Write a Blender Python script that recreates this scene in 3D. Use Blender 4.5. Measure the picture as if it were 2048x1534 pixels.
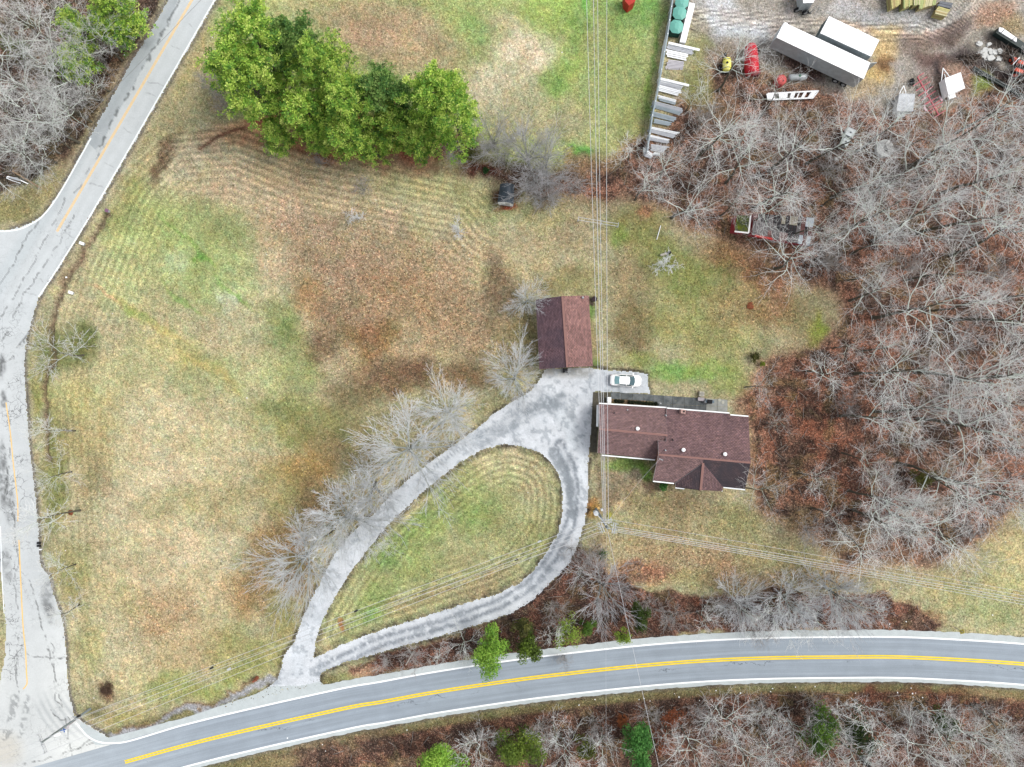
import bpy, math, random
import numpy as np
from mathutils import Vector, Matrix
R = math.radians
random.seed(7); RNG = np.random.default_rng(11)
S = bpy.context.scene
for o in list(bpy.data.objects): bpy.data.objects.remove(o)

# ------------------------------------------------------------ camera, sky, sun, exposure
CAMH = 103.0
SC = 2*0.75*CAMH/2048.0          # metres on the ground per photograph pixel
cam = bpy.data.cameras.new('camera'); cam.sensor_width = 36; cam.lens = 24.0
cam.clip_end = 3000; cam.clip_start = 1.0
camo = bpy.data.objects.new('camera', cam); camo.location = (0, 0, CAMH)
S.collection.objects.link(camo); S.camera = camo
W_ = bpy.data.worlds.new('World'); S.world = W_; W_.use_nodes = True
nt = W_.node_tree; nt.nodes.clear()
sky = nt.nodes.new('ShaderNodeTexSky'); sky.sky_type = 'NISHITA'; sky.sun_disc = False
SUN_EL, SUN_AZ = 52, 80          # degrees; azimuth clockwise from north (+Y)
sky.sun_elevation = R(SUN_EL); sky.sun_rotation = R(SUN_AZ); sky.dust_density = 3.0; sky.altitude = 200
hs = nt.nodes.new('ShaderNodeHueSaturation'); hs.inputs['Saturation'].default_value = 0.26
bg = nt.nodes.new('ShaderNodeBackground'); bg.inputs[1].default_value = 0.15
wo = nt.nodes.new('ShaderNodeOutputWorld')
nt.links.new(sky.outputs[0], hs.inputs['Color']); nt.links.new(hs.outputs[0], bg.inputs[0]); nt.links.new(bg.outputs[0], wo.inputs[0])
sl = bpy.data.lights.new('sun', 'SUN'); sl.energy = 1.15; sl.angle = R(20); sl.color = (1, .97, .92)
so = bpy.data.objects.new('sun', sl); S.collection.objects.link(so); so.location = (60, 10, 80)
sd = Vector((math.sin(R(SUN_AZ))*math.cos(R(SUN_EL)), math.cos(R(SUN_AZ))*math.cos(R(SUN_EL)), math.sin(R(SUN_EL))))
so.rotation_euler = sd.to_track_quat('Z', 'Y').to_euler()
S.view_settings.view_transform = 'Standard'; S.view_settings.look = 'None'
S.view_settings.gamma = 1; S.view_settings.use_curve_mapping = False
S.view_settings.exposure = 0.86

# ------------------------------------------------------------ helpers
def P(px, py, h=0.0, z=None):
    """world point at height h that stands under photograph pixel (px,py)"""
    k = SC*(CAMH-h)/CAMH
    return Vector(((px-1024)*k, (767-py)*k, h if z is None else z))
def s2l(c):
    c = np.asarray(c, float)/255.0
    return np.where(c <= .04045, c/12.92, ((c+.055)/1.055)**2.4)
KALB = 1.75
def alb(r, g, b):
    a = s2l((r, g, b))/KALB
    return (float(a[0]), float(a[1]), float(a[2]), 1)

class NT:
    def __init__(s, name, rough=.9, metal=0.0):
        s.m = bpy.data.materials.new(name); s.m.use_nodes = True; s.t = s.m.node_tree
        s.b = s.t.nodes['Principled BSDF']; s.b.inputs['Roughness'].default_value = rough
        s.b.inputs['Metallic'].default_value = metal; s.b.inputs['Specular IOR Level'].default_value = .25
        s.geo = None
    def n(s, t, **k):
        x = s.t.nodes.new(t)
        for a, v in k.items(): setattr(x, a, v)
        return x
    def l(s, a, b): s.t.links.new(a, b)
    def pos(s):
        if not s.geo: s.geo = s.n('ShaderNodeNewGeometry')
        return s.geo.outputs['Position']
    def uv(s): return s.n('ShaderNodeUVMap').outputs[0]
    def attr(s, name): return s.n('ShaderNodeAttribute', attribute_name=name)
    def scale(s, v, sc, rot=(0, 0, 0)):
        m = s.n('ShaderNodeMapping'); s.l(v, m.inputs[0]); m.inputs['Scale'].default_value = sc; m.inputs['Rotation'].default_value = rot
        return m.outputs[0]
    def noise(s, v, sc, det=3, ro=.6, dist=0):
        x = s.n('ShaderNodeTexNoise'); s.l(v, x.inputs['Vector']); x.inputs['Scale'].default_value = sc
        x.inputs['Detail'].default_value = det; x.inputs['Roughness'].default_value = ro; x.inputs['Distortion'].default_value = dist
        return x.outputs['Fac']
    def vor(s, v, sc, feat='F1', rnd=1):
        x = s.n('ShaderNodeTexVoronoi', feature=feat); s.l(v, x.inputs['Vector']); x.inputs['Scale'].default_value = sc
        x.inputs['Randomness'].default_value = rnd
        return x
    def mr(s, v, a, b, c, d):
        x = s.n('ShaderNodeMapRange'); s.l(v, x.inputs[0])
        for i, q in enumerate((a, b, c, d)): x.inputs[i+1].default_value = q
        return x.outputs[0]
    def math(s, op, a, b=None):
        x = s.n('ShaderNodeMath', operation=op)
        for i, q in enumerate((a, b)):
            if q is None: continue
            if hasattr(q, 'is_output'): s.l(q, x.inputs[i])
            else: x.inputs[i].default_value = q
        return x.outputs[0]
    def ramp(s, v, stops):
        x = s.n('ShaderNodeValToRGB'); s.l(v, x.inputs[0]); e = x.color_ramp.elements
        while len(e) < len(stops): e.new(.5)
        for q, (p, c) in zip(e, stops): q.position = p; q.color = c
        return x.outputs[0]
    def mix(s, f, a, b, mode='MIX'):
        x = s.n('ShaderNodeMix', data_type='RGBA', blend_type=mode)
        for i, q in ((0, f), (6, a), (7, b)):
            if hasattr(q, 'is_output'): s.l(q, x.inputs[i])
            else: x.inputs[i].default_value = q
        return x.outputs[2]
    def mul(s, col, f):
        x = s.n('ShaderNodeVectorMath', operation='SCALE'); s.l(col, x.inputs[0]); s.l(f, x.inputs['Scale'])
        return x.outputs[0]
    def bump(s, v, st=.5, d=.05):
        x = s.n('ShaderNodeBump'); s.l(v, x.inputs['Height']); x.inputs['Strength'].default_value = st; x.inputs['Distance'].default_value = d
        s.l(x.outputs[0], s.b.inputs['Normal'])
    def col(s, c):
        if hasattr(c, 'is_output'): s.l(c, s.b.inputs['Base Color'])
        else: s.b.inputs['Base Color'].default_value = c
        return s.m

def plain(name, rgb, rough=.7, metal=0, var=.18, sc=3.0, spec=None):
    if min(rgb) >= 234: rgb = [q*1.19 for q in rgb]      # clean white paint, albedo about 0.8
    t = NT(name, rough, metal); p = t.pos()
    n = t.noise(p, sc, 4, .65); f = t.mr(n, .3, .7, 1-var, 1+var)
    rgbn = t.n('ShaderNodeRGB'); rgbn.outputs[0].default_value = alb(*rgb)
    t.bump(n, .15, .02)
    if spec is not None: t.b.inputs['Specular IOR Level'].default_value = spec
    return t.col(t.mul(rgbn.outputs[0], f))

class MB:
    def __init__(s): s.v = []; s.f = []; s.uv = []; s.mi = []
    def face(s, pts, u=None, mi=0):
        i0 = len(s.v); pts = [Vector(p) for p in pts]; s.v += pts; s.f.append(list(range(i0, i0+len(pts)))); s.mi.append(mi)
        if u is None: s.uv += [(p.x, p.y) for p in pts]
        else:
            u = Vector(u).normalized()
            n = (pts[1]-pts[0]).cross(pts[2]-pts[0]).normalized(); w = n.cross(u)
            s.uv += [(p.dot(u), p.dot(w)) for p in pts]
        return s
    def prism(s, poly, z0, z1, mi=0):
        """poly: xy points counter-clockwise or not; vertical prism between z0 and z1 (numbers or per-point lists)"""
        n = len(poly); a = 0
        for i in range(n): a += poly[i][0]*poly[(i+1) % n][1]-poly[(i+1) % n][0]*poly[i][1]
        idx = list(range(n)) if a > 0 else list(range(n))[::-1]
        zz0 = z0 if hasattr(z0, '__len__') else [z0]*n; zz1 = z1 if hasattr(z1, '__len__') else [z1]*n
        T = [Vector((poly[i][0], poly[i][1], zz1[i])) for i in idx]; B = [Vector((poly[i][0], poly[i][1], zz0[i])) for i in idx]
        s.face(T, mi=mi); s.face(B[::-1], mi=mi)
        for i in range(n):
            j = (i+1) % n; s.face([B[i], B[j], T[j], T[i]], mi=mi)
        return s
    def box(s, c, size, rz=0, mi=0, rot=None):
        m = rot if rot is not None else Matrix.Rotation(rz, 3, 'Z'); c = Vector(c); hx, hy, hz = [q/2 for q in size]
        p = [c+m@Vector((x, y, z)) for x, y, z in ((-hx, -hy, -hz), (hx, -hy, -hz), (hx, hy, -hz), (-hx, hy, -hz), (-hx, -hy, hz), (hx, -hy, hz), (hx, hy, hz), (-hx, hy, hz))]
        for f in ((0, 3, 2, 1), (4, 5, 6, 7), (0, 1, 5, 4), (1, 2, 6, 5), (2, 3, 7, 6), (3, 0, 4, 7)): s.face([p[i] for i in f], mi=mi)
        return s
    def bar(s, a, b, w, h, mi=0):
        a = Vector(a); b = Vector(b); d = b-a; L = d.length
        x = d.normalized(); up = Vector((0, 0, 1)) if abs(x.z) < .95 else Vector((0, 1, 0)); y = up.cross(x).normalized(); z = x.cross(y)
        return s.box((a+b)/2, (L, w, h), rot=Matrix((x, y, z)).transposed(), mi=mi)
    def tube(s, pts, rad, k=6, mi=0, cap=True):
        pts = [Vector(p) for p in pts]; n = len(pts); rs = rad if hasattr(rad, '__len__') else [rad]*n
        rings = []
        for i, p in enumerate(pts):
            d = (pts[min(i+1, n-1)]-pts[max(i-1, 0)]).normalized()
            a = Vector((0, 0, 1)) if abs(d.z) < .9 else Vector((1, 0, 0)); x = d.cross(a).normalized(); y = d.cross(x)
            base = len(s.v)
            for j in range(k):
                t = 2*math.pi*j/k; s.v.append(p+(x*math.cos(t)+y*math.sin(t))*rs[i])
            rings.append(base)
        for i in range(n-1):
            for j in range(k):
                a, b = rings[i]+j, rings[i]+(j+1) % k; c, d2 = rings[i+1]+(j+1) % k, rings[i+1]+j
                s.f.append([a, b, c, d2]); s.mi.append(mi); s.uv += [(0, 0)]*4
        if cap and k > 3:
            s.f.append([rings[0]+j for j in range(k)][::-1]); s.f.append([rings[-1]+j for j in range(k)]); s.mi += [mi, mi]; s.uv += [(0, 0)]*(2*k)
        return s
    def cyl(s, c, r, z0, z1, k=16, mi=0, r2=None):
        return s.tube([(c[0], c[1], z0), (c[0], c[1], z1)], [r, r if r2 is None else r2], k, mi)
    def mesh(s, name, mats, off=None):
        me = bpy.data.meshes.new(name)
        vs = s.v if off is None else [p-off for p in s.v]
        me.from_pydata([tuple(p) for p in vs], [], s.f)
        for m in (mats if isinstance(mats, (list, tuple)) else [mats]): me.materials.append(m)
        me.polygons.foreach_set('material_index', s.mi)
        ul = me.uv_layers.new(name='UVMap'); flat = [c for q in s.uv for c in q]; ul.data.foreach_set('uv', flat)
        me.update(); return me

COL = S.collection
def thing(name, label, cat, loc=(0, 0, 0), group=None):
    o = bpy.data.objects.new(name, None); o.empty_display_size = .3; COL.objects.link(o); o.location = loc
    o['label'] = label; o['category'] = cat
    if group: o['group'] = group
    return o
def part(root, name, mb, mats, label=None, smooth=False, kind=None):
    off = None
    if root is not None:
        off = Vector(root.get('_abs', tuple(root.location)))
    me = mb.mesh(name, mats, off); o = bpy.data.objects.new(name, me); COL.objects.link(o)
    if root is not None: o.parent = root; o['_abs'] = tuple(off)
    if smooth: me.polygons.foreach_set('use_smooth', [True]*len(me.polygons))
    if label: o['label'] = label
    if kind: o['kind'] = kind
    return o
def single(name, label, cat, mb, mats, loc, group=None, smooth=False):
    loc = Vector(loc); me = mb.mesh(name, mats, loc); o = bpy.data.objects.new(name, me); COL.objects.link(o); o.location = loc
    o['label'] = label; o['category'] = cat
    if group: o['group'] = group
    if smooth: me.polygons.foreach_set('use_smooth', [True]*len(me.polygons))
    return o
def copy_tree(src, loc, rz=0, sc=1.0, label=None, group=None):
    r = src.copy(); COL.objects.link(r); r.location = loc; r.rotation_euler = (0, 0, rz)
    r.scale = sc if hasattr(sc, '__len__') else (sc, sc, sc)
    if label: r['label'] = label
    if group: r['group'] = group
    for c in src.children:
        k = c.copy(); COL.objects.link(k); k.parent = r
    return r
def poly_in(poly, X, Y):
    ins = np.zeros(X.shape, bool); n = len(poly)
    for i in range(n):
        x1, y1 = poly[i]; x2, y2 = poly[(i+1) % n]
        if y1 == y2: continue
        c = ((y1 > Y) != (y2 > Y)) & (X < (x2-x1)*(Y-y1)/(y2-y1)+x1); ins ^= c
    return ins
def pdist(pl, X, Y, closed=False):
    D = np.full(X.shape, 1e9); n = len(pl)
    for i in range(n if closed else n-1):
        x1, y1 = pl[i]; x2, y2 = pl[(i+1) % n]; dx, dy = x2-x1, y2-y1
        t = np.clip(((X-x1)*dx+(Y-y1)*dy)/(dx*dx+dy*dy+1e-9), 0, 1)
        D = np.minimum(D, np.hypot(X-x1-t*dx, Y-y1-t*dy))
    return D
_G = RNG.random((8, 256, 256))
def vnoise(X, Y, s, k=0):
    x = X/s+37.3*k; y = Y/s+11.7*k; xi = np.floor(x).astype(int); yi = np.floor(y).astype(int); fx = x-xi; fy = y-yi
    fx = fx*fx*(3-2*fx); fy = fy*fy*(3-2*fy); g = _G[k % 8]; a = g[xi % 256, yi % 256]; b = g[(xi+1) % 256, yi % 256]; c = g[xi % 256, (yi+1) % 256]; d = g[(xi+1) % 256, (yi+1) % 256]
    return (a*(1-fx)+b*fx)*(1-fy)+(c*(1-fx)+d*fx)*fy
def fbm(X, Y, s, k=0, o=4):
    r = 0; a = .5; t = 0
    for i in range(o): r = r+a*vnoise(X, Y, s, k+i); t += a; a *= .55; s /= 2.1
    return r/t
def smooth(x, a, b):
    t = np.clip((x-a)/(b-a), 0, 1); return t*t*(3-2*t)

# ------------------------------------------------------------ outlines traced on the ground (photograph pixels)
HWY = [(-900, 1850), (-400, 1715), (-100, 1625), (100, 1567), (250, 1524), (384, 1487), (512, 1456), (697, 1415), (762, 1404), (872, 1384), (1024, 1361), (1144, 1346), (1274, 1332), (1399, 1322), (1535, 1316), (1686, 1314), (1796, 1314), (1911, 1319), (2048, 1328), (2300, 1350), (2700, 1400), (3400, 1520)]
OLD = [(520, -320), (337, 0), (295, 75), (262, 125), (212, 217), (180, 275), (120, 384), (88, 429), (62, 446), (25, 459), (0, 461), (-150, 465), (-420, 455), (-420, 640), (-170, 650), (-330, 950), (-640, 1450), (-500, 1520), (-200, 1060), (-40, 880), (-20, 960), (-8, 1050), (-2, 1130), (6, 1180), (12, 1250), (10, 1312), (-2, 1375), (-30, 1420), (-260, 1560), (-260, 1640), (35, 1550), (222, 1496), (215, 1473), (162, 1442), (148, 1427), (138, 1390), (136, 1365), (132, 1310), (130, 1280), (124, 1232), (107, 1190), (98, 1150), (85, 1138), (78, 1113), (77, 1068), (71, 993), (62, 918), (56, 858), (50, 768), (49, 709), (54, 672), (62, 646), (77, 597), (125, 524), (210, 386), (432, 0), (620, -320)]
DRV = [(557, 1357), (569, 1310), (588, 1285), (604, 1242), (622, 1200), (648, 1150), (672, 1105), (702, 1068), (752, 1023), (787, 985), (827, 950), (874, 915), (922, 880), (962, 850), (987, 828), (1023, 805), (1058, 785), (1078, 762), (1092, 738), (1184, 736), (1224, 741), (1274, 744), (1294, 750), (1297, 772), (1300, 787), (1250, 786), (1218, 784), (1189, 783), (1185, 808), (1183, 855), (1178, 898), (1176, 943), (1176, 988), (1174, 1018), (1169, 1043), (1159, 1080), (1141, 1123), (1116, 1151), (1094, 1172), (1071, 1195), (1049, 1210), (1024, 1226), (962, 1247), (887, 1270), (812, 1290), (762, 1305), (700, 1322), (662, 1335), (642, 1347), (637, 1364), (600, 1372), (540, 1372)]
ISL = [(628, 1316), (632, 1280), (647, 1237), (667, 1200), (697, 1150), (732, 1103), (757, 1073), (777, 1048), (812, 1015), (844, 985), (887, 950), (924, 923), (962, 900), (999, 890), (1024, 889), (1056, 897), (1086, 908), (1106, 930), (1121, 958), (1126, 993), (1124, 1030), (1118, 1063), (1106, 1085), (1079, 1125), (1059, 1151), (1039, 1167), (1024, 1172), (999, 1187), (937, 1205), (874, 1225), (812, 1245), (762, 1260), (704, 1281), (667, 1297)]
APR = [(216, 1476), (350, 1443), (512, 1388), (545, 1370), (640, 1362), (655, 1376), (700, 1366), (700, 1380), (512, 1422), (350, 1466), (245, 1490), (190, 1490), (160, 1454), (164, 1443)]
FIELD = [(205, 410), (240, 345), (330, 260), (480, 245), (620, 300), (780, 330), (960, 370), (1000, 420), (1190, 420), (1190, 560), (1090, 560), (1060, 700), (960, 830), (740, 1010), (640, 1110), (560, 1340), (440, 1390), (230, 1440), (160, 1400), (110, 1150), (90, 800), (110, 650)]
WOODE = [(1255, 300), (1330, 270), (1380, 190), (1440, 130), (1560, 175), (1700, 185), (1780, 230), (1900, 225), (1990, 150), (2150, 120), (3000, 100), (3000, 1000), (2048, 1010), (1960, 1080), (1850, 1130), (1700, 1120), (1680, 1090), (1600, 1060), (1520, 1010), (1510, 900), (1490, 800), (1530, 750), (1640, 690), (1690, 640), (1680, 590), (1620, 570), (1540, 510), (1440, 470), (1330, 420), (1250, 395), (1120, 385), (1110, 370), (1190, 350)]
WOODS = [(380, 1545), (512, 1512), (700, 1472), (1024, 1416), (1274, 1388), (1535, 1372), (1796, 1371), (2048, 1385), (2400, 1415), (3200, 1530), (3200, 2600), (-200, 2600), (-100, 1700)]
WOODN = [(332, -20), (290, 70), (255, 125), (205, 215), (160, 285), (110, 335), (60, 350), (0, 385), (-300, 400), (-900, 380), (-900, -900), (300, -900), (480, -320)]
STRIP = [(700, 1345), (700, 1325), (812, 1297), (962, 1254), (1050, 1214), (1110, 1165), (1160, 1100), (1215, 1140), (1290, 1190), (1420, 1190), (1560, 1180), (1780, 1200), (1880, 1245), (1880, 1262), (1686, 1262), (1535, 1266), (1399, 1272), (1274, 1281), (1144, 1293), (1024, 1308), (872, 1330), (762, 1350)]
YARD = [(1345, -300), (1340, 0), (1385, 80), (1460, 110), (1530, 150), (1640, 185), (1780, 225), (1900, 215), (1990, 160), (2060, 150), (2400, 130), (2500, -300)]

# ------------------------------------------------------------ ground: one sheet, colours of soil / grass / litter and painted woods shade per vertex
def axis(lo, hi, st, far):
    a = list(np.arange(lo, hi+.1, st)); g = st; x = hi; up = []
    while x < far: g *= 1.35; x += g; up.append(x)
    g = st; x = lo; dn = []
    while x > -far: g *= 1.35; x -= g; dn.append(x)
    return np.array(dn[::-1]+a+up)
gx = axis(-90, 2140, 4, 14000); gy = axis(-90, 1630, 4, 14000)
X, Y = np.meshgrid(gx, gy)
wx = X+(fbm(X, Y, 60, 0)-.5)*46+(fbm(X, Y, 14, 2, 2)-.5)*12; wy = Y+(fbm(X, Y, 60, 3)-.5)*46+(fbm(X, Y, 14, 5, 2)-.5)*12
C = np.empty(X.shape+(3,)); C[:] = (168, 158, 118); LEAF = np.full(X.shape, .12); GRS = np.full(X.shape, .7)
def put(mask, col=None, leaf=None, grs=None):
    global C, LEAF, GRS
    m = mask[..., None]
    if col is not None: C = C*(1-m)+np.array(col, float)*m
    if leaf is not None: LEAF = LEAF*(1-mask)+leaf*mask
    if grs is not None: GRS = GRS*(1-mask)+grs*mask
def blob(cx, cy, rx, ry, rot, col, w=.8, leaf=None, grs=None):
    c, s = math.cos(R(rot)), math.sin(R(rot)); dx, dy = wx-cx, wy-cy
    d = np.hypot((dx*c+dy*s)/rx, (-dx*s+dy*c)/ry); put(w*(1-smooth(d, .35, 1.25)), col, leaf, grs)
def region(poly, col, w=1, edge=10, leaf=None, grs=None):
    d = pdist(poly, wx, wy, True); sgn = np.where(poly_in(poly, wx, wy), d, -d)
    put(w*smooth(sgn, -edge, edge), col, leaf, grs)
TAN = (186, 172, 138); GRN = (152, 162, 98); BGR = (124, 154, 78); BRN = (146, 118, 86); DBR = (112, 92, 70); RUST = (168, 118, 74); RED = (158, 84, 56)
PALE = (198, 186, 156); YEL = (180, 164, 92); OLV = (132, 132, 78); WLF = (150, 106, 86); DLF = (112, 76, 60)
# north meadow
region([(430, -300), (430, 0), (400, 80), (500, 300), (900, 330), (960, 330), (1110, 350), (1290, 300), (1340, 0), (1345, -300)], (160, 166, 104), edge=20, leaf=.1)
for b in ((640, 15, 90, 45, 0, (180, 160, 118), .7), (760, 60, 110, 80, 10, (172, 142, 112), .9), (850, 100, 90, 70, 20, (176, 150, 116), .8), (940, 30, 70, 40, 0, GRN, .6), (1000, 60, 60, 50, 0, (190, 172, 132), .8),
          (1055, 110, 75, 65, 20, (204, 186, 156), .95), (985, 170, 70, 60, 0, (196, 178, 150), .8), (1080, 180, 60, 40, 0, (186, 172, 140), .6), (1110, 25, 90, 50, 0, (158, 178, 88), .8), (1130, 140, 45, 70, 20, (140, 166, 80), .7),
          (1110, 170, 40, 25, 30, BGR, .7), (1150, 45, 30, 60, 0, BGR, .5), (1175, 8, 12, 22, 0, (90, 170, 60), .7), (1240, 30, 45, 40, 0, (124, 162, 82), .8), (1290, 20, 30, 60, 10, (120, 160, 80), .8), (1225, 100, 40, 90, 0, (150, 160, 92), .7),
          (1265, 200, 50, 90, 15, (150, 156, 92), .7), (1312, 90, 7, 90, 11, (114, 152, 70), .7), (1300, 190, 8, 60, 11, (122, 158, 66), .6), (1030, 230, 80, 50, 0, (168, 156, 122), .8), (1130, 250, 70, 50, 0, (164, 150, 116), .7),
          (1165, 308, 16, 12, 0, (84, 176, 60), .9), (1175, 335, 60, 30, 0, (136, 112, 80), .8, .5), (1250, 330, 50, 30, 0, (146, 138, 88), .7), (1210, 360, 60, 14, 0, (120, 84, 62), .8, .8), (960, 60, 50, 30, 20, (120, 160, 80), .5)): blob(*b)
# strip between left road and field, road shoulder on both sides
dOld = pdist(OLD, X, Y, True); inOld = poly_in(OLD, X, Y)
region(FIELD, (176, 164, 124), edge=14, leaf=.14)
for b in ((330, 210, 60, 120, 25, (172, 160, 116), .8), (255, 400, 40, 90, 28, (150, 148, 88), .8), (330, 300, 22, 40, 25, (112, 90, 66), .85, .5), (315, 335, 16, 35, 25, (118, 98, 72), .8), (385, 120, 30, 90, 28, (172, 156, 104), .8),
          (420, 170, 40, 40, 0, (150, 134, 108), .7), (450, 215, 50, 25, 0, (142, 122, 92), .7),
          (440, 275, 90, 30, -15, (186, 150, 112), .8), (400, 330, 80, 60, 30, (194, 176, 142), .8), (470, 370, 110, 60, -10, (188, 164, 130), .8), (520, 270, 70, 40, 0, (180, 134, 96), .85), (620, 300, 110, 30, 10, (160, 108, 76), .9),
          (780, 320, 130, 30, 8, (158, 112, 84), .85), (560, 340, 80, 30, 0, (188, 162, 118), .7), (640, 370, 140, 45, 5, (178, 152, 118), .8), (860, 370, 130, 35, 8, (172, 164, 112), .85), (960, 420, 90, 40, 8, (164, 160, 108), .85),
          (300, 470, 110, 90, -40, (162, 170, 104), .9), (400, 520, 120, 110, 0, (158, 168, 104), .9), (250, 560, 80, 90, 0, (172, 172, 116), .8), (440, 450, 80, 40, 20, (146, 152, 96), .7), (470, 560, 60, 60, 0, (168, 176, 118), .7),
          (460, 600, 40, 25, 40, (192, 188, 160), .7), (350, 520, 30, 25, 0, (178, 182, 140), .6), (560, 440, 70, 60, 0, (184, 154, 122), .85, .35), (640, 470, 110, 60, 0, (176, 148, 118), .9, .4), (570, 520, 60, 40, 0, (192, 168, 132), .8, .3),
          (760, 440, 90, 45, 0, (172, 150, 120), .85, .35), (850, 430, 80, 40, 8, (178, 164, 124), .8), (700, 540, 130, 70, 0, (158, 132, 104), .9, .55), (830, 530, 120, 60, 0, (174, 146, 112), .85, .5), (930, 500, 80, 50, 0, (176, 156, 120), .8, .35),
          (620, 600, 40, 50, 0, (168, 120, 78), .6, .5), (700, 640, 90, 60, 0, (146, 120, 92), .85, .6), (820, 600, 110, 60, 20, (168, 130, 92), .85, .55), (900, 620, 90, 70, 0, (160, 134, 102), .8, .55), (740, 690, 70, 60, -30, (150, 108, 70), .8, .6),
          (640, 700, 40, 40, -40, (124, 98, 72), .8, .5), (680, 730, 60, 35, -30, (176, 156, 122), .8, .3), (850, 690, 100, 50, -30, (176, 150, 112), .7, .45), (960, 680, 60, 60, 0, (156, 130, 98), .7, .5), (1000, 560, 40, 60, 0, (132, 110, 84), .8, .4),
          (560, 650, 50, 60, 0, (132, 140, 84), .85), (580, 680, 40, 40, 0, (116, 128, 72), .7), (600, 740, 60, 50, 0, (140, 146, 86), .7), (540, 740, 40, 40, 0, (172, 178, 112), .6), (800, 760, 110, 40, -10, (130, 104, 76), .85, .5),
          (700, 790, 60, 40, 0, (128, 112, 76), .7), (930, 760, 70, 40, 0, (134, 108, 74), .8, .5), (1030, 690, 40, 60, 0, (140, 122, 84), .7, .4), (870, 740, 8, 38, 10, (208, 186, 140), .8), (885, 765, 6, 16, -35, (208, 186, 140), .7),
          (560, 830, 80, 60, 0, (140, 142, 82), .85), (640, 850, 90, 50, 0, (134, 128, 78), .8), (520, 870, 50, 50, 0, (176, 168, 120), .7), (620, 930, 80, 60, -30, (162, 130, 76), .85, .4), (560, 980, 60, 70, 0, (154, 140, 84), .7), (700, 900, 70, 50, 0, (140, 124, 84), .6),
          (740, 850, 60, 50, 0, (146, 134, 88), .6), (640, 1010, 60, 60, 0, (150, 124, 84), .8, .4), (560, 1080, 60, 50, 0, (176, 138, 86), .85, .4), (530, 1140, 40, 60, 0, (176, 144, 98), .7, .4), (590, 1140, 50, 60, 0, (150, 120, 84), .7, .4),
          (120, 700, 60, 60, 0, (128, 130, 78), .85), (170, 690, 30, 45, 0, (106, 112, 60), .8), (95, 760, 25, 60, 0, (136, 132, 80), .8), (70, 800, 14, 50, 0, (140, 140, 72), .8), (160, 800, 80, 60, 0, (174, 164, 106), .8), (270, 740, 110, 60, 0, (182, 174, 124), .8),
          (350, 700, 90, 50, 20, (178, 168, 108), .7), (430, 760, 90, 50, 0, (168, 170, 112), .7), (300, 850, 100, 60, -20, (196, 182, 142), .85), (180, 880, 70, 60, 0, (164, 148, 98), .8), (110, 950, 30, 150, 0, (132, 132, 72), .8), (190, 960, 40, 60, 0, (146, 130, 92), .7, .3), (240, 1000, 60, 70, 0, (186, 172, 134), .8),
          (350, 930, 90, 60, -30, (206, 190, 154), .9), (400, 880, 60, 40, 0, (186, 178, 136), .7), (340, 1010, 60, 50, 0, (170, 168, 112), .7), (440, 1000, 80, 60, 0, (160, 152, 100), .8), (330, 1080, 90, 60, 0, (192, 178, 138), .85), (400, 1110, 80, 40, -20, (208, 192, 158), .8),
          (150, 1150, 40, 70, 0, (144, 138, 84), .8), (220, 1180, 60, 60, 0, (176, 164, 114), .8), (290, 1160, 60, 40, 0, (196, 180, 142), .7), (320, 1230, 90, 60, -20, (178, 144, 102), .9, .4), (430, 1180, 60, 60, 0, (196, 174, 130), .7), (490, 1190, 50, 60, 0, (170, 132, 84), .8, .4),
          (380, 1300, 90, 50, -20, (182, 158, 112), .8), (240, 1280, 60, 60, 0, (192, 180, 140), .8), (180, 1290, 30, 60, 0, (164, 160, 100), .7), (270, 1350, 80, 40, -20, (194, 176, 128), .7), (340, 1370, 70, 30, -20, (150, 154, 88), .8), (460, 1300, 60, 60, 0, (164, 156, 96), .8),
          (560, 1240, 40, 60, 10, (150, 140, 86), .8), (530, 1320, 50, 40, -20, (156, 152, 88), .8), (430, 1370, 120, 22, -20, (150, 154, 84), .8), (250, 1430, 60, 14, -15, (160, 148, 84), .7), (190, 1425, 24, 16, -20, (130, 120, 80), .8), (212, 1380, 20, 20, 0, (120, 88, 66), .8, .6),
          (355, 470, 70, 5, 40, (124, 158, 72), .55), (405, 520, 40, 6, 40, (112, 162, 66), .7), (470, 590, 60, 6, 42, (116, 156, 66), .6), (370, 600, 60, 6, 38, (122, 160, 70), .55), (300, 640, 110, 10, 32, (186, 170, 100), .7), (210, 590, 50, 5, 36, (200, 164, 120), .85),
          (420, 740, 90, 14, 35, (176, 160, 88), .6), (790, 560, 210, 120, 15, (162, 134, 100), .4, .5), (820, 745, 170, 34, -4, (122, 96, 72), .45, .5), (700, 480, 120, 80, 0, (172, 148, 118), .4, .4), (400, 1000, 160, 200, 0, (190, 170, 130), .45), (280, 1200, 160, 180, 0, (190, 168, 128), .4), (330, 880, 160, 120, 0, (190, 174, 130), .3), (1000, 600, 50, 90, 0, (130, 108, 82), .4, .4), (270, 622, 50, 8, 25, (126, 158, 74), .45)): blob(*b)
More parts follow.
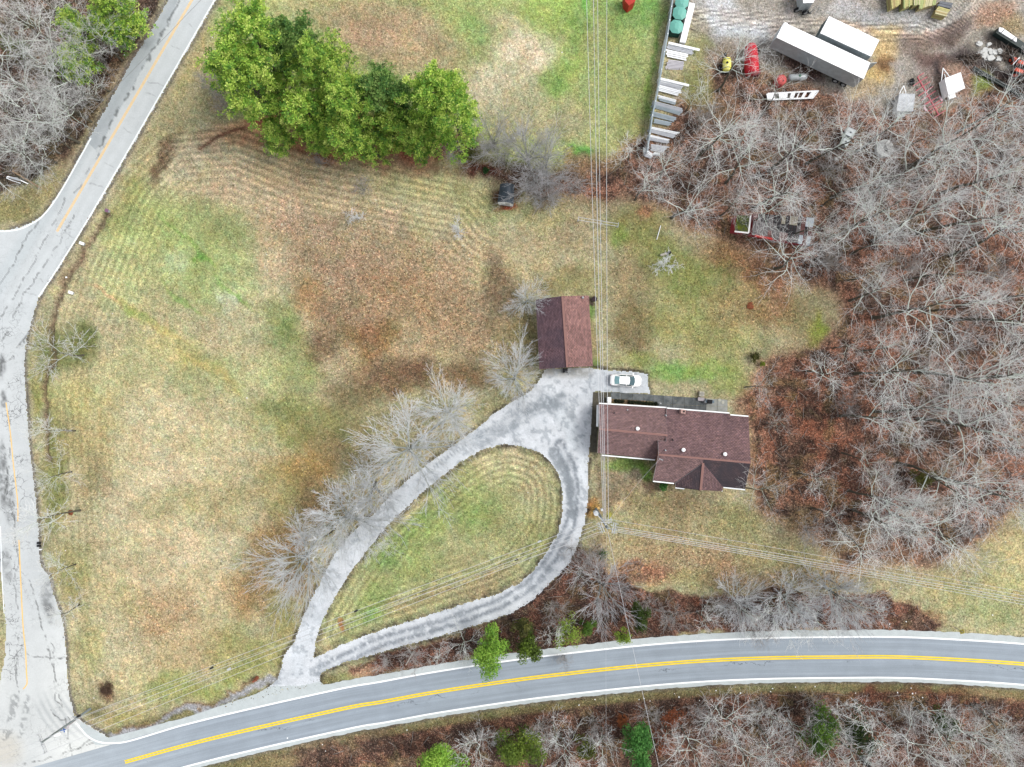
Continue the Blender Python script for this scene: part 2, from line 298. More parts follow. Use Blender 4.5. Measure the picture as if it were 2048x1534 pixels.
# teardrop island
region(ISL, (164, 160, 112), edge=4, leaf=.12)
for b in ((1010, 920, 60, 30, 10, (184, 170, 130), .8), (960, 950, 60, 40, -30, (172, 162, 118), .7), (1070, 960, 40, 60, 0, (166, 152, 112), .7, .25), (900, 1000, 80, 50, -35, (150, 158, 94), .8), (850, 1060, 60, 40, -35, (140, 160, 84), .7), (960, 1030, 60, 50, -30, (138, 156, 84), .7),
          (820, 1020, 50, 14, -40, (186, 168, 128), .7), (780, 1100, 60, 30, -40, (126, 156, 82), .7), (830, 1130, 60, 50, -30, (144, 158, 88), .7), (900, 1130, 70, 50, -20, (164, 158, 108), .7), (1020, 1080, 60, 50, 0, (152, 150, 100), .7, .3), (1080, 1070, 40, 40, 0, (146, 148, 92), .6),
          (760, 1190, 50, 40, -40, (146, 162, 88), .7), (740, 1225, 40, 14, -20, (122, 158, 78), .7), (700, 1240, 40, 40, -40, (160, 160, 104), .7), (690, 1255, 8, 11, 0, (176, 118, 72), .9), (850, 1200, 90, 25, -18, (164, 150, 104), .8, .3), (960, 1170, 70, 30, -20, (160, 140, 104), .7, .35), (650, 1290, 20, 20, 0, (176, 160, 114), .8)): blob(*b)
# lawn round garage and house
for b in ((1110, 480, 90, 60, 0, (164, 148, 112), .85, .2), (1080, 430, 60, 40, 0, (168, 158, 110), .8), (1150, 400, 60, 30, 0, (156, 142, 100), .8), (1060, 520, 60, 40, 0, (178, 158, 118), .8), (1130, 560, 70, 30, 0, (146, 132, 88), .8), (1050, 650, 30, 80, 0, (138, 124, 80), .8, .3),
          (1270, 460, 70, 50, 0, (146, 140, 80), .85, .25), (1240, 480, 30, 30, 0, (120, 150, 62), .7), (1290, 430, 18, 12, 0, (196, 130, 88), .8, .7), (1260, 560, 60, 70, 0, (152, 134, 96), .8, .35), (1340, 510, 60, 40, 0, (128, 136, 66), .8, .2), (1400, 560, 100, 60, 0, (142, 144, 78), .85, .25),
          (1460, 520, 70, 40, 20, (156, 120, 80), .85, .6), (1530, 560, 60, 50, 30, (160, 112, 80), .9, .7), (1360, 640, 110, 60, 0, (150, 146, 86), .8, .25), (1270, 660, 50, 80, 0, (130, 114, 78), .8, .35), (1480, 620, 80, 60, 0, (158, 138, 92), .85, .45), (1440, 690, 90, 50, 0, (156, 150, 92), .8, .25),
          (1550, 620, 50, 50, 0, (164, 124, 88), .8, .6), (1630, 660, 24, 36, 0, (136, 156, 52), .9, .1), (1590, 640, 50, 50, 0, (154, 138, 90), .6, .4), (1360, 745, 90, 24, 0, (124, 162, 78), .8, .1), (1430, 735, 70, 30, 0, (140, 160, 78), .7), (1270, 720, 50, 20, 0, (132, 140, 74), .7), (1470, 770, 40, 30, 0, (150, 160, 84), .7),
          (1190, 620, 12, 30, 0, (100, 140, 60), .7), (1190, 690, 14, 60, 0, (148, 128, 86), .7), (1192, 730, 12, 14, 0, (112, 146, 60), .6), (1188, 598, 9, 9, 0, (80, 64, 58), .9)): blob(*b)
for b in ((1260, 960, 90, 60, 0, (156, 138, 108), .9, .3), (1250, 925, 60, 16, 0, (124, 150, 70), .8), (1285, 940, 22, 14, 40, (110, 152, 56), .8), (1220, 1000, 60, 40, 0, (146, 128, 98), .8, .35), (1340, 1010, 110, 40, 0, (146, 126, 92), .85, .4), (1300, 990, 40, 14, 0, (150, 140, 96), .5),
          (1245, 1010, 10, 22, 20, (206, 180, 132), .7), (1190, 1015, 16, 20, 0, (172, 118, 52), .8), (1228, 1030, 9, 10, 0, (168, 160, 66), .8), (1400, 1050, 120, 40, 5, (160, 146, 104), .8, .35), (1480, 1040, 60, 40, 0, (150, 146, 92), .6, .4), (1300, 1090, 100, 50, 0, (168, 144, 102), .8, .4),
          (1290, 1150, 90, 30, 0, (170, 122, 92), .9, .8), (1420, 1120, 110, 40, 5, (166, 138, 100), .8, .6), (1390, 1165, 70, 16, 0, (164, 152, 98), .7, .4), (1550, 1110, 100, 40, 10, (152, 142, 96), .8, .4), (1500, 1160, 120, 30, 5, (158, 130, 98), .7, .6), (1670, 1150, 90, 40, 0, (150, 126, 92), .8, .5),
          (1294, 968, 20, 24, 0, (112, 92, 70), .8), (1190, 850, 8, 60, 0, (92, 84, 66), .9), (1190, 950, 8, 60, 0, (120, 104, 84), .6), (1250, 803, 60, 7, 3, (190, 150, 110), .8), (1170, 1170, 40, 60, 30, (150, 96, 82), .85, .7), (1200, 1120, 24, 40, 0, (128, 104, 90), .7, .5)): blob(*b)
# east meadow at the lower right
region([(1860, 1140), (1960, 1085), (2048, 1020), (2600, 960), (3200, 1400), (2400, 1352), (2048, 1280), (1911, 1270), (1860, 1262), (1800, 1200)], (172, 162, 120), edge=14, leaf=.1)
for b in ((2020, 1100, 60, 50, 0, (184, 168, 116), .8), (1980, 1220, 90, 30, 5, (158, 160, 106), .8), (1900, 1190, 50, 30, 0, (170, 156, 104), .7), (1840, 1232, 50, 14, 0, (164, 120, 88), .8, .6), (2010, 1170, 60, 30, 0, (184, 172, 112), .7)): blob(*b)
# woods and leaf litter
region(WOODE, (162, 124, 98), edge=60, w=.75, leaf=.75, grs=.1); region(WOODE, WLF, edge=26, leaf=1, grs=0)
region([(1690, 690), (1700, 640), (1690, 600), (1720, 590), (1800, 700), (1760, 900), (1700, 1000), (1560, 1000), (1505, 920), (1500, 800), (1560, 740)], (156, 100, 76), edge=30, w=.8, leaf=1, grs=0)
for b in ((1640, 900, 60, 110, 0, (170, 104, 76), .8), (1560, 960, 50, 50, 0, (158, 112, 80), .8), (1540, 790, 50, 60, 0, (160, 104, 78), .8), (1330, 380, 90, 40, 10, (128, 96, 80), .7), (1420, 300, 80, 80, 0, (118, 94, 78), .7), (1440, 220, 50, 50, 0, (132, 118, 84), .7, .5),
          (1600, 270, 120, 60, 0, (112, 88, 72), .7), (1760, 330, 120, 60, 0, (120, 94, 76), .7), (1900, 300, 120, 70, 0, (136, 108, 86), .6), (1820, 520, 140, 80, 0, (166, 112, 88), .7), (1950, 620, 130, 90, 0, (150, 104, 84), .6), (1800, 780, 120, 80, 0, (152, 108, 88), .6),
          (1930, 850, 120, 80, 0, (128, 96, 78), .6), (1830, 960, 130, 60, 0, (132, 92, 76), .7), (1720, 960, 60, 40, 0, (116, 76, 62), .7), (1850, 960, 26, 14, 0, (128, 128, 50), .6), (1700, 1070, 60, 40, 0, (126, 112, 76), .8, .5), (1780, 1100, 90, 30, 10, (124, 104, 76), .7, .5),
          (1600, 1030, 50, 30, 0, (136, 134, 84), .6, .5), (1890, 1080, 60, 30, -20, (150, 110, 86), .7, .8), (1580, 790, 20, 16, 0, (132, 136, 74), .5, .5), (1960, 470, 100, 40, 0, (160, 108, 84), .6), (1700, 430, 60, 50, 0, (140, 92, 76), .6)): blob(*b)
region(WOODS, DLF, edge=6, leaf=1, grs=0)
dS = pdist(HWY, X, Y); 
put((1-smooth(np.abs(dS-62), 4, 15))*(Y > 1340)*.85, (128, 120, 78), .35, .6)
for b in ((640, 1500, 160, 30, -12, (140, 112, 88), .8, .8), (520, 1530, 100, 20, -12, (150, 140, 90), .8, .3), (780, 1530, 90, 14, -8, (164, 138, 92), .7), (960, 1460, 120, 20, -8, (128, 92, 72), .6), (1020, 1500, 160, 30, -8, (84, 66, 54), .7), (1300, 1470, 120, 30, 0, (100, 62, 48), .7),
          (1680, 1380, 30, 8, 0, (176, 124, 80), .5), (1800, 1400, 200, 20, 0, (128, 78, 58), .7), (2000, 1390, 80, 14, 5, (150, 128, 90), .7), (1500, 1450, 200, 30, 0, (104, 72, 58), .6)): blob(*b)
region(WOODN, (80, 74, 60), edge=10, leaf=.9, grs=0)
for b in ((250, 130, 40, 90, 32, (136, 112, 86), .8), (190, 235, 40, 80, 32, (140, 128, 88), .8), (130, 320, 60, 40, 30, (140, 122, 92), .8), (60, 410, 90, 35, -10, (146, 132, 92), .9, .4), (60, 430, 90, 20, -8, (156, 152, 84), .7, .1), (30, 340, 60, 30, 0, (84, 84, 64), .7)): blob(*b)
region([(-300, 395), (0, 400), (60, 385), (130, 345), (170, 290), (185, 268), (125, 375), (85, 425), (60, 440), (0, 452), (-300, 455)], (152, 142, 94), edge=8, w=.8, leaf=.3, grs=.6)
region(STRIP, (118, 78, 64), edge=7, leaf=.95, grs=0)
for b in ((740, 1335, 50, 14, -12, (190, 160, 120), .85, .3), (690, 1350, 36, 12, -14, (150, 148, 92), .8, .1), (820, 1310, 90, 14, -14, (110, 62, 50), .7), (1060, 1225, 60, 20, -30, (122, 78, 62), .7), (1380, 1225, 110, 20, 0, (104, 74, 62), .8), (1430, 1200, 40, 12, 0, (186, 104, 64), .6),
          (1320, 1262, 90, 8, -3, (96, 84, 68), .7, .5), (1240, 1280, 90, 7, -6, (110, 92, 72), .7, .5), (1700, 1240, 120, 16, 0, (120, 88, 72), .6), (1500, 1250, 90, 12, 0, (108, 84, 70), .6)): blob(*b)
# red pine straw
for b in ((600, 225, 70, 45, 10, RED, .95, .5, 0), (700, 250, 70, 30, 15, RED, .9, .5, 0), (800, 270, 70, 34, 0, RED, .95, .5, 0), (530, 250, 40, 20, 0, (166, 98, 66), .7, .4, 0), (860, 300, 60, 20, 0, (128, 78, 62), .85, .8, 0), (910, 285, 40, 30, 0, (132, 84, 72), .9, .9, 0), (740, 305, 120, 16, 6, (162, 98, 68), .8, .5, 0), (760, 200, 40, 30, 0, RED, .8, .5, 0)): blob(*b)
for b in ((930, 300, 40, 30, 0, (104, 86, 66), .8, .7, 0), (1050, 350, 110, 34, 5, (88, 70, 62), .85, .8, 0), (960, 340, 50, 16, 10, (106, 60, 48), .8, .7, 0), (1012, 392, 32, 30, 0, (92, 62, 46), .8, .5, 0), (1015, 421, 22, 7, 10, (156, 72, 46), .8, .4, 0), (1150, 380, 90, 14, 4, (140, 88, 62), .8, .8, 0), (1090, 395, 30, 24, 0, (112, 100, 78), .6, .5)): blob(*b)
# yard of gravel, clay and mud
region(YARD, (158, 148, 132), edge=18, leaf=.12, grs=.25)
for b in ((1440, 30, 60, 50, 0, (192, 192, 190), .9, .05), (1400, 60, 30, 50, 0, (150, 138, 112), .7), (1395, 100, 40, 30, 0, (148, 146, 96), .8, .2, .5), (1400, 170, 40, 60, 0, (142, 140, 84), .9, .3, .6), (1500, 60, 50, 30, 0, (188, 190, 190), .9), (1480, 40, 60, 20, 20, (168, 154, 140), .7), (1560, 25, 60, 24, 0, (176, 164, 150), .8),
          (1700, 25, 80, 20, 0, (172, 166, 160), .8), (1790, 35, 90, 20, 0, (160, 158, 152), .8), (1880, 45, 60, 20, -20, (156, 150, 140), .7), (1740, 58, 120, 9, 6, (194, 168, 142), .8), (1850, 62, 60, 7, -14, (196, 166, 146), .8), (1920, 40, 50, 8, -40, (190, 166, 142), .8), (1960, 0, 40, 10, -50, (186, 168, 148), .7),
          (1770, 100, 26, 34, 20, (196, 164, 104), .8), (1745, 150, 30, 26, -20, (206, 172, 104), .8), (1720, 180, 30, 20, 0, (186, 156, 108), .6), (1765, 130, 10, 20, 20, (120, 84, 50), .7), (1775, 60, 30, 20, 0, (190, 160, 104), .6), (1830, 100, 50, 40, 0, (136, 118, 104), .85), (1870, 75, 70, 20, -10, (124, 104, 90), .7),
          (1905, 60, 40, 24, -40, (108, 92, 80), .7), (1880, 120, 60, 20, 0, (108, 84, 72), .8), (1940, 120, 50, 30, 20, (96, 84, 76), .8), (1975, 108, 34, 16, 10, (178, 172, 158), .6), (2000, 90, 40, 20, 30, (70, 60, 54), .8), (1990, 30, 60, 26, -20, (182, 140, 112), .8, .6), (2030, 50, 30, 30, 0, (150, 130, 86), .7, .5),
          (1915, 160, 60, 40, 0, (158, 122, 98), .8, .6), (1960, 170, 24, 30, 30, (120, 146, 56), .7, .3), (1880, 150, 14, 40, -20, (74, 66, 60), .7), (1850, 150, 30, 20, 0, (140, 122, 110), .7), (1990, 150, 60, 14, 32, (64, 54, 48), .8), (1450, 120, 50, 30, 0, (144, 126, 108), .8), (1600, 140, 60, 30, 20, (92, 66, 56), .8, .8), (1560, 60, 30, 30, 0, (150, 138, 126), .6)): blob(*b)
# tyre tracks in the yard
trk = (np.sin((pdist([(1390, 30), (1560, 50), (1740, 62), (1840, 66), (1910, 40), (1970, -20)], X, Y))*.9))
dtr = pdist([(1390, 30), (1560, 50), (1740, 62), (1840, 66), (1910, 40), (1970, -20)], X, Y)
C *= (1+.22*trk*(1-smooth(dtr, 14, 26)))[..., None]
# dark edge of soil beside the drive and broken shoulders of the roads
inD = poly_in(DRV, X, Y) & ~poly_in(ISL, X, Y)
dD = np.minimum(pdist(DRV, X, Y, True), pdist(ISL, X, Y, True)); nz = fbm(X, Y, 10, 4, 3)
put((~inD)*(1-smooth(dD, 2.5, 5+7*nz))*np.clip(1.6*nz-.2, 0, .9), (76, 68, 56), .3, 0)
put((~inOld)*(1-smooth(dOld, 2, 6+6*nz))*(X > 20)*(.55+.5*nz), (116, 108, 100), .2, 0)
put((~inOld)*(1-smooth(np.abs(dOld-10), 1, 6))*.45*(Y < 700), (176, 160, 128), .1, .3)
put((1-smooth(np.abs(dS-50), 1, 7))*.7, (104, 96, 82), .3, 0)
gs = [(225, 1468), (350, 1433), (440, 1404), (512, 1377), (545, 1366)]
put((1-smooth(pdist(gs, wx, wy), 5, 11))*.9, (154, 152, 150), .05, 0)
put((1-smooth(pdist([(230, 1458), (350, 1424), (430, 1398), (510, 1364)], wx, wy), 1, 5))*.7, (130, 104, 74), .3, 0)
dit = pdist([(215, 425), (185, 480), (160, 520), (134, 560), (112, 620), (104, 680), (92, 740), (92, 860), (96, 920)], wx, wy)
put((1-smooth(dit, 2, 10))*.6*(.5+nz), (122, 96, 78), .35, .2)
put((1-smooth(pdist([(400, 298), (440, 270), (492, 254)], X, Y), 1, 5))*.8, (112, 74, 54), .2, 0)
# mowing passes
dF = pdist(FIELD, X, Y, True); inF = poly_in(FIELD, X, Y)
ph = np.sin(dF*2*math.pi/14+2.2*(fbm(X, Y, 90, 6)-.5)); mowm = inF*(1-smooth(dF, 90, 200))*((Y < 660) | (X < 300))*(1-smooth(X, 930, 1040))*(1-.55*smooth(Y, 560, 700))*(.35+.9*fbm(X, Y, 50, 1))
C *= (1+.12*ph*mowm)[..., None]
dI = pdist(ISL, X, Y, True); inI = poly_in(ISL, X, Y)
C *= (1+.14*np.sin(dI*2*math.pi/13)*inI*(1-smooth(dI, 60, 100))*(.4+.9*fbm(X, Y, 40, 2)))[..., None]
lin = inF*(Y > 560)*(Y < 860)*(X > 560)*smooth(X, 560, 640)
C *= (1+.06*np.sin((X*.42+Y*.9)*2*math.pi/11)*lin)[..., None]
lum = C.mean(-1, keepdims=True); dz = (.80*(1-LEAF)+.76*LEAF)[..., None]; C = (lum+(C-lum)*dz)*(1.15-.03*LEAF[..., None])
cm = np.array([172., 158., 122.]); lowm = (1-smooth(LEAF, .6, .9))[..., None]; C = C+(C-cm)*.30*lowm
for k_, (tint, s_, th, w_) in enumerate((((194, 182, 116), 26, .57, .4), ((206, 198, 176), 20, .55, .5), ((186, 162, 124), 30, .57, .42), ((118, 118, 86), 18, .60, .42), ((144, 166, 92), 34, .61, .4), ((206, 196, 164), 9, .58, .16), ((132, 122, 92), 8, .62, .16))):
    nn = fbm(X+91*k_, Y-57*k_, s_, k_, 4); mk = smooth(nn, th-.05, th+.07)*w_*.38*GRS*(1-.8*inOld); C = C*(1-mk[..., None])+np.array(tint, float)*mk[..., None]
for k_, (tint, s_, th, w_) in enumerate((((128, 118, 106), 24, .55, .5), ((176, 132, 112), 18, .56, .5), ((84, 66, 60), 14, .55, .6), ((70, 60, 56), 26, .57, .65), ((128, 124, 84), 30, .63, .4))):  # darkest tint paints shaded gaps under dense brush into the floor colour
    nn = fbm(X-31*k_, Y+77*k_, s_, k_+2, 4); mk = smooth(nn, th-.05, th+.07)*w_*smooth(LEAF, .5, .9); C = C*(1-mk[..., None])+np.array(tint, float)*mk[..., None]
mott = fbm(X, Y, 34, 7, 5); C *= (.88+.24*mott)[..., None]
gz = fbm(X, Y, 9, 3, 3)
C = C*(1+.10*(gz[..., None]-.5)*np.array([1.6, .4, .2])*GRS[..., None]*2)
Z = -0.05*fbm(X, Y, 30, 2)*smooth(np.minimum(np.minimum(dOld, dD), np.maximum(dS-50, 0)), 4, 30)
Z -= .45*(1-smooth(dit, 2, 11))*(dOld > 16)
Z[inOld | inD] = -.004
far = np.maximum(np.abs(X-1024)-1400, np.abs(Y-767)-1100); Z = np.where(far > 0, -.05, Z)
od = np.maximum(np.maximum(-X-60, X-2110), np.maximum(-Y-60, Y-1600)); fm = smooth(od, 60, 420); put(fm, (158, 150, 116), .3, .5)
ALB = s2l(np.clip(C, 0, 255))/KALB

def grid_mesh(name, X, Y, Z, A, mat, extra=None, keep=None):
    h, w = X.shape; co = np.stack([(X-1024)*SC, (767-Y)*SC, Z], -1).reshape(-1, 3)
    i = np.arange((h-1)*(w-1)); r = i//(w-1); c = i % (w-1); a = r*w+c
    q = np.stack([a, a+w, a+w+1, a+1], -1)
    if keep is not None:
        q = q[keep.reshape(-1)]; used, inv = np.unique(q, return_inverse=True); q = inv.reshape(-1, 4)
    else: used = np.arange(h*w)
    co = co[used]; A2 = A.reshape(-1, 3)[used]
    me = bpy.data.meshes.new(name); me.vertices.add(len(co)); me.vertices.foreach_set('co', co.astype('f').ravel())
    me.loops.add(q.size); me.loops.foreach_set('vertex_index', q.astype('i').ravel())
    me.polygons.add(len(q)); me.polygons.foreach_set('loop_start', (np.arange(len(q))*4).astype('i')); me.polygons.foreach_set('loop_total', np.full(len(q), 4, 'i'))
    ca = me.color_attributes.new('Col', 'FLOAT_COLOR', 'POINT'); ca.data.foreach_set('color', np.concatenate([A2, np.ones((len(A2), 1))], -1).astype('f').ravel())
    for k, v in (extra or {}).items():
        at = me.attributes.new(k, 'FLOAT', 'POINT'); at.data.foreach_set('value', v.reshape(-1)[used].astype('f'))
    me.materials.append(mat); me.update(); me.validate()
    o = bpy.data.objects.new(name, me); COL.objects.link(o); o['kind'] = 'structure'; return o

def mat_ground():
    t = NT('ground_soil_grass', .95); p = t.pos(); t.b.inputs['Specular IOR Level'].default_value = .1
    c = t.attr('Col').outputs['Color']; lf = t.attr('leaf').outputs['Fac']; gr = t.attr('grs').outputs['Fac']
    n1 = t.noise(p, 1.1, 5, .7); n2 = t.noise(p, 4.2, 4, .75); n3 = t.noise(p, 9.0, 3, .8)
    f = t.math('MULTIPLY', t.mr(n1, .3, .7, .86, 1.14), t.mr(n2, .3, .7, .74, 1.27)); f = t.math('MULTIPLY', f, t.mr(n3, .3, .7, .66, 1.38))
    cc = t.mul(c, f)
    g1 = t.noise(t.scale(p, (1, 1, 1), (0, 0, .7)), 2.6, 4, .75)
    gm = t.math('MULTIPLY', t.mr(g1, .5, .66, 0, .5), gr); cc = t.mix(gm, cc, t.mix(1.0, cc, (.72, 1.12, .42, 1), 'MULTIPLY'))
    gm2 = t.math('MULTIPLY', t.mr(g1, .48, .34, 0, .55), gr); cc = t.mix(gm2, cc, t.mix(1.0, cc, (1.16, 1.04, .98, 1), 'MULTIPLY'))
    v = t.vor(p, 4.3); sep = t.n('ShaderNodeSeparateColor'); t.l(v.outputs['Color'], sep.inputs[0])
    v2 = t.vor(p, 8.5); sep2 = t.n('ShaderNodeSeparateColor'); t.l(v2.outputs['Color'], sep2.inputs[0])
    gt = t.ramp(sep.outputs[2], [(0, (.72, .72, .7, 1)), (.3, (.9, .9, .89, 1)), (.7, (1.06, 1.06, 1.06, 1)), (1, (1.24, 1.24, 1.25, 1))]); gt2 = t.ramp(sep2.outputs[2], [(0, (.76, .76, .75, 1)), (.5, (1, 1, 1, 1)), (1, (1.24, 1.23, 1.23, 1))])
    cc = t.mix(1.0, t.mix(1.0, cc, gt, 'MULTIPLY'), gt2, 'MULTIPLY')
    tone = t.ramp(sep.outputs[0], [(0, (.38, .38, .38, 1)), (.35, (.78, .74, .72, 1)), (.62, (1.08, 1.02, .98, 1)), (.86, (1.4, 1.28, 1.2, 1)), (1, (1.75, 1.7, 1.66, 1))])
    tone2 = t.ramp(sep2.outputs[0], [(0, (.5, .5, .49, 1)), (.4, (.88, .86, .85, 1)), (.75, (1.15, 1.1, 1.06, 1)), (1, (1.5, 1.45, 1.4, 1))])
    lc = t.mix(1.0, cc, tone, 'MULTIPLY'); lc = t.mix(1.0, lc, tone2, 'MULTIPLY')
    msk = t.math('GREATER_THAN', t.math('ADD', lf, t.mr(t.noise(p, .7, 3, .7), .3, .7, -.15, .15)), sep.outputs[1])
    cc = t.mix(t.math('MULTIPLY', msk, t.mr(lf, .1, .8, .45, .85)), cc, lc)
    v3 = t.vor(p, 3.7); sep3 = t.n('ShaderNodeSeparateColor'); t.l(v3.outputs['Color'], sep3.inputs[0])
    near = t.math('LESS_THAN', v3.outputs['Distance'], .24); rare = t.math('GREATER_THAN', t.math('SUBTRACT', t.math('MULTIPLY', lf, 1.0), .12), sep3.outputs[1])
    cc = t.mix(t.math('MULTIPLY', t.math('MULTIPLY', near, rare), .5), cc, t.ramp(sep3.outputs[2], [(0, alb(150, 110, 84)), (.5, alb(206, 160, 124)), (1, alb(226, 208, 184))]))
    t.bump(t.math('ADD', n2, n3), .7, .12); return t.col(cc)
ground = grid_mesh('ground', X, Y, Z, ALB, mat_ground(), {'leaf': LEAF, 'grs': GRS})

# ------------------------------------------------------------ old road and gravel drive: finer sheets on the ground
def mat_sheet(name, amp, sc, crack=False, gravel=False):
    t = NT(name, .88); p = t.pos(); c = t.attr('Col').outputs['Color']
    n1 = t.noise(p, .5, 5, .7); n2 = t.noise(p, sc, 4, .75); n3 = t.noise(p, sc*2.4, 2, .8)
    f = t.math('MULTIPLY', t.mr(n1, .3, .7, .94, 1.06), t.mr(n2, .3, .7, 1-amp, 1+amp)); f = t.math('MULTIPLY', f, t.mr(n3, .3, .7, 1-amp*.8, 1+amp*.8)); cc = t.mul(c, f)
    if crack:
        w = t.n('ShaderNodeVectorMath', operation='ADD'); nn = t.n('ShaderNodeTexNoise'); t.l(p, nn.inputs['Vector']); nn.inputs['Scale'].default_value = .9; nn.inputs['Detail'].default_value = 4
        sc2 = t.n('ShaderNodeVectorMath', operation='SCALE'); t.l(nn.outputs['Color'], sc2.inputs[0]); sc2.inputs['Scale'].default_value = 1.7
        t.l(p, w.inputs[0]); t.l(sc2.outputs[0], w.inputs[1])
        cr = None
        for s_, th in ((.42, .022), (1.3, .045)):
            v = t.vor(w.outputs[0], s_, 'DISTANCE_TO_EDGE'); e = t.mr(v.outputs['Distance'], 0, th, 1, 0)
            m = t.mr(t.noise(p, .16 if s_ < 1 else .3, 3, .6), .5, .6, 0, 1 if s_ < 1 else .9); e = t.math('MULTIPLY', e, m); cr = e if cr is None else t.math('MAXIMUM', cr, e)
        cr = t.math('MULTIPLY', cr, t.attr('crk').outputs['Fac']); cc = t.mix(t.math('MULTIPLY', cr, .9), cc, alb(96, 98, 98))
    t.bump(n3, .35, .04 if gravel else .012); return t.col(cc)
def sheet(name, bbox, step, inside, color, z, mat, extra=None):
    xs = np.arange(bbox[0], bbox[2], step); ys = np.arange(bbox[1], bbox[3], step); XX, YY = np.meshgrid(xs, ys)
    cx = XX[:-1, :-1]+step/2; cy = YY[:-1, :-1]+step/2; j = (fbm(cx, cy, 5, 1, 2)-.5)*5; j2 = (fbm(cx, cy, 5, 4, 2)-.5)*5
    keep = inside(cx+j, cy+j2); A = s2l(np.clip(color(XX, YY), 0, 255))/KALB
    ex = {k: f(XX, YY) for k, f in (extra or {}).items()}
    return grid_mesh(name, XX, YY, np.full(XX.shape, z), A, mat, ex, keep)
def lay(Cc, mask, col): return Cc*(1-mask[..., None])+np.array(col, float)*mask[..., None]
def line_mask(pl, XX, YY, w, soft=2, wob=3):
    jx = XX+(fbm(XX, YY, 14, 2, 3)-.5)*wob*2; jy = YY+(fbm(XX, YY, 14, 5, 3)-.5)*wob*2
    return 1-smooth(pdist(pl, jx, jy), w, w+soft)
def col_old(XX, YY):
    c = np.empty(XX.shape+(3,)); c[:] = (224, 229, 230)
    n = fbm(XX, YY, 26, 1, 4); c = lay(c, smooth(YY, 1050, 1450), (244, 246, 242)); c = lay(c, smooth(YY, 620, 760)*(1-smooth(YY, 1050, 1200)), (236, 240, 240))
    m = lambda pl, w, s, k, col: None
    # greyer patched lane on the west edge of the upper road
    pm = poly_in([(330, -40), (372, -40), (350, 20), (322, 72), (300, 112), (250, 200), (222, 250), (206, 285), (192, 300), (176, 284), (212, 217), (262, 125)], XX+(n-.5)*6, YY).astype(float)
    c = lay(c, pm*.6*(.6+.5*n), (170, 178, 182)); c = lay(c, line_mask([(360, 0), (322, 72), (300, 112), (272, 165), (250, 200), (222, 250), (206, 285), (192, 300)], XX, YY, .6, 3, 6)*.7*smooth(fbm(XX, YY, 10, 2, 3), .35, .55), (104, 108, 108))
    for off, k in ((-34, -7), (-10, -6), (14, -5), (38, -6)):   # wheel paths along the upper road
        pl = [(384+off*1.0, 0), (160+off, 384), (20+off, 640)]; c = c+(np.exp(-(pdist(pl, XX, YY)/6)**2)*k)[..., None]
    c = lay(c, (1-smooth(pdist([(260, 130), (205, 215), (120, 384), (60, 470), (-60, 660)], XX, YY), 8, 24))*.25, (188, 200, 204))
    c = lay(c, smooth(YY, 620, 700)*smooth(-XX, -140, -60)*.5, (212, 216, 216))
    # worn dark patches on the lower side road
    for cx, cy, rx, ry, k in ((4, 735, 10, 26, .9), (6, 800, 8, 18, .8), (6, 950, 9, 70, .8), (20, 1010, 12, 40, .55), (95, 1190, 14, 40, .5), (80, 790, 4, 40, .3), (14, 1130, 12, 40, .4), (100, 1225, 12, 20, .5)):
        d = np.hypot((XX-cx+(n-.5)*14)/rx, (YY-cy+(n-.5)*30)/ry); c = lay(c, (1-smooth(d, .5, 1.2))*k*np.clip(fbm(XX, YY, 7, 3, 3)*2-.35, 0, 1), (112, 114, 114))
    c = lay(c, (1-smooth(np.hypot((XX-10)/40, (YY-1500)/40), .3, 1.3))*.6, (222, 214, 198))
    # turning marks by the mouth of the junction
    for i in range(9):
        r0 = 150+i*13; d = np.abs(np.hypot(XX-(300), YY-(1300))-r0); am = smooth(YY, 1370, 1410)*(1-smooth(YY, 1455, 1490))*smooth(XX, 60, 90)
        c = lay(c, np.exp(-(d/3.2)**2)*am*.35, (172, 178, 180))
    c = lay(c, line_mask([(30, 1395), (24, 1440), (10, 1475)], XX, YY, 4, 6, 4)*.4*(fbm(XX, YY, 6, 2, 3) > .5), (120, 124, 124)); c = lay(c, line_mask([(54, 1395), (52, 1432), (40, 1470)], XX, YY, 3, 6, 4)*.35*(fbm(XX, YY, 6, 2, 3) > .5), (120, 124, 124))
    cracks = [[(18, 840), (22, 900), (15, 960), (30, 1010), (26, 1080)], [(60, 1160), (95, 1290), (118, 1390), (132, 1450), (150, 1534)], [(-10, 730), (22, 722), (60, 668), (86, 640)],
              [(0, 565), (25, 530), (62, 460), (88, 425)], [(0, 690), (48, 590), (110, 500), (150, 430)], [(35, 1532), (120, 1508), (222, 1478)], [(20, 720), (40, 690), (60, 668)], [(55, 1310), (90, 1314), (131, 1314)], [(35, 1265), (34, 1340), (36, 1390)],
              [(0, 640), (70, 520), (95, 470), (130, 400)], [(150, 384), (190, 320), (215, 280)], [(105, 1290), (110, 1400), (140, 1440)], [(165, 1435), (120, 1440), (100, 1420)], [(180, 1480), (160, 1495), (150, 1500)], [(22, 1000), (30, 1060), (38, 1120), (30, 1160), (34, 1220)], [(8, 880), (14, 930), (10, 1000)], [(38, 1160), (10, 1168)]]
    for i, pl in enumerate(cracks): c = lay(c, line_mask(pl, XX, YY, .15, 1.5, 6)*.75*smooth(fbm(XX, YY, 12, i % 5, 3), .34, .5), (104, 106, 104))
    for y in (52, 95, 168, 190, 262, 330, 371, 455, 470, 560, 588):                              # short transverse cracks on the upper road
        xc = 384-(y/384)*224+28; c = lay(c, line_mask([(xc-4-y % 17, y-4), (xc+2+y % 13, y+3)], XX, YY, .1, 1.2, 5)*.4, (130, 132, 130))
    return c
def crk_old(XX, YY): return .15+.85*smooth(YY, 560, 700)*smooth(-XX, -75, -30)*(1-smooth(YY, 1330, 1420))+.25*smooth(YY, 300, 500)
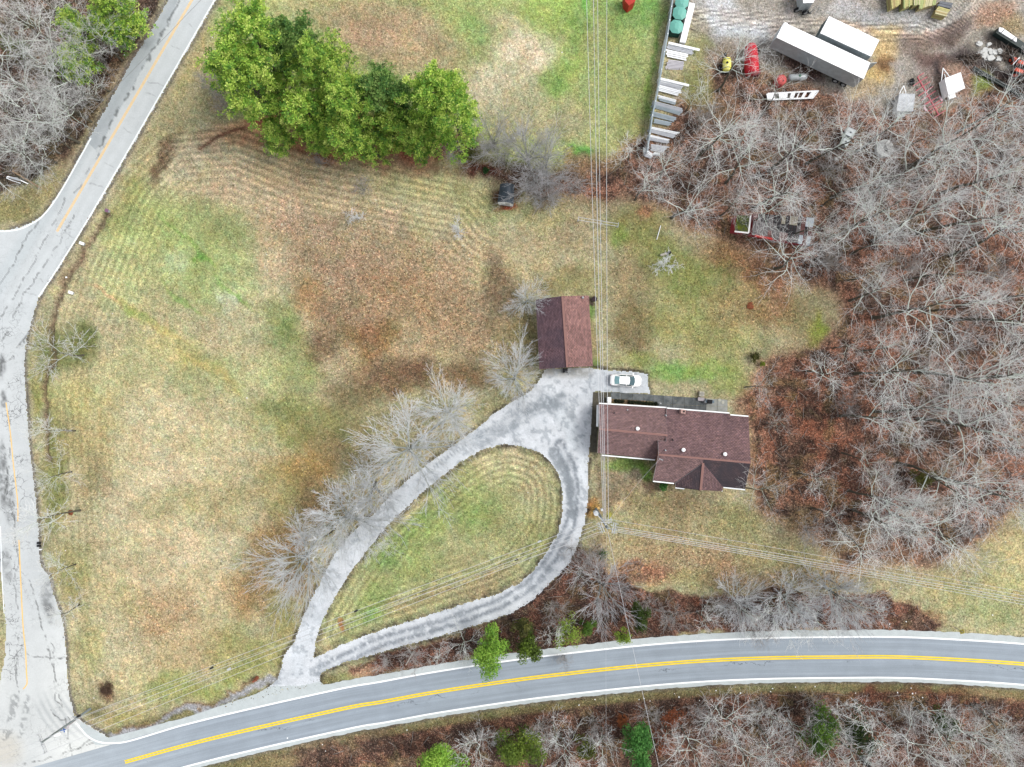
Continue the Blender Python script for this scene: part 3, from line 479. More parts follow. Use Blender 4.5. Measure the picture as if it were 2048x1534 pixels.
sheet('side_road', (-460, -330, 640, 1640), 2.0, lambda x, y: poly_in(OLD, x, y), col_old, .004, mat_sheet('worn_concrete_grey', .07, 5, crack=True), {'crk': crk_old})
def col_drv(XX, YY):
    c = np.empty(XX.shape+(3,)); c[:] = (234, 238, 242); n = fbm(XX, YY, 18, 2, 4); n2 = fbm(XX, YY, 6, 5, 3)
    arm = [(640, 1340), (762, 1283), (887, 1248), (999, 1208), (1060, 1170), (1105, 1115), (1140, 1050), (1150, 985), (1140, 930), (1120, 890)]
    d = pdist(arm, XX, YY); c = lay(c, np.exp(-((d-8)/5)**2)*np.clip(n2*2.6-.55, 0, 1)*.9, (122, 130, 138)); c = lay(c, (d < 5)*np.clip(n2*2-.7, 0, 1)*.35, (160, 168, 176))
    c = lay(c, line_mask([(1105, 905), (1128, 940), (1142, 985), (1146, 1030)], XX, YY, 6, 8, 6)*.75, (140, 148, 154))
    c = lay(c, line_mask([(960, 880), (1010, 850), (1070, 820), (1120, 800)], XX, YY, 8, 14, 8)*.8*np.clip(n*2-.3, 0, 1), (136, 144, 150))
    c = lay(c, line_mask([(1090, 800), (1130, 830), (1150, 880)], XX, YY, 10, 16, 10)*.8*np.clip(n*2-.4, 0, 1), (150, 158, 164))
    c = lay(c, line_mask([(1150, 850), (1165, 900), (1165, 1000)], XX, YY, 5, 6, 5)*.6, (244, 250, 254))
    c = lay(c, line_mask([(1120, 830), (1140, 860), (1140, 890)], XX, YY, 5, 9, 8)*.7, (244, 250, 254))
    c = lay(c, line_mask([(590, 1340), (660, 1130), (760, 1040), (860, 950), (960, 870)], XX, YY, 9, 12, 5)*.35, (214, 222, 228))
    c = lay(c, (1-smooth(YY-738-.05*(XX-1090), 2, 22))*smooth(-XX, -1200, -1170)*.75, (150, 146, 136))
    c = lay(c, smooth(XX, 1150, 1215)*.3*(YY < 800), (196, 206, 214))
    big = fbm(XX, YY, 40, 3, 5); c = lay(c, smooth(big, .54, .66)*.2, (178, 186, 194)); c = lay(c, smooth(n2, .55, .7)*.4, (242, 246, 250)); c = lay(c, smooth(fbm(XX, YY, 9, 6, 4), .58, .68)*.45, (150, 158, 164))
    tr = line_mask([(850, 950), (890, 918), (930, 890)], XX, YY, 3, 3, 1)*(np.sin((XX*.8-YY*.6)*.9) > .3)*.45; c = lay(c, tr, (140, 148, 154))
    return c*(.93+.14*n)[..., None]
sheet('driveway', (530, 730, 1310, 1380), 2.0, lambda x, y: poly_in(DRV, x, y) & ~poly_in(ISL, x, y), col_drv, .012, mat_sheet('driveway_gravel', .16, 5, gravel=True))

# ------------------------------------------------------------ highway: strip meshes with uv along and across
def spline(pl, step=6):
    out = []; p = [np.array(q, float) for q in pl]
    for i in range(len(p)-1):
        p0 = p[max(i-1, 0)]; p1 = p[i]; p2 = p[i+1]; p3 = p[min(i+2, len(p)-1)]; n = max(2, int(np.hypot(*(p2-p1))/step))
        for k in range(n):
            t = k/n; out.append(.5*((2*p1)+(-p0+p2)*t+(2*p0-5*p1+4*p2-p3)*t*t+(-p0+3*p1-3*p2+p3)*t**3))
    out.append(p[-1]); return np.array(out)
HC = spline(HWY, 8)
def offset(pl, d):
    t = np.gradient(pl, axis=0); t /= np.linalg.norm(t, axis=1)[:, None]; n = np.stack([-t[:, 1], t[:, 0]], -1); return pl+n*d
def strip(name, pl, o1, o2, z, mat, jit=0, kind='structure', nx=1, parent=None):
    offs = np.linspace(o1, o2, nx+1); rows = []
    for i, o in enumerate(offs):
        q = offset(pl, o)
        if jit and i in (0, nx): q = q+(RNG.random(q.shape)-.5)*jit
        rows.append(q)
    L = np.concatenate([[0], np.cumsum(np.linalg.norm(np.diff(pl, axis=0), axis=1))])*SC
    mb = MB(); base = {}
    for k in range(len(pl)):
        for i in range(nx+1): mb.v.append(P(rows[i][k][0], rows[i][k][1], 0, z))
    for k in range(len(pl)-1):
        for i in range(nx):
            a = k*(nx+1)+i; f = [a, a+1, a+nx+2, a+nx+1]; mb.f.append(f[::-1]); mb.mi.append(0)
            uv = [(L[k], offs[i]*SC), (L[k], offs[i+1]*SC), (L[k+1], offs[i+1]*SC), (L[k+1], offs[i]*SC)]; mb.uv += uv[::-1]
    o = part(None, name, mb, mat); o['kind'] = kind; return o
def mat_hwy():
    t = NT('highway_asphalt', .8); uv = t.uv(); p = t.pos()
    s1 = t.noise(t.scale(uv, (.06, 2.6, 1)), 1.0, 4, .6); s2 = t.noise(p, 6, 3, .7); s3 = t.noise(p, .35, 4, .6)
    sx = t.n('ShaderNodeSeparateXYZ'); t.l(uv, sx.inputs[0]); v = t.math('ABSOLUTE', sx.outputs[1])
    wp = t.math('ADD', t.math('POWER', 2.718, t.math('MULTIPLY', t.math('POWER', t.math('SUBTRACT', v, .85), 2.0), -9.0)), t.math('POWER', 2.718, t.math('MULTIPLY', t.math('POWER', t.math('SUBTRACT', v, 2.3), 2.0), -9.0)))
    f = t.math('ADD', t.mr(s1, .3, .7, .86, 1.1), t.math('MULTIPLY', wp, .10)); f = t.math('MULTIPLY', f, t.mr(s2, .3, .7, .93, 1.07)); f = t.math('MULTIPLY', f, t.mr(s3, .3, .7, .94, 1.06))
    c = t.n('ShaderNodeRGB'); c.outputs[0].default_value = alb(167, 178, 188); cc = t.mul(c.outputs[0], f)
    far = t.mr(sx.outputs[0], 78, 104, .75, 0); cc = t.mix(far, cc, t.mix(1, cc, (1.42, 1.36, 1.28, 1), 'MULTIPLY'))
    # dark seam next to the centre line
    e = t.math('SUBTRACT', sx.outputs[1], t.mr(t.noise(t.scale(uv, (.22, .2, 1)), 1.2, 4, .7), .3, .7, .1, 1.5)); e = t.mr(t.math('ABSOLUTE', e), 0, .12, 1, 0)
    m = t.mr(t.noise(t.scale(uv, (.1, .0, 1)), 1.0, 3, .6), .5, .58, 0, 1); m = t.math('MULTIPLY', m, t.math('GREATER_THAN', t.noise(p, 3, 3, .8), .48))
    cc = t.mix(t.math('MULTIPLY', t.math('MULTIPLY', e, m), .9), cc, alb(84, 92, 100)); t.bump(s2, .2, .01); return t.col(cc)
def mat_shoulder():
    t = NT('shoulder_asphalt', .85); p = t.pos(); n = t.noise(p, .8, 5, .7); n2 = t.noise(p, 6, 3, .8)
    c = t.n('ShaderNodeRGB'); c.outputs[0].default_value = alb(214, 222, 222); t.bump(n2, .2, .01)
    return t.col(t.mul(c.outputs[0], t.math('MULTIPLY', t.mr(n, .3, .7, .88, 1.08), t.mr(n2, .3, .7, .92, 1.08))))
MSH = mat_shoulder()
iN = int(np.argmin(np.abs(HC[:, 0]-236)))
strip('highway_shoulder', HC[iN:], -54, 50, .009, MSH, jit=2.5, nx=2)
strip('highway', HC, -41, 42, .014, mat_hwy(), nx=6)
mb = MB(); ap = [P(x+random.uniform(-1, 1), y+random.uniform(-1, 1), 0, .0105) for x, y in APR]
from mathutils.geometry import tessellate_polygon
for tri in tessellate_polygon([ap]):
    q = [ap[i] for i in tri]
    if (q[1]-q[0]).cross(q[2]-q[0]).z < 0: q = q[::-1]
    mb.face(q)
o = part(None, 'highway_apron', mb, MSH); o['kind'] = 'structure'
def mat_paint(name, rgb, wear=.5):
    t = NT(name, .6); p = t.pos(); n = t.noise(p, 7, 4, .8); n2 = t.noise(p, 1.3, 3, .6)
    c = t.mix(t.math('MULTIPLY', t.mr(n, .5, .68, 0, 1), wear), alb(*[q*1.17 for q in rgb]), alb(190, 194, 194)); return t.col(t.mul(c, t.mr(n2, .3, .7, .94, 1.05)))
PW = mat_paint('white_line_paint', (250, 252, 252), .25); PY = mat_paint('yellow_line_paint', (240, 206, 8), .15); PO = mat_paint('faded_orange_paint', (242, 196, 110), .5); PF = mat_paint('worn_white_paint', (240, 244, 244), .5)
iY = int(np.argmin(np.abs(HC[:, 0]-252)))
strip('yellow_line', HC[iY:], -3.6, -.75, .018, PY); strip('yellow_line', HC[iY:], .75, 3.6, .018, PY)
strip('white_line', HC[iY-6:], 39.9, 43.0, .018, PW)
nl = [tuple(q) for q in offset(HC, -40)[::3] if q[0] > 330]
wl = spline([(152, 1446), (160, 1455), (172, 1469), (186, 1479), (204, 1485), (230, 1486), (262, 1481)]+nl, 5)
strip('white_line', wl, -1.6, 1.6, .018, PW)
strip('yellow_line', spline([(560, -300), (384, 0), (160, 384), (114, 463)], 8), -2.1, -.6, .009, PO); strip('yellow_line', spline([(560, -300), (384, 0), (160, 384), (114, 463)], 8), .6, 2.1, .009, PO)
strip('white_line', spline([(604, -300), (428, 2), (207, 386), (125, 521), (77, 594)], 8), -1.4, 1.4, .009, PF)
strip('white_line', spline([(182, 276), (122, 382), (88, 429), (62, 448), (25, 461), (-60, 464)], 6), -1.5, 1.5, .009, PF)
strip('yellow_line', spline([(12, 805), (21, 868), (27, 930), (35, 1000), (36, 1043)], 6), -1.0, 1.0, .009, PO)
strip('yellow_line', spline([(38, 1080), (41, 1150), (46, 1250), (51, 1300), (53, 1345), (54, 1368), (46, 1378)], 6), -1.1, 1.1, .009, PO)
strip('white_line', spline([(1, 1052), (4, 1150), (8, 1225)], 6), -.8, .8, .009, PF)

# ============================================================ buildings
def mat_shingle(name, rgb, light, stain=0.0, stain_rgb=(70, 62, 68)):
    t = NT(name, .92); uv = t.uv(); p = t.pos()
    br = t.n('ShaderNodeTexBrick'); t.l(uv, br.inputs[0]); br.inputs['Scale'].default_value = 1.0
    br.inputs['Brick Width'].default_value = .4; br.inputs['Row Height'].default_value = .22; br.inputs['Mortar Size'].default_value = .035; br.inputs['Mortar Smooth'].default_value = .4
    br.inputs['Color1'].default_value = alb(*[q*1.1 for q in rgb]); br.inputs['Color2'].default_value = alb(*[q*1.08 for q in light]); br.inputs['Mortar'].default_value = alb(*[q*.72 for q in rgb]); br.inputs['Bias'].default_value = -.1
    v = t.vor(t.scale(uv, (4.0, 6.6, 1)), 1.0); sp = t.n('ShaderNodeSeparateColor'); t.l(v.outputs['Color'], sp.inputs[0])
    f = t.math('MULTIPLY', t.mr(sp.outputs[0], 0, 1, .7, 1.36), t.mr(t.noise(p, .5, 4, .6), .3, .7, .86, 1.1))
    c = t.mul(br.outputs['Color'], f)
    st = t.noise(t.scale(uv, (.35, .05, 1)), 1.0, 3, .5); c = t.mix(t.mr(st, .5, .68, 0, max(stain, .15)), c, alb(*stain_rgb))
    if stain: c = t.mix(t.mr(t.noise(p, .3, 3, .6), .35, .6, 0, stain), c, alb(*stain_rgb))
    t.bump(br.outputs['Fac'], -.6, .03); return t.col(c)
SHG = mat_shingle('roof_shingles', (134, 108, 108), (150, 120, 116)); SHG2 = mat_shingle('roof_shingles_stained', (132, 104, 106), (148, 116, 112), .25)
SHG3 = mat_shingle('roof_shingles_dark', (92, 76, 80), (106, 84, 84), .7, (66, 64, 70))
CAP = plain('ridge_cap', (164, 124, 116), .9, var=.15, sc=8); WHT = plain('white_trim', (246, 248, 248), .5, var=.05); BRK = plain('brick_wall', (150, 104, 88), .9, var=.2, sc=6)
GLS = plain('window_glass', (60, 76, 84), .12, var=.1, spec=.6); DRK = plain('dark_metal', (44, 46, 50), .5, var=.2); GALV = plain('galvanised_metal', (196, 200, 204), .45, .2, var=.1)
WOODG = plain('weathered_wood', (170, 158, 140), .85, var=.2, sc=4); BLK = plain('black_rubber', (34, 35, 38), .75, var=.15); CHR = plain('wheel_metal', (206, 208, 210), .35, .3, var=.05)

def roof_slab(root, name, pts, mats, u, th=.16, lab=None, cap=None):
    mb = MB(); pts = [Vector(p) for p in pts]
    if (pts[1]-pts[0]).cross(pts[2]-pts[0]).z < 0: pts = pts[::-1]
    mb.face(pts, u); low = [p-Vector((0, 0, th)) for p in pts]; mb.face(low[::-1], u, 1)
    for i in range(len(pts)):
        j = (i+1) % len(pts); mb.face([low[i], low[j], pts[j], pts[i]], u, 1)
    return part(root, name, mb, mats, lab)
def ridge(root, a, b, w=.26, mat=None):
    mb = MB(); a = Vector(a)+Vector((0, 0, .03)); b = Vector(b)+Vector((0, 0, .03)); mb.bar(a, b, w, .05)
    return part(root, 'ridge_cap', mb, mat or CAP)
def walls(root, poly, h, mat, name='wall', inset=.5):
    cx = sum(p[0] for p in poly)/len(poly); cy = sum(p[1] for p in poly)/len(poly); q = []
    n = len(poly)
    for i in range(n):
        a, b, c = Vector(poly[i-1]), Vector(poly[i]), Vector(poly[(i+1) % n]); d1 = (b-a).normalized(); d2 = (c-b).normalized()
        s = 1 if sum(poly[k][0]*poly[(k+1) % n][1]-poly[(k+1) % n][0]*poly[k][1] for k in range(n)) > 0 else -1
        n1 = Vector((-d1.y, d1.x))*s; n2 = Vector((-d2.y, d2.x))*s; m = n1+n2; m = m*(inset/(max(.2, m.dot(n1)))); q.append((b+m)[:])
    mb = MB(); mb.prism(q, 0, h); part(root, name, mb, mat); return q
def opening(root, a, b, t0, w, z0, h, kind='window'):
    """window or door on wall from a to b at fraction t0"""
    a = Vector((a[0], a[1], 0)); b = Vector((b[0], b[1], 0)); d = (b-a).normalized(); nrm = Vector((d.y, -d.x, 0)); c = a+(b-a)*t0+Vector((0, 0, z0+h/2))
    rz = math.atan2(d.y, d.x); mb = MB(); mb.box(c+nrm*.02, (w+.16, .10, h+.16), rz); f = part(root, kind, mb, WHT)
    m2 = MB(); m2.box(c+nrm*.07, (w, .04, h), rz); g = bpy.data.objects.new('pane' if kind == 'window' else 'panel', m2.mesh('pane', GLS if kind == 'window' else DRK, Vector(root['_abs']))); COL.objects.link(g); g.parent = f
def gutter(root, a, b, w=.16, label=None):
    mb = MB(); mb.bar(a, b, w, .13); return part(root, 'gutter', mb, WHT, label)
def vent_round(root, px, py, h):
    c = P(px, py, h); mb = MB(); mb.cyl(c, .16, h-.45, h+.12, 12); mb.cyl(c, .27, h+.1, h+.2, 16); mb.cyl(c, .24, h+.2, h+.32, 16, r2=.08); part(root, 'roof_vent', mb, WHT, smooth=False)
def pipe(root, px, py, h, mat=None, r=.09):
    c = P(px, py, h); mb = MB(); mb.cyl(c, r, h-.5, h+.25, 8); mb.cyl(c, r*1.9, h-.35, h-.02, 8, r2=r); part(root, 'vent_pipe', mb, mat or DRK)

# house
E = 2.7; hroot = thing('house', 'long brick house with brown shingle roof in two joined blocks beside the gravel drive', 'house', P(1350, 890, 0)); hroot['_abs'] = tuple(hroot.location)
uH = (P(1500, 833, 0)-P(1333, 817, 0)).normalized()
WE, WR, ME, MR_ = 2.8, 4.5, 3.1, 5.3
nwW = P(1197, 808, WE); neW = P(1335, 816.5, WE); rW0 = P(1198, 858, WR); rW1 = P(1335, 870.5, WR); swW = P(1195, 906, WE); seW = P(1322, 920, WE)
roof_slab(hroot, 'roof', [nwW, neW, rW1, rW0], [SHG, WHT], uH, lab='brown shingle roof of the west wing'); roof_slab(hroot, 'roof', [rW0, rW1, seW, swW], [SHG, WHT], uH)
ridge(hroot, rW0, rW1)
nM0 = P(1333, 817.5, ME); nM1 = P(1460, 827.5, ME); nM2 = P(1460, 831, ME); nM3 = P(1497, 834, ME)
rM0 = P(1317, 909, MR_); rM1 = P(1501.5, 925.5, MR_)
q1 = P(1332, 882, 4.6); q0 = P(1316, 881, 4.6)
roof_slab(hroot, 'roof', [nM0, nM1, nM2, nM3, rM1, rM0, q0, q1], [SHG2, WHT], uH, lab='brown shingle roof of the east block, streaked dark')
gEnd = P(1401, 980.5, 4.3); gA = P(1406, 926, 5.05); gW = P(1351, 974.5, 3.05); gE_ = P(1444, 982, 3.05)
sM0 = P(1306, 961, 3.5); sM1 = P(1349, 965, 3.5); sM2 = P(1447, 973.5, 3.5); sM3 = P(1490, 978, 3.5)
mid = rM0+(rM1-rM0)*.49
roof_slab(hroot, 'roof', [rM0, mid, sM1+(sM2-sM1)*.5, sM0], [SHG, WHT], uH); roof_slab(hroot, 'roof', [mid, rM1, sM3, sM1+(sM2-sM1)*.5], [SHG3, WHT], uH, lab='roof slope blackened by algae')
ridge(hroot, rM0, rM1)
ug = (gEnd-gA).normalized()
up = Vector((0, 0, .06))
roof_slab(hroot, 'porch_roof', [gA+up, gEnd+up, gW+up, P(1351, 966, 3.62)], [SHG3, WHT], ug); roof_slab(hroot, 'porch_roof', [gA+up, P(1446, 974, 3.62), gE_+up, gEnd+up], [SHG2, WHT], ug)  # darker west slope, lighter east slope: light from the east painted by material
ridge(hroot, gA+up, gEnd+up, .34)
wq = [P(1198, 808, E)[:2], P(1335, 816.5, E)[:2], P(1335, 918, E)[:2], P(1197, 904, E)[:2]]
ww = walls(hroot, wq, WE-.17, BRK); mq = [P(1332, 818, ME)[:2], P(1496, 834, ME)[:2], P(1489, 977, 3.5)[:2], P(1311, 961, 3.5)[:2]]
mw = walls(hroot, mq, ME-.17, BRK)
mb = MB(); pg = [P(1353, 962, 3)[:2], P(1443, 970, 3)[:2], P(1441, 980, 3)[:2], P(1353, 973, 3)[:2]]; mb.prism(pg, 0, 2.8); part(hroot, 'porch_wall', mb, BRK)
# gable ends
def gable(root, a, b, top, z, mat, th=.14):
    a = Vector((a[0], a[1], z)); b = Vector((b[0], b[1], z)); t = Vector(top); n = Vector(((b-a).y, -(b-a).x, 0)).normalized()*th; mb = MB()
    f = [a, b, t]; g = [q-n for q in f]; mb.face(f); mb.face(g[::-1])
    for i in range(3): j = (i+1) % 3; mb.face([f[j], f[i], g[i], g[j]])
    part(root, 'gable', mb, mat)
gable(hroot, P(1201, 903, WE), P(1202, 811, WE), (P(1202, 858, WR)+Vector((0, 0, -.25))), WE-.2, WHT)
gable(hroot, (sM0+uH*.4)[:2], P(1322, 862, 3.4)[:2], rM0+uH*.35+Vector((0, 0, -.25)), 3.0, BRK); gable(hroot, P(1494, 838, ME)[:2], P(1488, 974, 3.5)[:2], rM1-uH*.45+Vector((0, 0, -.25)), ME-.2, BRK)
gable(hroot, P(1441, 980, 3)[:2], P(1354, 973, 3)[:2], gEnd+Vector((0, .4, -.25)), 2.8, WHT)
for a, b in ((P(1198, 806.5, WE), P(1333, 815, WE)), (P(1334, 816, ME), P(1459, 826, ME)), (P(1461, 829.5, ME), P(1497, 832.5, ME)), (P(1204, 910.5, WE), P(1310, 920, WE)), (P(1306, 962.5, 3.4), P(1348, 967, 3.4)), (P(1447, 975, 3.4), P(1490, 979.5, 3.4)), (P(1351, 975.5, 3), P(1369, 977.5, 3))): gutter(hroot, a-Vector((0, 0, .06)), b-Vector((0, 0, .06)))
mb = MB(); mb.bar(P(1195.5, 810, 2.4), P(1194.5, 853, 2.4), .3, .2); part(hroot, 'garage_door_trim', mb, WHT)
mb = MB(); c = P(1318, 806, 1.3); mb.box(c, (.1, .1, 2.6)); part(hroot, 'downspout', mb, WHT); mb = MB(); mb.bar(P(1444, 983, 2.9), P(1444, 976, 2.9), .1, .1); part(hroot, 'downspout', mb, WHT)
def lift(px, py, a, b, c):   # height of a roof plane under a pixel
    n = (b-a).cross(c-a); o = Vector((0, 0, CAMH)); d = P(px, py, 0)-o; t = (a-o).dot(n)/d.dot(n); return (o+d*t).z
for x, y, pl in ((1275, 857, (rW0, rW1, nwW)), (1366.6, 899.5, (rM0, rM1, nM0)), (1449.7, 908, (rM0, rM1, nM0))): vent_round(hroot, x, y, lift(x, y, *pl)+.2)
for x, y, pl in ((1229, 826, (rW0, rW1, nwW)), (1255, 819.5, (rW0, rW1, nwW)), (1346, 880, (rM0, rM1, nM0)), (1331, 900.6, (rM0, rM1, nM0)), (1332, 831, (rM0, rM1, nM0))): pipe(hroot, x, y, lift(x, y, *pl)+.15, DRK if x in (1229, 1346) else GALV)
zc = lift(1366, 823, rM0, rM1, nM0); c = P(1366, 823, zc+.7); mb = MB(); rz = math.atan2(uH.y, uH.x)
mb.box((c.x, c.y, zc+.2), (.66, .56, 1.4), rz); ch = part(hroot, 'chimney', mb, plain('chimney_brick', (204, 166, 156), .9)); mb = MB(); mb.box((c.x+.08, c.y, zc+.92), (.26, .26, .05), rz); g = bpy.data.objects.new('flue', mb.mesh('flue', BLK, Vector(hroot['_abs']))); COL.objects.link(g); g.parent = ch
mb = MB(); a = P(1320, 918, 5.4); mb.tube([a-Vector((0, 0, .6)), a+Vector((0, 0, .9))], .05, 6); mb.bar(a+Vector((-.25, .1, .5)), a+Vector((.3, -.1, .6)), .12, .1); part(hroot, 'service_mast', mb, GALV)
for t0 in (.2, .5, .8): opening(hroot, mw[3], mw[2], t0, 1.3, .9, 1.2)
for t0 in (.35, .72): opening(hroot, ww[3], ww[2], t0, 1.3, .9, 1.2)
opening(hroot, mw[1], mw[0], .3, 1.2, .9, 1.2); opening(hroot, mw[1], mw[0], .72, .95, .1, 2.05, 'door'); opening(hroot, ww[0], ww[3], .5, 2.6, .05, 2.1, 'door')

# garage
groot = thing('garage', 'detached two-slope brown shingle garage above the gravel turning circle', 'garage', P(1130, 665, 0)); groot['_abs'] = tuple(groot.location)
GE, GR = 2.8, 4.6
gNW, gRN, gNE, gSE, gRS, gSW = P(1071.5, 599, GE), P(1124.6, 592, GR), P(1177.6, 591, GE), P(1186, 732, GE), P(1134.6, 734.5, GR), P(1078.6, 738.5, GE)
ug = (gRS-gRN).normalized()
roof_slab(groot, 'roof', [gNW, gRN, gRS, gSW], [mat_shingle('roof_shingles_west_shaded', (118, 92, 98), (136, 104, 108), .4, (84, 76, 88)), WHT], ug, lab='west slope, streaked, with painted shade'); roof_slab(groot, 'roof', [gRN, gNE, gSE, gRS], [mat_shingle('roof_shingles_east_lit', (144, 110, 106), (168, 126, 118), .0), WHT], ug, lab='east slope, painted lighter as the lit side')  # light from the east painted into both slope colours, besides the dark streaks
ridge(groot, gRN, gRS, .3)
gq = walls(groot, [gNW[:2], gNE[:2], gSE[:2], gSW[:2]], GE-.17, plain('garage_siding', (176, 164, 148), .8), inset=.42)
gable(groot, gq[3], gq[2], gRS-ug*.4-Vector((0, 0, .3)), GE-.2, WHT); gable(groot, gq[1], gq[0], gRN+ug*.4-Vector((0, 0, .3)), GE-.2, WHT)
opening(groot, gq[3], gq[2], .3, 2.5, .05, 2.1, 'door'); opening(groot, gq[3], gq[2], .74, 2.5, .05, 2.1, 'door'); opening(groot, gq[1], gq[2], .5, .9, 1.2, .9)
zv = lift(1165.5, 594.5, gRN, gNE, gSE); pipe(groot, 1165.5, 595, zv+.2, GALV, .12)

# small black barrel-roofed shed
sroot = thing('garden_shed', 'small black-roofed garden shed with white front at the edge of the brush', 'shed', P(1012, 392, 0)); sroot['_abs'] = tuple(sroot.location)
SHD = plain('black_metal_roof', (74, 84, 94), .45, .1, var=.25, sc=1.5); a0, a1 = P(1014.5, 366.5, 2.7), P(1011.5, 404, 2.7); w0 = P(1000.5, 368, 2.1); w1 = P(995, 404.5, 2.1); e0 = P(1029, 369, 2.1); e1 = P(1027, 409, 2.1)
mb = MB(); n = 8
def arc(l, t, r, k):
    q = k/n; p = l*(1-q)**2+(t*2-(l+r)*.5)*2*q*(1-q)+r*q*q; return p
for k in range(n):
    A, B, C2, D2 = arc(w0, a0, e0, k), arc(w0, a0, e0, k+1), arc(w1, a1, e1, k+1), arc(w1, a1, e1, k); mb.face([A, D2, C2, B]); lo = Vector((0, 0, -.06)); mb.face([A+lo, B+lo, C2+lo, D2+lo])
part(sroot, 'roof', mb, SHD); mb = MB(); i = Vector((.12, 0)); poly = [(w0[0]+.1, w0[1]-.1), (e0[0]-.1, e0[1]-.1), (e1[0]-.1, e1[1]+.25), (w1[0]+.1, w1[1]+.25)]
mb.prism(poly, 0, 2.0); part(sroot, 'wall', mb, WHT)
mb = MB(); f = [Vector((poly[3][0], poly[3][1]-.02, 0)), Vector((poly[2][0], poly[2][1]-.02, 0))]+[arc(w1, a1, e1, k)+Vector((0, .12, -.07)) for k in range(n, -1, -1)]; mb.face(f); mb.face([p+Vector((0, .1, 0)) for p in f][::-1]); part(sroot, 'gable_front', mb, WHT)
mb = MB(); c = (Vector(poly[3])+Vector(poly[2]))/2; mb.box((c.x, c.y-.05, 1.0), (1.3, .06, 1.8), math.atan2(poly[2][1]-poly[3][1], poly[2][0]-poly[3][0])); d = part(sroot, 'door', mb, plain('shed_door_paint', (226, 228, 226), .6))
mb = MB(); mb.box((c.x+.2, c.y-.1, 1.0), (.06, .06, .25)); g = bpy.data.objects.new('handle', mb.mesh('handle', DRK, Vector(sroot['_abs']))); COL.objects.link(g); g.parent = d

# mossy red shed and long rusty shed in the woods edge
RED_ = plain('red_barn_paint', (178, 62, 70), .7, var=.2, sc=2); rroot = thing('red_shed', 'small red shed with moss-covered roof and peeling white trim at the edge of the woods', 'shed', P(1485, 450, 0)); rroot['_abs'] = tuple(rroot.location)
t = NT('mossy_roof', .95); p_ = t.pos(); MOSS = t.col(t.mix(t.mr(t.noise(p_, 1.4, 5, .7), .38, .58, 0, 1), alb(70, 74, 72), t.ramp(t.noise(p_, 2.5, 3), [(.3, alb(60, 74, 20)), (.7, alb(122, 132, 30))])))
ra, rb, rc, rd = P(1474, 430, 2.6), P(1501, 431.5, 2.6), P(1497, 466, 2.5), P(1469, 463, 2.5); roof_slab(rroot, 'roof', [ra, rb, rc, rd], [MOSS, RED_], rb-ra, .14)
mb = MB(); mb.prism([(ra+(rb-ra)*.03)[:2], (rb-(rb-ra)*.05)[:2], (rc-(rc-rd)*.05+Vector((0, .3, 0)))[:2], (rd+(rc-rd)*.03+Vector((0, .3, 0)))[:2]], 0, 2.4); part(rroot, 'wall', mb, RED_)
for a, b in ((rd, rc), (rb, rc)):
    mb = MB(); mb.bar(a+Vector((0, 0, .03)), b+Vector((0, 0, .03)), .22, .1); part(rroot, 'trim', mb, mat_paint('peeling_white', (236, 232, 230), 1.0), 'peeling white trim board')
lroot = thing('tin_shed', 'long collapsing tin-roofed shed with rusty and white roof sheets under bare branches', 'shed', P(1565, 460, 0)); lroot['_abs'] = tuple(lroot.location)
la, lb, lc, ld = P(1507, 427, 2.4), P(1629, 436, 2.4), P(1619, 491.5, 2.2), P(1504, 470, 2.2)
TIN = [plain('tin_grey', (128, 124, 124), .6, .3, .25, 1), plain('tin_rust', (136, 96, 92), .8, .1, .3, 2), plain('tin_dark_litter', (66, 62, 64), .9, 0, .4, 3), plain('tin_white', (208, 218, 226), .5, .2, .12, 2), plain('tin_pale_tan', (176, 168, 150), .8, 0, .2, 2)]
pat = [(1, 0, 0), (0, 0, 0), (2, 0, 0), (2, 0, 0), (0, 0, 1), (2, 0, 0), (2, 2, 0), (4, 2, 1), (2, 2, 1), (4, 2, 2), (4, 2, 0), (2, 0, 0), (1, 1, 3), (3, 2, 1), (3, 1, 3)]
for i in range(15):
    for j in range(3):
        f = lambda u, v: la*(1-u)*(1-v)+lb*u*(1-v)+lc*u*v+ld*(1-u)*v
        u0, u1 = i/15, (i+.97)/15; v0, v1 = j/3, (j+1.02)/3; z = Vector((0, 0, .03*(2-j)+random.uniform(0, .03)+.015*(i % 2)))
        q = [f(u0, v0)+z, f(u1, v0)+z, f(u1, v1)+z, f(u0, v1)+z]; mb = MB(); w = (q[1]-q[0])/4; 
        for k in range(4):
            h0 = Vector((0, 0, .03*(k % 2))); h1 = Vector((0, 0, .03*((k+1) % 2))); a_, b_ = q[0]+w*k, q[0]+w*(k+1); c_, d_ = q[3]+(q[2]-q[3])*(k+1)/4, q[3]+(q[2]-q[3])*k/4; mb.face([d_+h0, c_+h1, b_+h1, a_+h0])
        part(lroot, 'roof_sheet', mb, TIN[pat[i][j]])
mb = MB(); mb.prism([(la+(lb-la)*.01)[:2], (lb-(lb-la)*.02)[:2], (lc-(lc-ld)*.02+Vector((0, .3, 0)))[:2], (ld+(lc-ld)*.01+Vector((0, .3, 0)))[:2]], 0, 2.05); part(lroot, 'wall', mb, RED_)
mb = MB(); mb.bar(ld+(lc-ld)*.05, ld+(lc-ld)*.36, .3, .12); part(lroot, 'fascia', mb, plain('bright_red_paint', (216, 62, 56), .6), 'bright red fascia board')

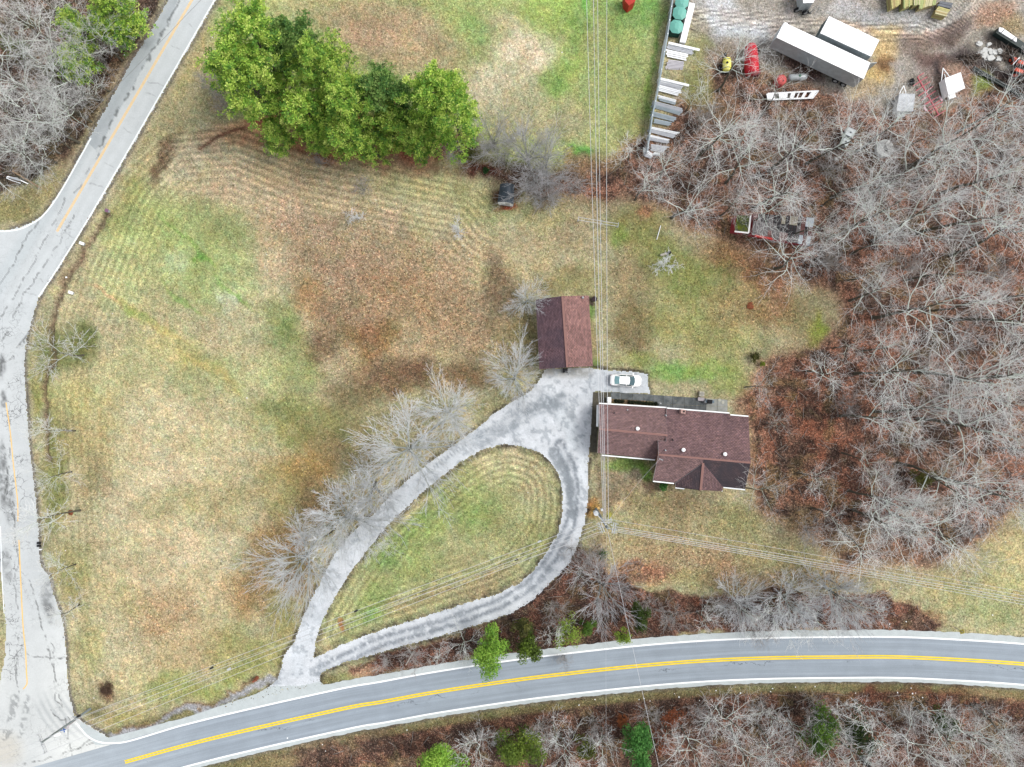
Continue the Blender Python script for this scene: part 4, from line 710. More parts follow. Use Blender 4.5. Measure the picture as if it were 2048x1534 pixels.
# patio slabs and walk along the north side of the house
PATIO = NT('patio_concrete', .9); p_ = PATIO.pos(); oi = PATIO.n('ShaderNodeObjectInfo'); PATM = PATIO.col(PATIO.mul(PATIO.mix(PATIO.mr(PATIO.noise(p_, .9, 5, .75), .36, .66, 0, 1), alb(92, 98, 100), alb(140, 144, 144)), PATIO.mr(oi.outputs['Random'], 0, 1, .85, 1.15)))
PATL = plain('patio_concrete_pale', (178, 180, 174), .9, var=.2, sc=1.4)
proot = bpy.data.objects.new('patio', None); COL.objects.link(proot); proot.location = P(1340, 800, 0); proot['kind'] = 'structure'; proot['_abs'] = tuple(proot.location)
xs = [1221, 1243, 1265, 1286, 1306, 1326, 1345, 1368, 1390, 1412, 1434, 1455]
top = lambda x: 784+(x-1221)*.066; bot = lambda x: (797.5+(x-1221)*.06) if x < 1322 else 824+(x-1345)*.0
for i in range(11):
    x0, x1 = xs[i]+.3, xs[i+1]-.3; mb = MB(); m = PATL if i >= 9 else PATM
    if i < 5: mb.prism([P(x0, top(x0))[:2], P(x1, top(x1))[:2], P(x1, bot(x1))[:2], P(x0, bot(x0))[:2]], -.05, .07+.008*(i % 3)); part(proot, 'slab', mb, m)
    else:
        for a, b in ((0, .5), (.5, 1)):
            y = lambda x, t: top(x)+(826+(x-1345)*.02-top(x))*t
            mb = MB(); mb.prism([P(x0, y(x0, a)+.2)[:2], P(x1, y(x1, a)+.2)[:2], P(x1, y(x1, b)-.2)[:2], P(x0, y(x0, b)-.2)[:2]], -.05, .07+.008*((i+int(a*2)) % 3)); part(proot, 'slab', mb, m)
mb = MB(); mb.prism([P(1186, 785)[:2], P(1220, 785)[:2], P(1220, 805)[:2], P(1197, 806)[:2], P(1193, 905)[:2], P(1180, 905)[:2]], -.05, .05); part(proot, 'side_walk', mb, plain('dark_walk', (96, 92, 80), .95, var=.3, sc=2))

# ============================================================ things round the house
def bx(px, py, w, d, z0, z1, rz=0): 
    mb = MB(); c = P(px, py, z1); mb.box((c.x, c.y, (z0+z1)/2), (w, d, z1-z0), rz); return mb
def rooted(name, label, cat, px, py, h=0, group=None):
    r = thing(name, label, cat, P(px, py, h, 0), group); r['_abs'] = tuple(r.location); return r
rH = math.atan2(uH.y, uH.x)
r = rooted('air_conditioner', 'square beige cooling unit on the north edge of the patio', 'air conditioner', 1404, 788, .7); part(r, 'casing', bx(1404, 788, .72, .72, 0, .7, rH), plain('beige_metal', (206, 200, 184), .5)); mb = MB(); c = P(1404, 788, .7); mb.cyl(c, .28, .7, .74, 16); part(r, 'fan_grille', mb, plain('grille_grey', (176, 172, 160), .5))
r = rooted('storage_bench', 'long grey-pink storage bench on the patio below the cooling unit', 'bench', 1402.5, 798.5, .5); part(r, 'seat', bx(1402.5, 798.5, .9, .5, .06, .48, rH), plain('grey_pink_plastic', (176, 168, 172), .6)); part(r, 'lid', bx(1402.5, 798.3, .94, .52, .48, .53, rH), plain('lid_plastic', (196, 188, 192), .6))
r = rooted('barbecue', 'black gas barbecue with side shelves on the patio', 'barbecue', 1420, 803, 1.0); part(r, 'hood', bx(1420, 803, .72, .55, .75, 1.1, rH), BLK); part(r, 'cabinet', bx(1420, 804, .66, .5, .08, .75, rH), DRK)
for s in (-1, 1): part(r, 'side_shelf', bx(1420+s*6.6, 803+s*.4, .3, .42, .85, .89, rH), plain('shelf_blue_grey', (120, 138, 152), .5))
r = rooted('gas_bottle', 'small white round gas bottle beside the black barbecue', 'gas bottle', 1412, 804, .4); mb = MB(); mb.cyl(P(1412, 804, .4), .19, .08, .42, 12); part(r, 'tank', mb, WHT); mb = MB(); mb.cyl(P(1412, 804, .4), .07, .42, .52, 8); part(r, 'valve', mb, DRK)
for i, (x, y, l) in enumerate(((1439, 800, 'west disc of two pale round pavers on the patio end'), (1445.5, 804.5, 'east disc of two pale round pavers on the patio end'))):
    mb = MB(); mb.cyl(P(x, y), .22, .07, .12, 18); single('round_paver', l, 'paver', mb, plain('paver_pale', (214, 212, 196), .9), P(x, y, 0, .07), 'round pavers on the patio')
r = rooted('utility_box', 'white box with lid standing at the northwest corner of the house', 'utility box', 1218.5, 800, .9); part(r, 'casing', bx(1218.5, 800, .56, .8, 0, .85), WHT); part(r, 'lid', bx(1218.5, 800, .6, .84, .85, .9), WHT)

# ============================================================ foliage generators
def leafcloud(name, spots, n, size, mats_cols, flat=.4, seed=1):
    """one mesh of small leaf faces; spots = list of (centre, radii); colour attribute per leaf"""
    rg = np.random.default_rng(seed); cen = []; nor = []
    w = np.array([s[1][0]*s[1][1]+s[1][0]*s[1][2] for s in spots]); w /= w.sum(); k = rg.choice(len(spots), n, p=w)
    d = rg.normal(size=(n, 3)); d /= np.linalg.norm(d, axis=1)[:, None]; rad = rg.random(n)**.45
    c0 = np.array([s[0] for s in spots])[k]; rr = np.array([s[1] for s in spots])[k]; p = c0+d*rr*rad[:, None]
    nr = d*.7+rg.normal(size=(n, 3))*.5; nr[:, 2] += flat; nr /= np.linalg.norm(nr, axis=1)[:, None]
    a = np.cross(nr, rg.normal(size=(n, 3))); a /= np.linalg.norm(a, axis=1)[:, None]+1e-9; b = np.cross(nr, a); s = size*(.6+.8*rg.random(n))[:, None]
    V = np.stack([p-a*s, p+b*s*.5, p+a*s, p-b*s*.5], 1).reshape(-1, 3); q = np.arange(n*4).reshape(-1, 4)
    cl = rg.random(len(spots)); t = np.clip(.5*rg.random(n)+.5*cl[k], 0, 1)
    cols = np.array(mats_cols, float); x = t*(len(cols)-1); i = np.minimum(x.astype(int), len(cols)-2); f = (x-i)[:, None]; cc = s2l(cols[i]*(1-f)+cols[i+1]*f)/KALB
    return V, q, np.repeat(cc, 4, 0)
def npmesh(name, V, q, cols, mat):
    me = bpy.data.meshes.new(name); me.vertices.add(len(V)); me.vertices.foreach_set('co', V.astype('f').ravel()); me.loops.add(q.size); me.loops.foreach_set('vertex_index', q.astype('i').ravel()); me.polygons.add(len(q))
    me.polygons.foreach_set('loop_start', (np.arange(len(q))*q.shape[1]).astype('i')); me.polygons.foreach_set('loop_total', np.full(len(q), q.shape[1], 'i'))
    if cols is not None:
        ca = me.color_attributes.new('Col', 'FLOAT_COLOR', 'POINT'); ca.data.foreach_set('color', np.concatenate([cols, np.ones((len(cols), 1))], -1).astype('f').ravel())
    me.materials.append(mat); me.update(); return me
def mat_attr(name, rough=.7, trans=False, rnd=.15):
    t = NT(name, rough); c = t.attr('Col').outputs['Color']; oi = t.n('ShaderNodeObjectInfo'); c = t.mul(c, t.mr(oi.outputs['Random'], 0, 1, 1-rnd, 1+rnd)); t.col(c)
    if trans:
        tr = t.n('ShaderNodeBsdfTranslucent'); t.l(c, tr.inputs[0]); mx = t.n('ShaderNodeMixShader'); mx.inputs[0].default_value = .3
        t.l(t.b.outputs[0], mx.inputs[1]); t.l(tr.outputs[0], mx.inputs[2]); out = [n for n in t.t.nodes if n.type == 'OUTPUT_MATERIAL'][0]; t.l(mx.outputs[0], out.inputs[0])
    return t.m
LEAFM = mat_attr('foliage', .6, True); BARK = mat_attr('branch_bark', .9, rnd=.14); NEEDLE = mat_attr('pine_needles', .6, True, .12)
TRUNK = plain('trunk_bark', (104, 100, 86), .95, var=.3, sc=5)

def rdir(d, ang, az, rg):
    d = Vector(d).normalized(); a = Vector((0, 0, 1)) if abs(d.z) < .95 else Vector((1, 0, 0)); x = d.cross(a).normalized(); y = x.cross(d)
    return (d*math.cos(ang)+(x*math.cos(az)+y*math.sin(az))*math.sin(ang)).normalized()
class Tree:
    def __init__(s, seed): s.rg = random.Random(seed); s.tr = MB(); s.v = []; s.f = []; s.c = []; s.tips = []
    def tube(s, pts, rs, k, col):
        n = len(pts); base = len(s.v)
        d = (pts[-1]-pts[0]).normalized(); a = Vector((0, 0, 1)) if abs(d.z) < .9 else Vector((1, 0, 0)); x = d.cross(a).normalized(); y = d.cross(x)
        cs = [(math.cos(2*math.pi*j/k), math.sin(2*math.pi*j/k)) for j in range(k)]
        for i, p in enumerate(pts):
            r = rs[i]
            for cx, sy in cs: s.v.append((p.x+(x.x*cx+y.x*sy)*r, p.y+(x.y*cx+y.y*sy)*r, p.z+(x.z*cx+y.z*sy)*r)); s.c.append(col)
        for i in range(n-1):
            for j in range(k): s.f.append((base+i*k+j, base+i*k+(j+1) % k, base+(i+1)*k+(j+1) % k, base+(i+1)*k+j))
    def path(s, p, d, L, n, wob, trop):
        pts = [Vector(p)]; d = Vector(d).normalized()
        for i in range(n):
            d = (d+Vector((s.rg.gauss(0, wob), s.rg.gauss(0, wob), s.rg.gauss(0, wob)*.7+trop))).normalized(); pts.append(pts[-1]+d*(L/n))
        return pts, d
    def grow(s, p, d, r, L, lv, prm):
        q = prm[lv]; pts, de = s.path(p, d, L, q['n'], q['w'], q['t']); k = 4 if lv == 0 else 3; m = len(pts)
        re = r*q.get('taper', .4); rs = [max(r+(re-r)*i/(m-1), .012) for i in range(m)]; s.tube(pts, rs, k, q['col'])
        if lv+1 >= len(prm): s.tips.append(pts[-1]); return
        c = q['kids']; az = s.rg.random()*6.28
        for i in range(c):
            t = q['t0']+(1-q['t0'])*(i+s.rg.random()*.7)/c; t = min(t, .999); j = int(t*(m-1)); f = t*(m-1)-j; pp = pts[j].lerp(pts[j+1], f); dd = (pts[j+1]-pts[j]).normalized()
            az += 2.4+s.rg.uniform(-.5, .5); an = R(s.rg.uniform(*q['ang'])); nd = rdir(dd, an, az, s.rg)
            s.grow(pp, nd, rs[j]*q.get('rr', .62), L*q['lr']*(1-.45*t+.15)*s.rg.uniform(.75, 1.2), lv+1, prm)
        s.grow(pts[-1], de, re, L*q['lr']*.9, lv+1, prm)
def make_tree(seed, H, trunk_r, clear, limbs, prm, limb_len, limb_el, stems=1, lean=.04, trunkmat=None):
    T = Tree(seed); rg = T.rg
    for s_ in range(stems):
        d0 = Vector((rg.gauss(0, lean), rg.gauss(0, lean), 1)) if stems == 1 else Vector((math.cos(s_*6.28/stems+rg.random())*.45, math.sin(s_*6.28/stems+rg.random())*.45, 1))
        pts, de = T.path((rg.gauss(0, .1)*(stems > 1), rg.gauss(0, .1)*(stems > 1), -.1), d0, H*.8, 8, .06, .03); m = len(pts); rs = [trunk_r*(1.25 if i == 0 else 1-.75*i/(m-1)) for i in range(m)]
        T.tr.tube(pts, rs, 6); az = rg.random()*6
        for i in range(limbs):
            t = clear+(1-clear)*(i+rg.random()*.6)/limbs; t = min(t, .99); j = int(t*(m-1)); f = t*(m-1)-j; pp = pts[j].lerp(pts[j+1], f); az += 2.4+rg.uniform(-.6, .6); el = R(rg.uniform(*limb_el)+25*(t-clear)/(1-clear))
            d = Vector((math.cos(az)*math.cos(el), math.sin(az)*math.cos(el), math.sin(el)))
            T.grow(pp, d, rs[j]*.62, limb_len*(1-.35*(t-clear)/(1-clear))*rg.uniform(.75, 1.2), 0, prm)
        T.grow(pts[-1], de, rs[-1], limb_len*.7, 0, prm)
    return T
TREES = {}
def proto(key, T, name='bare_tree'):
    trm = T.tr.mesh('trunk', TRUNK); V = np.array(T.v); q = np.array(T.f); cols = s2l(np.array(T.c, float))/KALB; crm = npmesh('crown', V, q, cols, BARK); TREES[key] = (trm, crm, name)
def plant(key, base, rz, sc, label, cat='tree', group=None, name=None, extra=None):
    trm, crm, nm = TREES[key][:3]; r = thing(name or nm, label, cat, base, group); r.rotation_euler = (0, 0, rz); r.scale = sc if hasattr(sc, '__len__') else (sc, sc, sc)
    for n, m in (('trunk', trm), ('crown', crm)):
        o = bpy.data.objects.new(n, m); COL.objects.link(o); o.parent = r
    return r
LIMB = (240, 250, 238); BR = (272, 278, 272); TW = (270, 272, 270); TW2 = (256, 254, 252)
def prm(k0, k1, k2, dens=1, ang=(28, 62), col=(LIMB, BR, TW, TW2), w=.13, t=.02):
    return [dict(n=5, w=w, t=t, kids=k0, t0=.22, ang=ang, lr=.62, rr=.6, taper=.35, col=col[0]), dict(n=4, w=w*1.1, t=t, kids=k1, t0=.2, ang=ang, lr=.58, rr=.6, taper=.4, col=col[1]),
            dict(n=3, w=w*1.3, t=t, kids=k2, t0=.15, ang=ang, lr=.55, rr=.7, taper=.5, col=col[2]), dict(n=2, w=w*1.4, t=t, taper=.6, col=col[3])]
for i in range(4): proto(f'F{i}', make_tree(100+i, 19, .27, .5, 8, prm(4, 4, 2, w=.17, ang=(30, 65)), 6.6, (8, 40)))
for i in range(2): proto(f'G{i}', make_tree(140+i, 17, .17, .55, 6, prm(4, 3, 2, w=.16, col=((214, 222, 204), (246, 250, 242), (250, 248, 244), (244, 240, 238))), 5.0, (15, 48)))
for i in range(3): proto(f'V{i}', make_tree(200+i, 5.6, .19, .12, 17, prm(6, 4, 3, ang=(16, 38), col=((196, 202, 196), (246, 250, 250), (256, 260, 262), (250, 252, 256)), w=.06, t=.035), 4.9, (6, 40)), 'bare_tree')
for i in range(2): proto(f'S{i}', make_tree(240+i, 2.6, .07, .25, 6, prm(4, 3, 3, ang=(25, 60), col=((240, 246, 250), (262, 266, 270), (266, 268, 272), (262, 264, 268)), w=.2), 1.6, (10, 50)), 'bare_sapling')
for i in range(2): proto(f'B{i}', make_tree(260+i, 3.6, .05, .1, 3, prm(3, 3, 1, ang=(25, 60), col=((180, 178, 172), (190, 188, 184), (196, 192, 190), (200, 194, 190)), w=.2), 2.0, (20, 60), stems=4), 'bare_shrub')
for i in range(2): proto(f'R{i}', make_tree(280+i, 8.5, .12, .35, 6, prm(4, 3, 2, ang=(25, 60), col=((226, 236, 222), (262, 268, 262), (266, 268, 266), (258, 258, 256)), w=.16), 3.4, (10, 45)), 'bare_tree')

for i in range(2): proto(f'D{i}', make_tree(300+i, 5.6, .15, .12, 12, prm(5, 4, 2, ang=(16, 40), col=((150, 152, 148), (212, 214, 214), (222, 222, 224), (212, 210, 212)), w=.09, t=.04), 4.4, (10, 45)))
# pines
def make_pine(seed, H, Rc, base_frac, tuftn, pal, shape=1.0):
    rg = random.Random(seed); nr = np.random.default_rng(seed); T = Tree(seed); pts, de = T.path((0, 0, -.1), (rg.gauss(0, .03), rg.gauss(0, .03), 1), H, 10, .02, .03); m = len(pts)
    T.tr.tube(pts, [.26*(1-.85*i/(m-1)) for i in range(m)], 7); tips = []; nb = 40
    for i in range(nb):
        t = base_frac+(1-base_frac)*(i/nb)**1.0; j = min(int(t*(m-1)), m-2); pp = pts[j].lerp(pts[j+1], t*(m-1)-j); u = (t-base_frac)/(1-base_frac)
        L = Rc*math.sqrt(max(.05, 1-(abs(u-.25)/.82)**2.2))*rg.uniform(.6, 1.1)*shape; az = i*2.4+rg.uniform(-.4, .4); el = R(-5+55*u+rg.uniform(-8, 8))
        bp, d = T.path(pp, (math.cos(az)*math.cos(el), math.sin(az)*math.cos(el), math.sin(el)), L, 5, .09, .05); T.tube(bp, [.06*(1-.15*q) for q in range(6)], 3, (120, 112, 104))
        for k in range(6):
            tt = .3+.7*(k+rg.random())/6; jj = min(int(tt*5), 4); p2 = bp[jj].lerp(bp[jj+1], tt*5-jj); d2 = rdir((bp[jj+1]-bp[jj]), R(rg.uniform(30, 70)), rg.random()*6.28, rg); b2, _ = T.path(p2, d2, L*.30*rg.uniform(.6, 1.2), 2, .12, .1); T.tube(b2, [.025, .02, .015], 3, (120, 112, 104)); tips += [b2[-1], b2[1]]
        tips += [bp[-1], bp[-2]]
    tips = np.array([t[:] for t in tips]); k = nr.integers(0, len(tips), tuftn); c = tips[k]+nr.normal(size=(tuftn, 3))*np.array([.30, .30, .16]); nt_ = 11
    d = nr.normal(size=(tuftn, nt_, 3)); d[:, :, 2] = np.abs(d[:, :, 2])*1.0-.1; d /= np.linalg.norm(d, axis=2)[..., None]; L = (.34+.16*nr.random((tuftn, nt_)))[..., None]
    sd_ = np.cross(d, nr.normal(size=d.shape)); sd_ /= np.linalg.norm(sd_, axis=2)[..., None]+1e-9; wd = .075
    cc = c[:, None, :]; V = np.stack([np.broadcast_to(cc, d.shape)-sd_*.01, cc+d*L-sd_*wd, cc+d*L+sd_*wd], 2).reshape(-1, 3); q = np.arange(len(V)).reshape(-1, 3)
    pal = np.array(pal, float); hgt = (c[:, 2]-c[:, 2].min())/(np.ptp(c[:, 2])+1e-6); tt = np.clip(nr.random(tuftn)*.95+.16*np.sin(c[:, 0]*1.1+seed)*np.cos(c[:, 1]*1.3)+.04, 0, 1)*(len(pal)-1); ii = np.minimum(tt.astype(int), len(pal)-2); f = (tt-ii)[:, None]
    col = s2l(pal[ii]*(1-f)+pal[ii+1]*f)/KALB; col = np.repeat(np.repeat(col[:, None, :], nt_, 1).reshape(-1, 3), 3, 0); col[::3] = col[::3]*.55+np.array([.02, .018, .01])  # needle bases browned and darkened, painting the shade inside each tuft
    bv = np.array(T.v); bm = npmesh('branches', bv, np.array(T.f), s2l(np.array(T.c, float))/KALB, BARK); nm = npmesh('needles', V, q, col, NEEDLE); return T.tr.mesh('trunk', TRUNK), bm, nm
PAL1 = [(110, 170, 76), (170, 226, 92), (230, 266, 116), (270, 290, 160)]; PAL2 = [(86, 140, 74), (124, 180, 92), (170, 214, 112), (210, 244, 140)]
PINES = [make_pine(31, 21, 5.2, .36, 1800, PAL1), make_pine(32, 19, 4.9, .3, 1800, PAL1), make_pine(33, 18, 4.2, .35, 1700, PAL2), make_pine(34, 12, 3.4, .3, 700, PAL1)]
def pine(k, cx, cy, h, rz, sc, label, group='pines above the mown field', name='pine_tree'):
    tm, bm, nm = PINES[k]; b = P(cx, cy, h*.8, 0); r = thing(name, label, 'pine tree', b, group); r.rotation_euler = (0, 0, rz); r.scale = sc if hasattr(sc, '__len__') else (sc, sc, sc)
    o = bpy.data.objects.new('trunk', tm); COL.objects.link(o); o.parent = r; o = bpy.data.objects.new('crown', nm); COL.objects.link(o); o.parent = r; k2 = bpy.data.objects.new('branches', bm); COL.objects.link(k2); k2.parent = o
PN = [(0, 490, 75, 21, 0, .95, 'westernmost big yellow-green pine beside the upper road'), (2, 560, 45, 19, 1.2, .9, 'darker pine at the top between the two biggest crowns'), (1, 500, 165, 18, 2.2, 1.0, 'pine at the southwest corner of the pine clump'),
      (1, 650, 120, 20, 3.0, .92, 'bright yellow-green pine with the tallest crown in the middle of the clump'), (0, 700, 185, 18, 4.0, .78, 'bright pine leaning south over red straw in the middle of the clump'), (2, 772, 155, 17, .4, .88, 'dark green pine with pointed crown right of the middle'),
      (1, 855, 178, 19, 5.0, .9, 'big rounded pine near the east end of the clump'), (0, 910, 215, 16, 2.7, .85, 'easternmost pine of the clump beside the bare brush'), (3, 705, 268, 10, 1.0, 1.0, 'low bright pine hanging over the mown field'),
      (3, 545, 262, 9, 2.0, .7, 'small bluish pine below the western crowns'), (3, 845, 285, 8, .2, .85, 'low pine at the south edge by the red straw'), (3, 742, 285, 9, 5.2, .65, 'low pine between red straw patches'), (3, 618, 262, 10, 3.1, .6, 'low pine over the straw in the west half of the clump'),
      (3, 612, 205, 14, 1.1, 1.1, 'middle-height pine closing the gap between the western and central crowns'), (3, 775, 235, 12, 2.2, .9, 'lower pine under the dark pointed crown'),
      (1, 452, 118, 18, .9, .6, 'narrow pine at the road side of the clump')]
for a in PN: pine(*a)
pine(3, 228, 34, 7, .5, (1.1, 1.1, .5), 'yellow-green pine at the top left beside the upper road', 'evergreens in the northwest woods'); pine(3, 138, 106, 8, 1.9, (.85, .85, .6), 'narrow yellow-green pine among bare trees left of the upper road', 'evergreens in the northwest woods'); pine(3, 95, 8, 15, 2.4, .75, 'pine cut by the top edge in the northwest woods', 'evergreens in the northwest woods')
pine(3, 180, -16, 15, 4.4, .85, 'pine half outside the top edge left of the upper road', 'evergreens in the northwest woods')

# broad evergreens, cedars, vine-covered trees
def evergreen(cx, cy, h, rx, ry, cols, label, n=2600, seed=1, size=.17, cat='tree', name='evergreen_tree', group=None, lumps=16):
    b = P(cx, cy, h*.6, 0); r = thing(name, label, cat, b, group); rg = random.Random(seed); rx *= SC; ry *= SC; spots = []
    for i in range(lumps):
        a = rg.random()*6.28; q = rg.random()**.6; z = h*(.28+.62*rg.random()); k = 1-.55*max(0, (z/h-.5))*2*.8; spots.append(((math.cos(a)*q*rx*.78*k, math.sin(a)*q*ry*.78*k, z), (rx*.36, ry*.36, h*.13)))
    spots.append(((0, 0, h*.6), (rx*.5, ry*.5, h*.34)))
    V, q, c = leafcloud('c', spots, n, size, cols, .5, seed); mb = MB(); mb.tube([(0, 0, -.1), (.1, 0, h*.4), (0, .1, h*.85)], [.12, .08, .03], 6)
    t = bpy.data.objects.new('trunk', mb.mesh('trunk', TRUNK)); COL.objects.link(t); t.parent = r; o = bpy.data.objects.new('crown', npmesh('crown', V, q, c, LEAFM)); COL.objects.link(o); o.parent = r
    T = Tree(seed); 
    for s_ in spots[:10]: pts, _ = T.path((0, 0, h*.25), Vector(s_[0])-Vector((0, 0, h*.25)), Vector(s_[0]).length*.8, 3, .08, 0); T.tube(pts, [.05, .04, .03, .015], 3, (120, 112, 100))
    l = bpy.data.objects.new('branches', npmesh('branches', np.array(T.v), np.array(T.f), s2l(np.array(T.c, float))/KALB, BARK)); COL.objects.link(l); l.parent = o; return r
BG = [(100, 152, 56), (156, 206, 74), (206, 240, 110)]; DG = [(44, 62, 26), (66, 88, 30), (96, 116, 36)]; OG = [(70, 72, 40), (96, 98, 48), (130, 128, 60)]; EG = [(50, 98, 46), (84, 146, 64), (126, 186, 92)]; LG = [(120, 150, 56), (164, 196, 72), (190, 214, 96)]
g1 = 'green trees beside the highway'; g2 = 'green trees in the woods below the highway'
evergreen(980, 1307, 8, 40, 56, BG, 'bright green tree overhanging the white line of the highway', 5200, 3, .15, group=g1); evergreen(1056, 1290, 7, 34, 44, [(60, 76, 34), (84, 104, 36), (140, 170, 52)], 'dark green tree with bright leaf tips next to the bright one by the highway', 3600, 4, .15, group=g1)
evergreen(1132, 1268, 6, 34, 42, LG, 'thin yellow-green leafy tree between driveway and highway', 1300, 5, .13, group=g1); evergreen(1283, 1232, 6.5, 21, 36, DG, 'dark olive oval cedar north of the highway', 4200, 6, .13, name='cedar_tree', group=g1)
evergreen(1176, 1256, 4, 20, 24, [(80, 120, 40), (120, 160, 56)], 'low green tree at the foot of the grey crown by the highway', 1300, 7, .13, group=g1); evergreen(1246, 1276, 4.5, 22, 16, LG, 'low yellow-green tree touching the highway line below the grey crown', 900, 8, .13, group=g1)
evergreen(1045, 1255, 6, 26, 22, OG, 'brownish olive tree just above the dark green one', 1700, 9, .14, group=g1)
evergreen(878, 1516, 8, 62, 44, BG, 'bright green round tree at the bottom edge, leftmost of the row', 5200, 10, .15, group=g2); evergreen(1040, 1500, 8, 56, 52, [(84, 110, 40), (120, 146, 52), (156, 178, 66)], 'olive-green wide tree at the bottom edge, second of the row', 5200, 11, .15, group=g2)
evergreen(1172, 1500, 6, 24, 26, [(96, 108, 44), (140, 150, 56)], 'small olive tree at the bottom edge between the grey branches', 1500, 12, .15, group=g2); evergreen(1275, 1492, 9, 38, 52, EG, 'tall emerald-green tree at the bottom edge', 5200, 13, .15, group=g2)
evergreen(1640, 1470, 9, 44, 58, [(50, 80, 30), (82, 122, 40), (124, 160, 56)], 'dark green cedar behind bare branches below the highway, left of two', 3600, 14, .15, name='cedar_tree', group=g2); evergreen(1715, 1470, 8, 36, 50, [(40, 60, 28), (60, 84, 34), (90, 116, 44)], 'dark green cedar behind bare branches below the highway, right of two', 2600, 15, .15, name='cedar_tree', group=g2)
evergreen(1892, 1450, 6, 26, 30, DG, 'faint dark cedar among bare crowns at the lower right', 1500, 16, .15, name='cedar_tree', group=g2); evergreen(1845, 957, 3, 30, 22, [(88, 92, 40), (128, 132, 50)], 'mossy olive bush on the floor of the east woods', 1100, 17, .13, name='evergreen_shrub', cat='shrub')
evergreen(1328, 972, 1.5, 11, 12, EG, 'bright green bush against the south wall of the house', 900, 18, .10, name='evergreen_shrub', cat='shrub'); evergreen(1511, 714, 1.6, 13, 13, OG, 'round olive-brown shrub at the east edge of the back lawn', 900, 19, .10, name='evergreen_shrub', cat='shrub')
evergreen(1525, 728, 1.2, 7, 7, [(140, 160, 50), (160, 176, 60)], 'small yellow-green shrub below the round olive shrub', 260, 20, .10, name='evergreen_shrub', cat='shrub'); evergreen(212, 1380, 1.4, 17, 17, [(92, 76, 64), (120, 92, 76), (140, 120, 92)], 'round brown twiggy bush near the road junction', 1500, 21, .09, name='round_bush', cat='shrub')
evergreen(935, 303, 3, 22, 20, [(96, 104, 52), (130, 138, 62)], 'dull green shrub right of the pines', 700, 22, .12, name='evergreen_shrub', cat='shrub'); evergreen(972, 341, 1.6, 9, 9, [(34, 84, 34), (60, 120, 50)], 'small deep green shrub left of the black-roofed shed', 420, 23, .10, name='evergreen_shrub', cat='shrub')
evergreen(1243, 1442, 2, 14, 16, [(170, 100, 60), (200, 124, 78)], 'rust-brown leafy bush left of the emerald tree', 800, 24, .12, name='leafy_bush', cat='shrub'); evergreen(1345, 1440, 4, 30, 30, [(150, 84, 54), (186, 110, 72)], 'rust-leaved sapling right of the emerald tree', 900, 25, .12, name='leafy_bush', cat='shrub'); evergreen(1328, 1490, 4, 26, 26, [(150, 84, 54), (196, 120, 78)], 'rust-leaved sapling at the bottom edge right of the emerald tree', 800, 26, .12, name='leafy_bush', cat='shrub')
evergreen(1205, 1110, 1.4, 12, 12, [(60, 96, 44), (84, 130, 60)], 'small green shrub south of the tall utility pole', 320, 28, .10, name='evergreen_shrub', cat='shrub')
evergreen(110, 145, 6, 22, 30, [(88, 92, 44), (120, 130, 50)], 'olive-green tree in the shade of the northwest woods', 900, 29, .14, group='evergreens in the northwest woods'); evergreen(30, 90, 7, 30, 30, [(78, 88, 40), (120, 140, 50)], 'green tree at the left edge of the northwest woods', 900, 30, .14, group='evergreens in the northwest woods')
# clipped hedges by the north wall
for x0, x1, l in ((1229, 1249, 'short dark clipped hedge under the north gutter of the house'), (1256, 1317, 'long dark clipped hedge under the north gutter of the house')):
    a, b = P(x0, 802+(x0-1229)*.07, .8, 0), P(x1, 802+(x1-1229)*.07, .8, 0); r = thing('hedge', l, 'hedge', (a+b)/2, 'hedges along the north wall'); n = max(3, int((b-a).length/.5)); sp = [((a+(b-a)*(i+.5)/n-(a+b)/2)+Vector((0, 0, .45)), (.36, .34, .4)) for i in range(n)]
    V, q, c = leafcloud('h', [(s[0][:], s[1]) for s in sp], int(n*260), .07, [(28, 40, 22), (52, 66, 34)], .6, 44); o = bpy.data.objects.new('crown', npmesh('crown', V, q, c, LEAFM)); COL.objects.link(o); o.parent = r
# ============================================================ bare trees
LMK = [('the brown-roofed house', 1350, 890), ('the garage', 1130, 665), ('the black-roofed shed', 1012, 392), ('the tin-roofed shed', 1565, 460), ('the round concrete lid', 1771, 296), ('the long white trailer', 1650, 115), ('the red grain tank', 1504, 114), ('the orange tractor', 2050, 138),
       ('the olive woods bush', 1845, 957), ('the dark olive cedar', 1283, 1232), ('the emerald tree', 1275, 1488), ('the tall utility pole', 1200, 1030), ('the leaning lamp pole', 70, 370), ('the junction pole', 150, 1440), ('the drive mouth', 600, 1350), ('the round brown bush', 212, 1380), ('the yellow warning sign', 1911, 1257), ('the right photo edge', 2048, 640)]
DIRS = ['east', 'northeast', 'north', 'northwest', 'west', 'southwest', 'south', 'southeast']
LMK += [('the chimney', 1366, 823), ('the caged tanks', 1700, 270), ('the two stacked cedars', 1680, 1470), ('the faint dark cedar', 1892, 1450), ('the bright pine top left', 226, 34), ('the hay rake', 1856, 192), ('the panel stacks', 1330, 220), ('the olive bottom-edge tree', 1040, 1500), ('the boulder', 1672, 318), ('the emptiest lawn corner', 1640, 665), ('the leaning sign', 2048, 1300)]
LMK = [l for l in LMK if l[0] not in ('the leaning sign', 'the boulder', 'the two stacked cedars')]+[('the left dark cedar', 1640, 1470), ('the right dark cedar', 1715, 1470), ('the long loose leaf bank', 1700, 1385)]
LMK = [(n.replace('the emptiest lawn corner', 'the bright moss patch').replace('the long loose leaf bank', 'the leaf bank litter'), x, y) for n, x, y in LMK]
PEND = []
def autolabel(px, py, what):
    PEND.append((px, py, what)); return '@%d' % (len(PEND)-1)
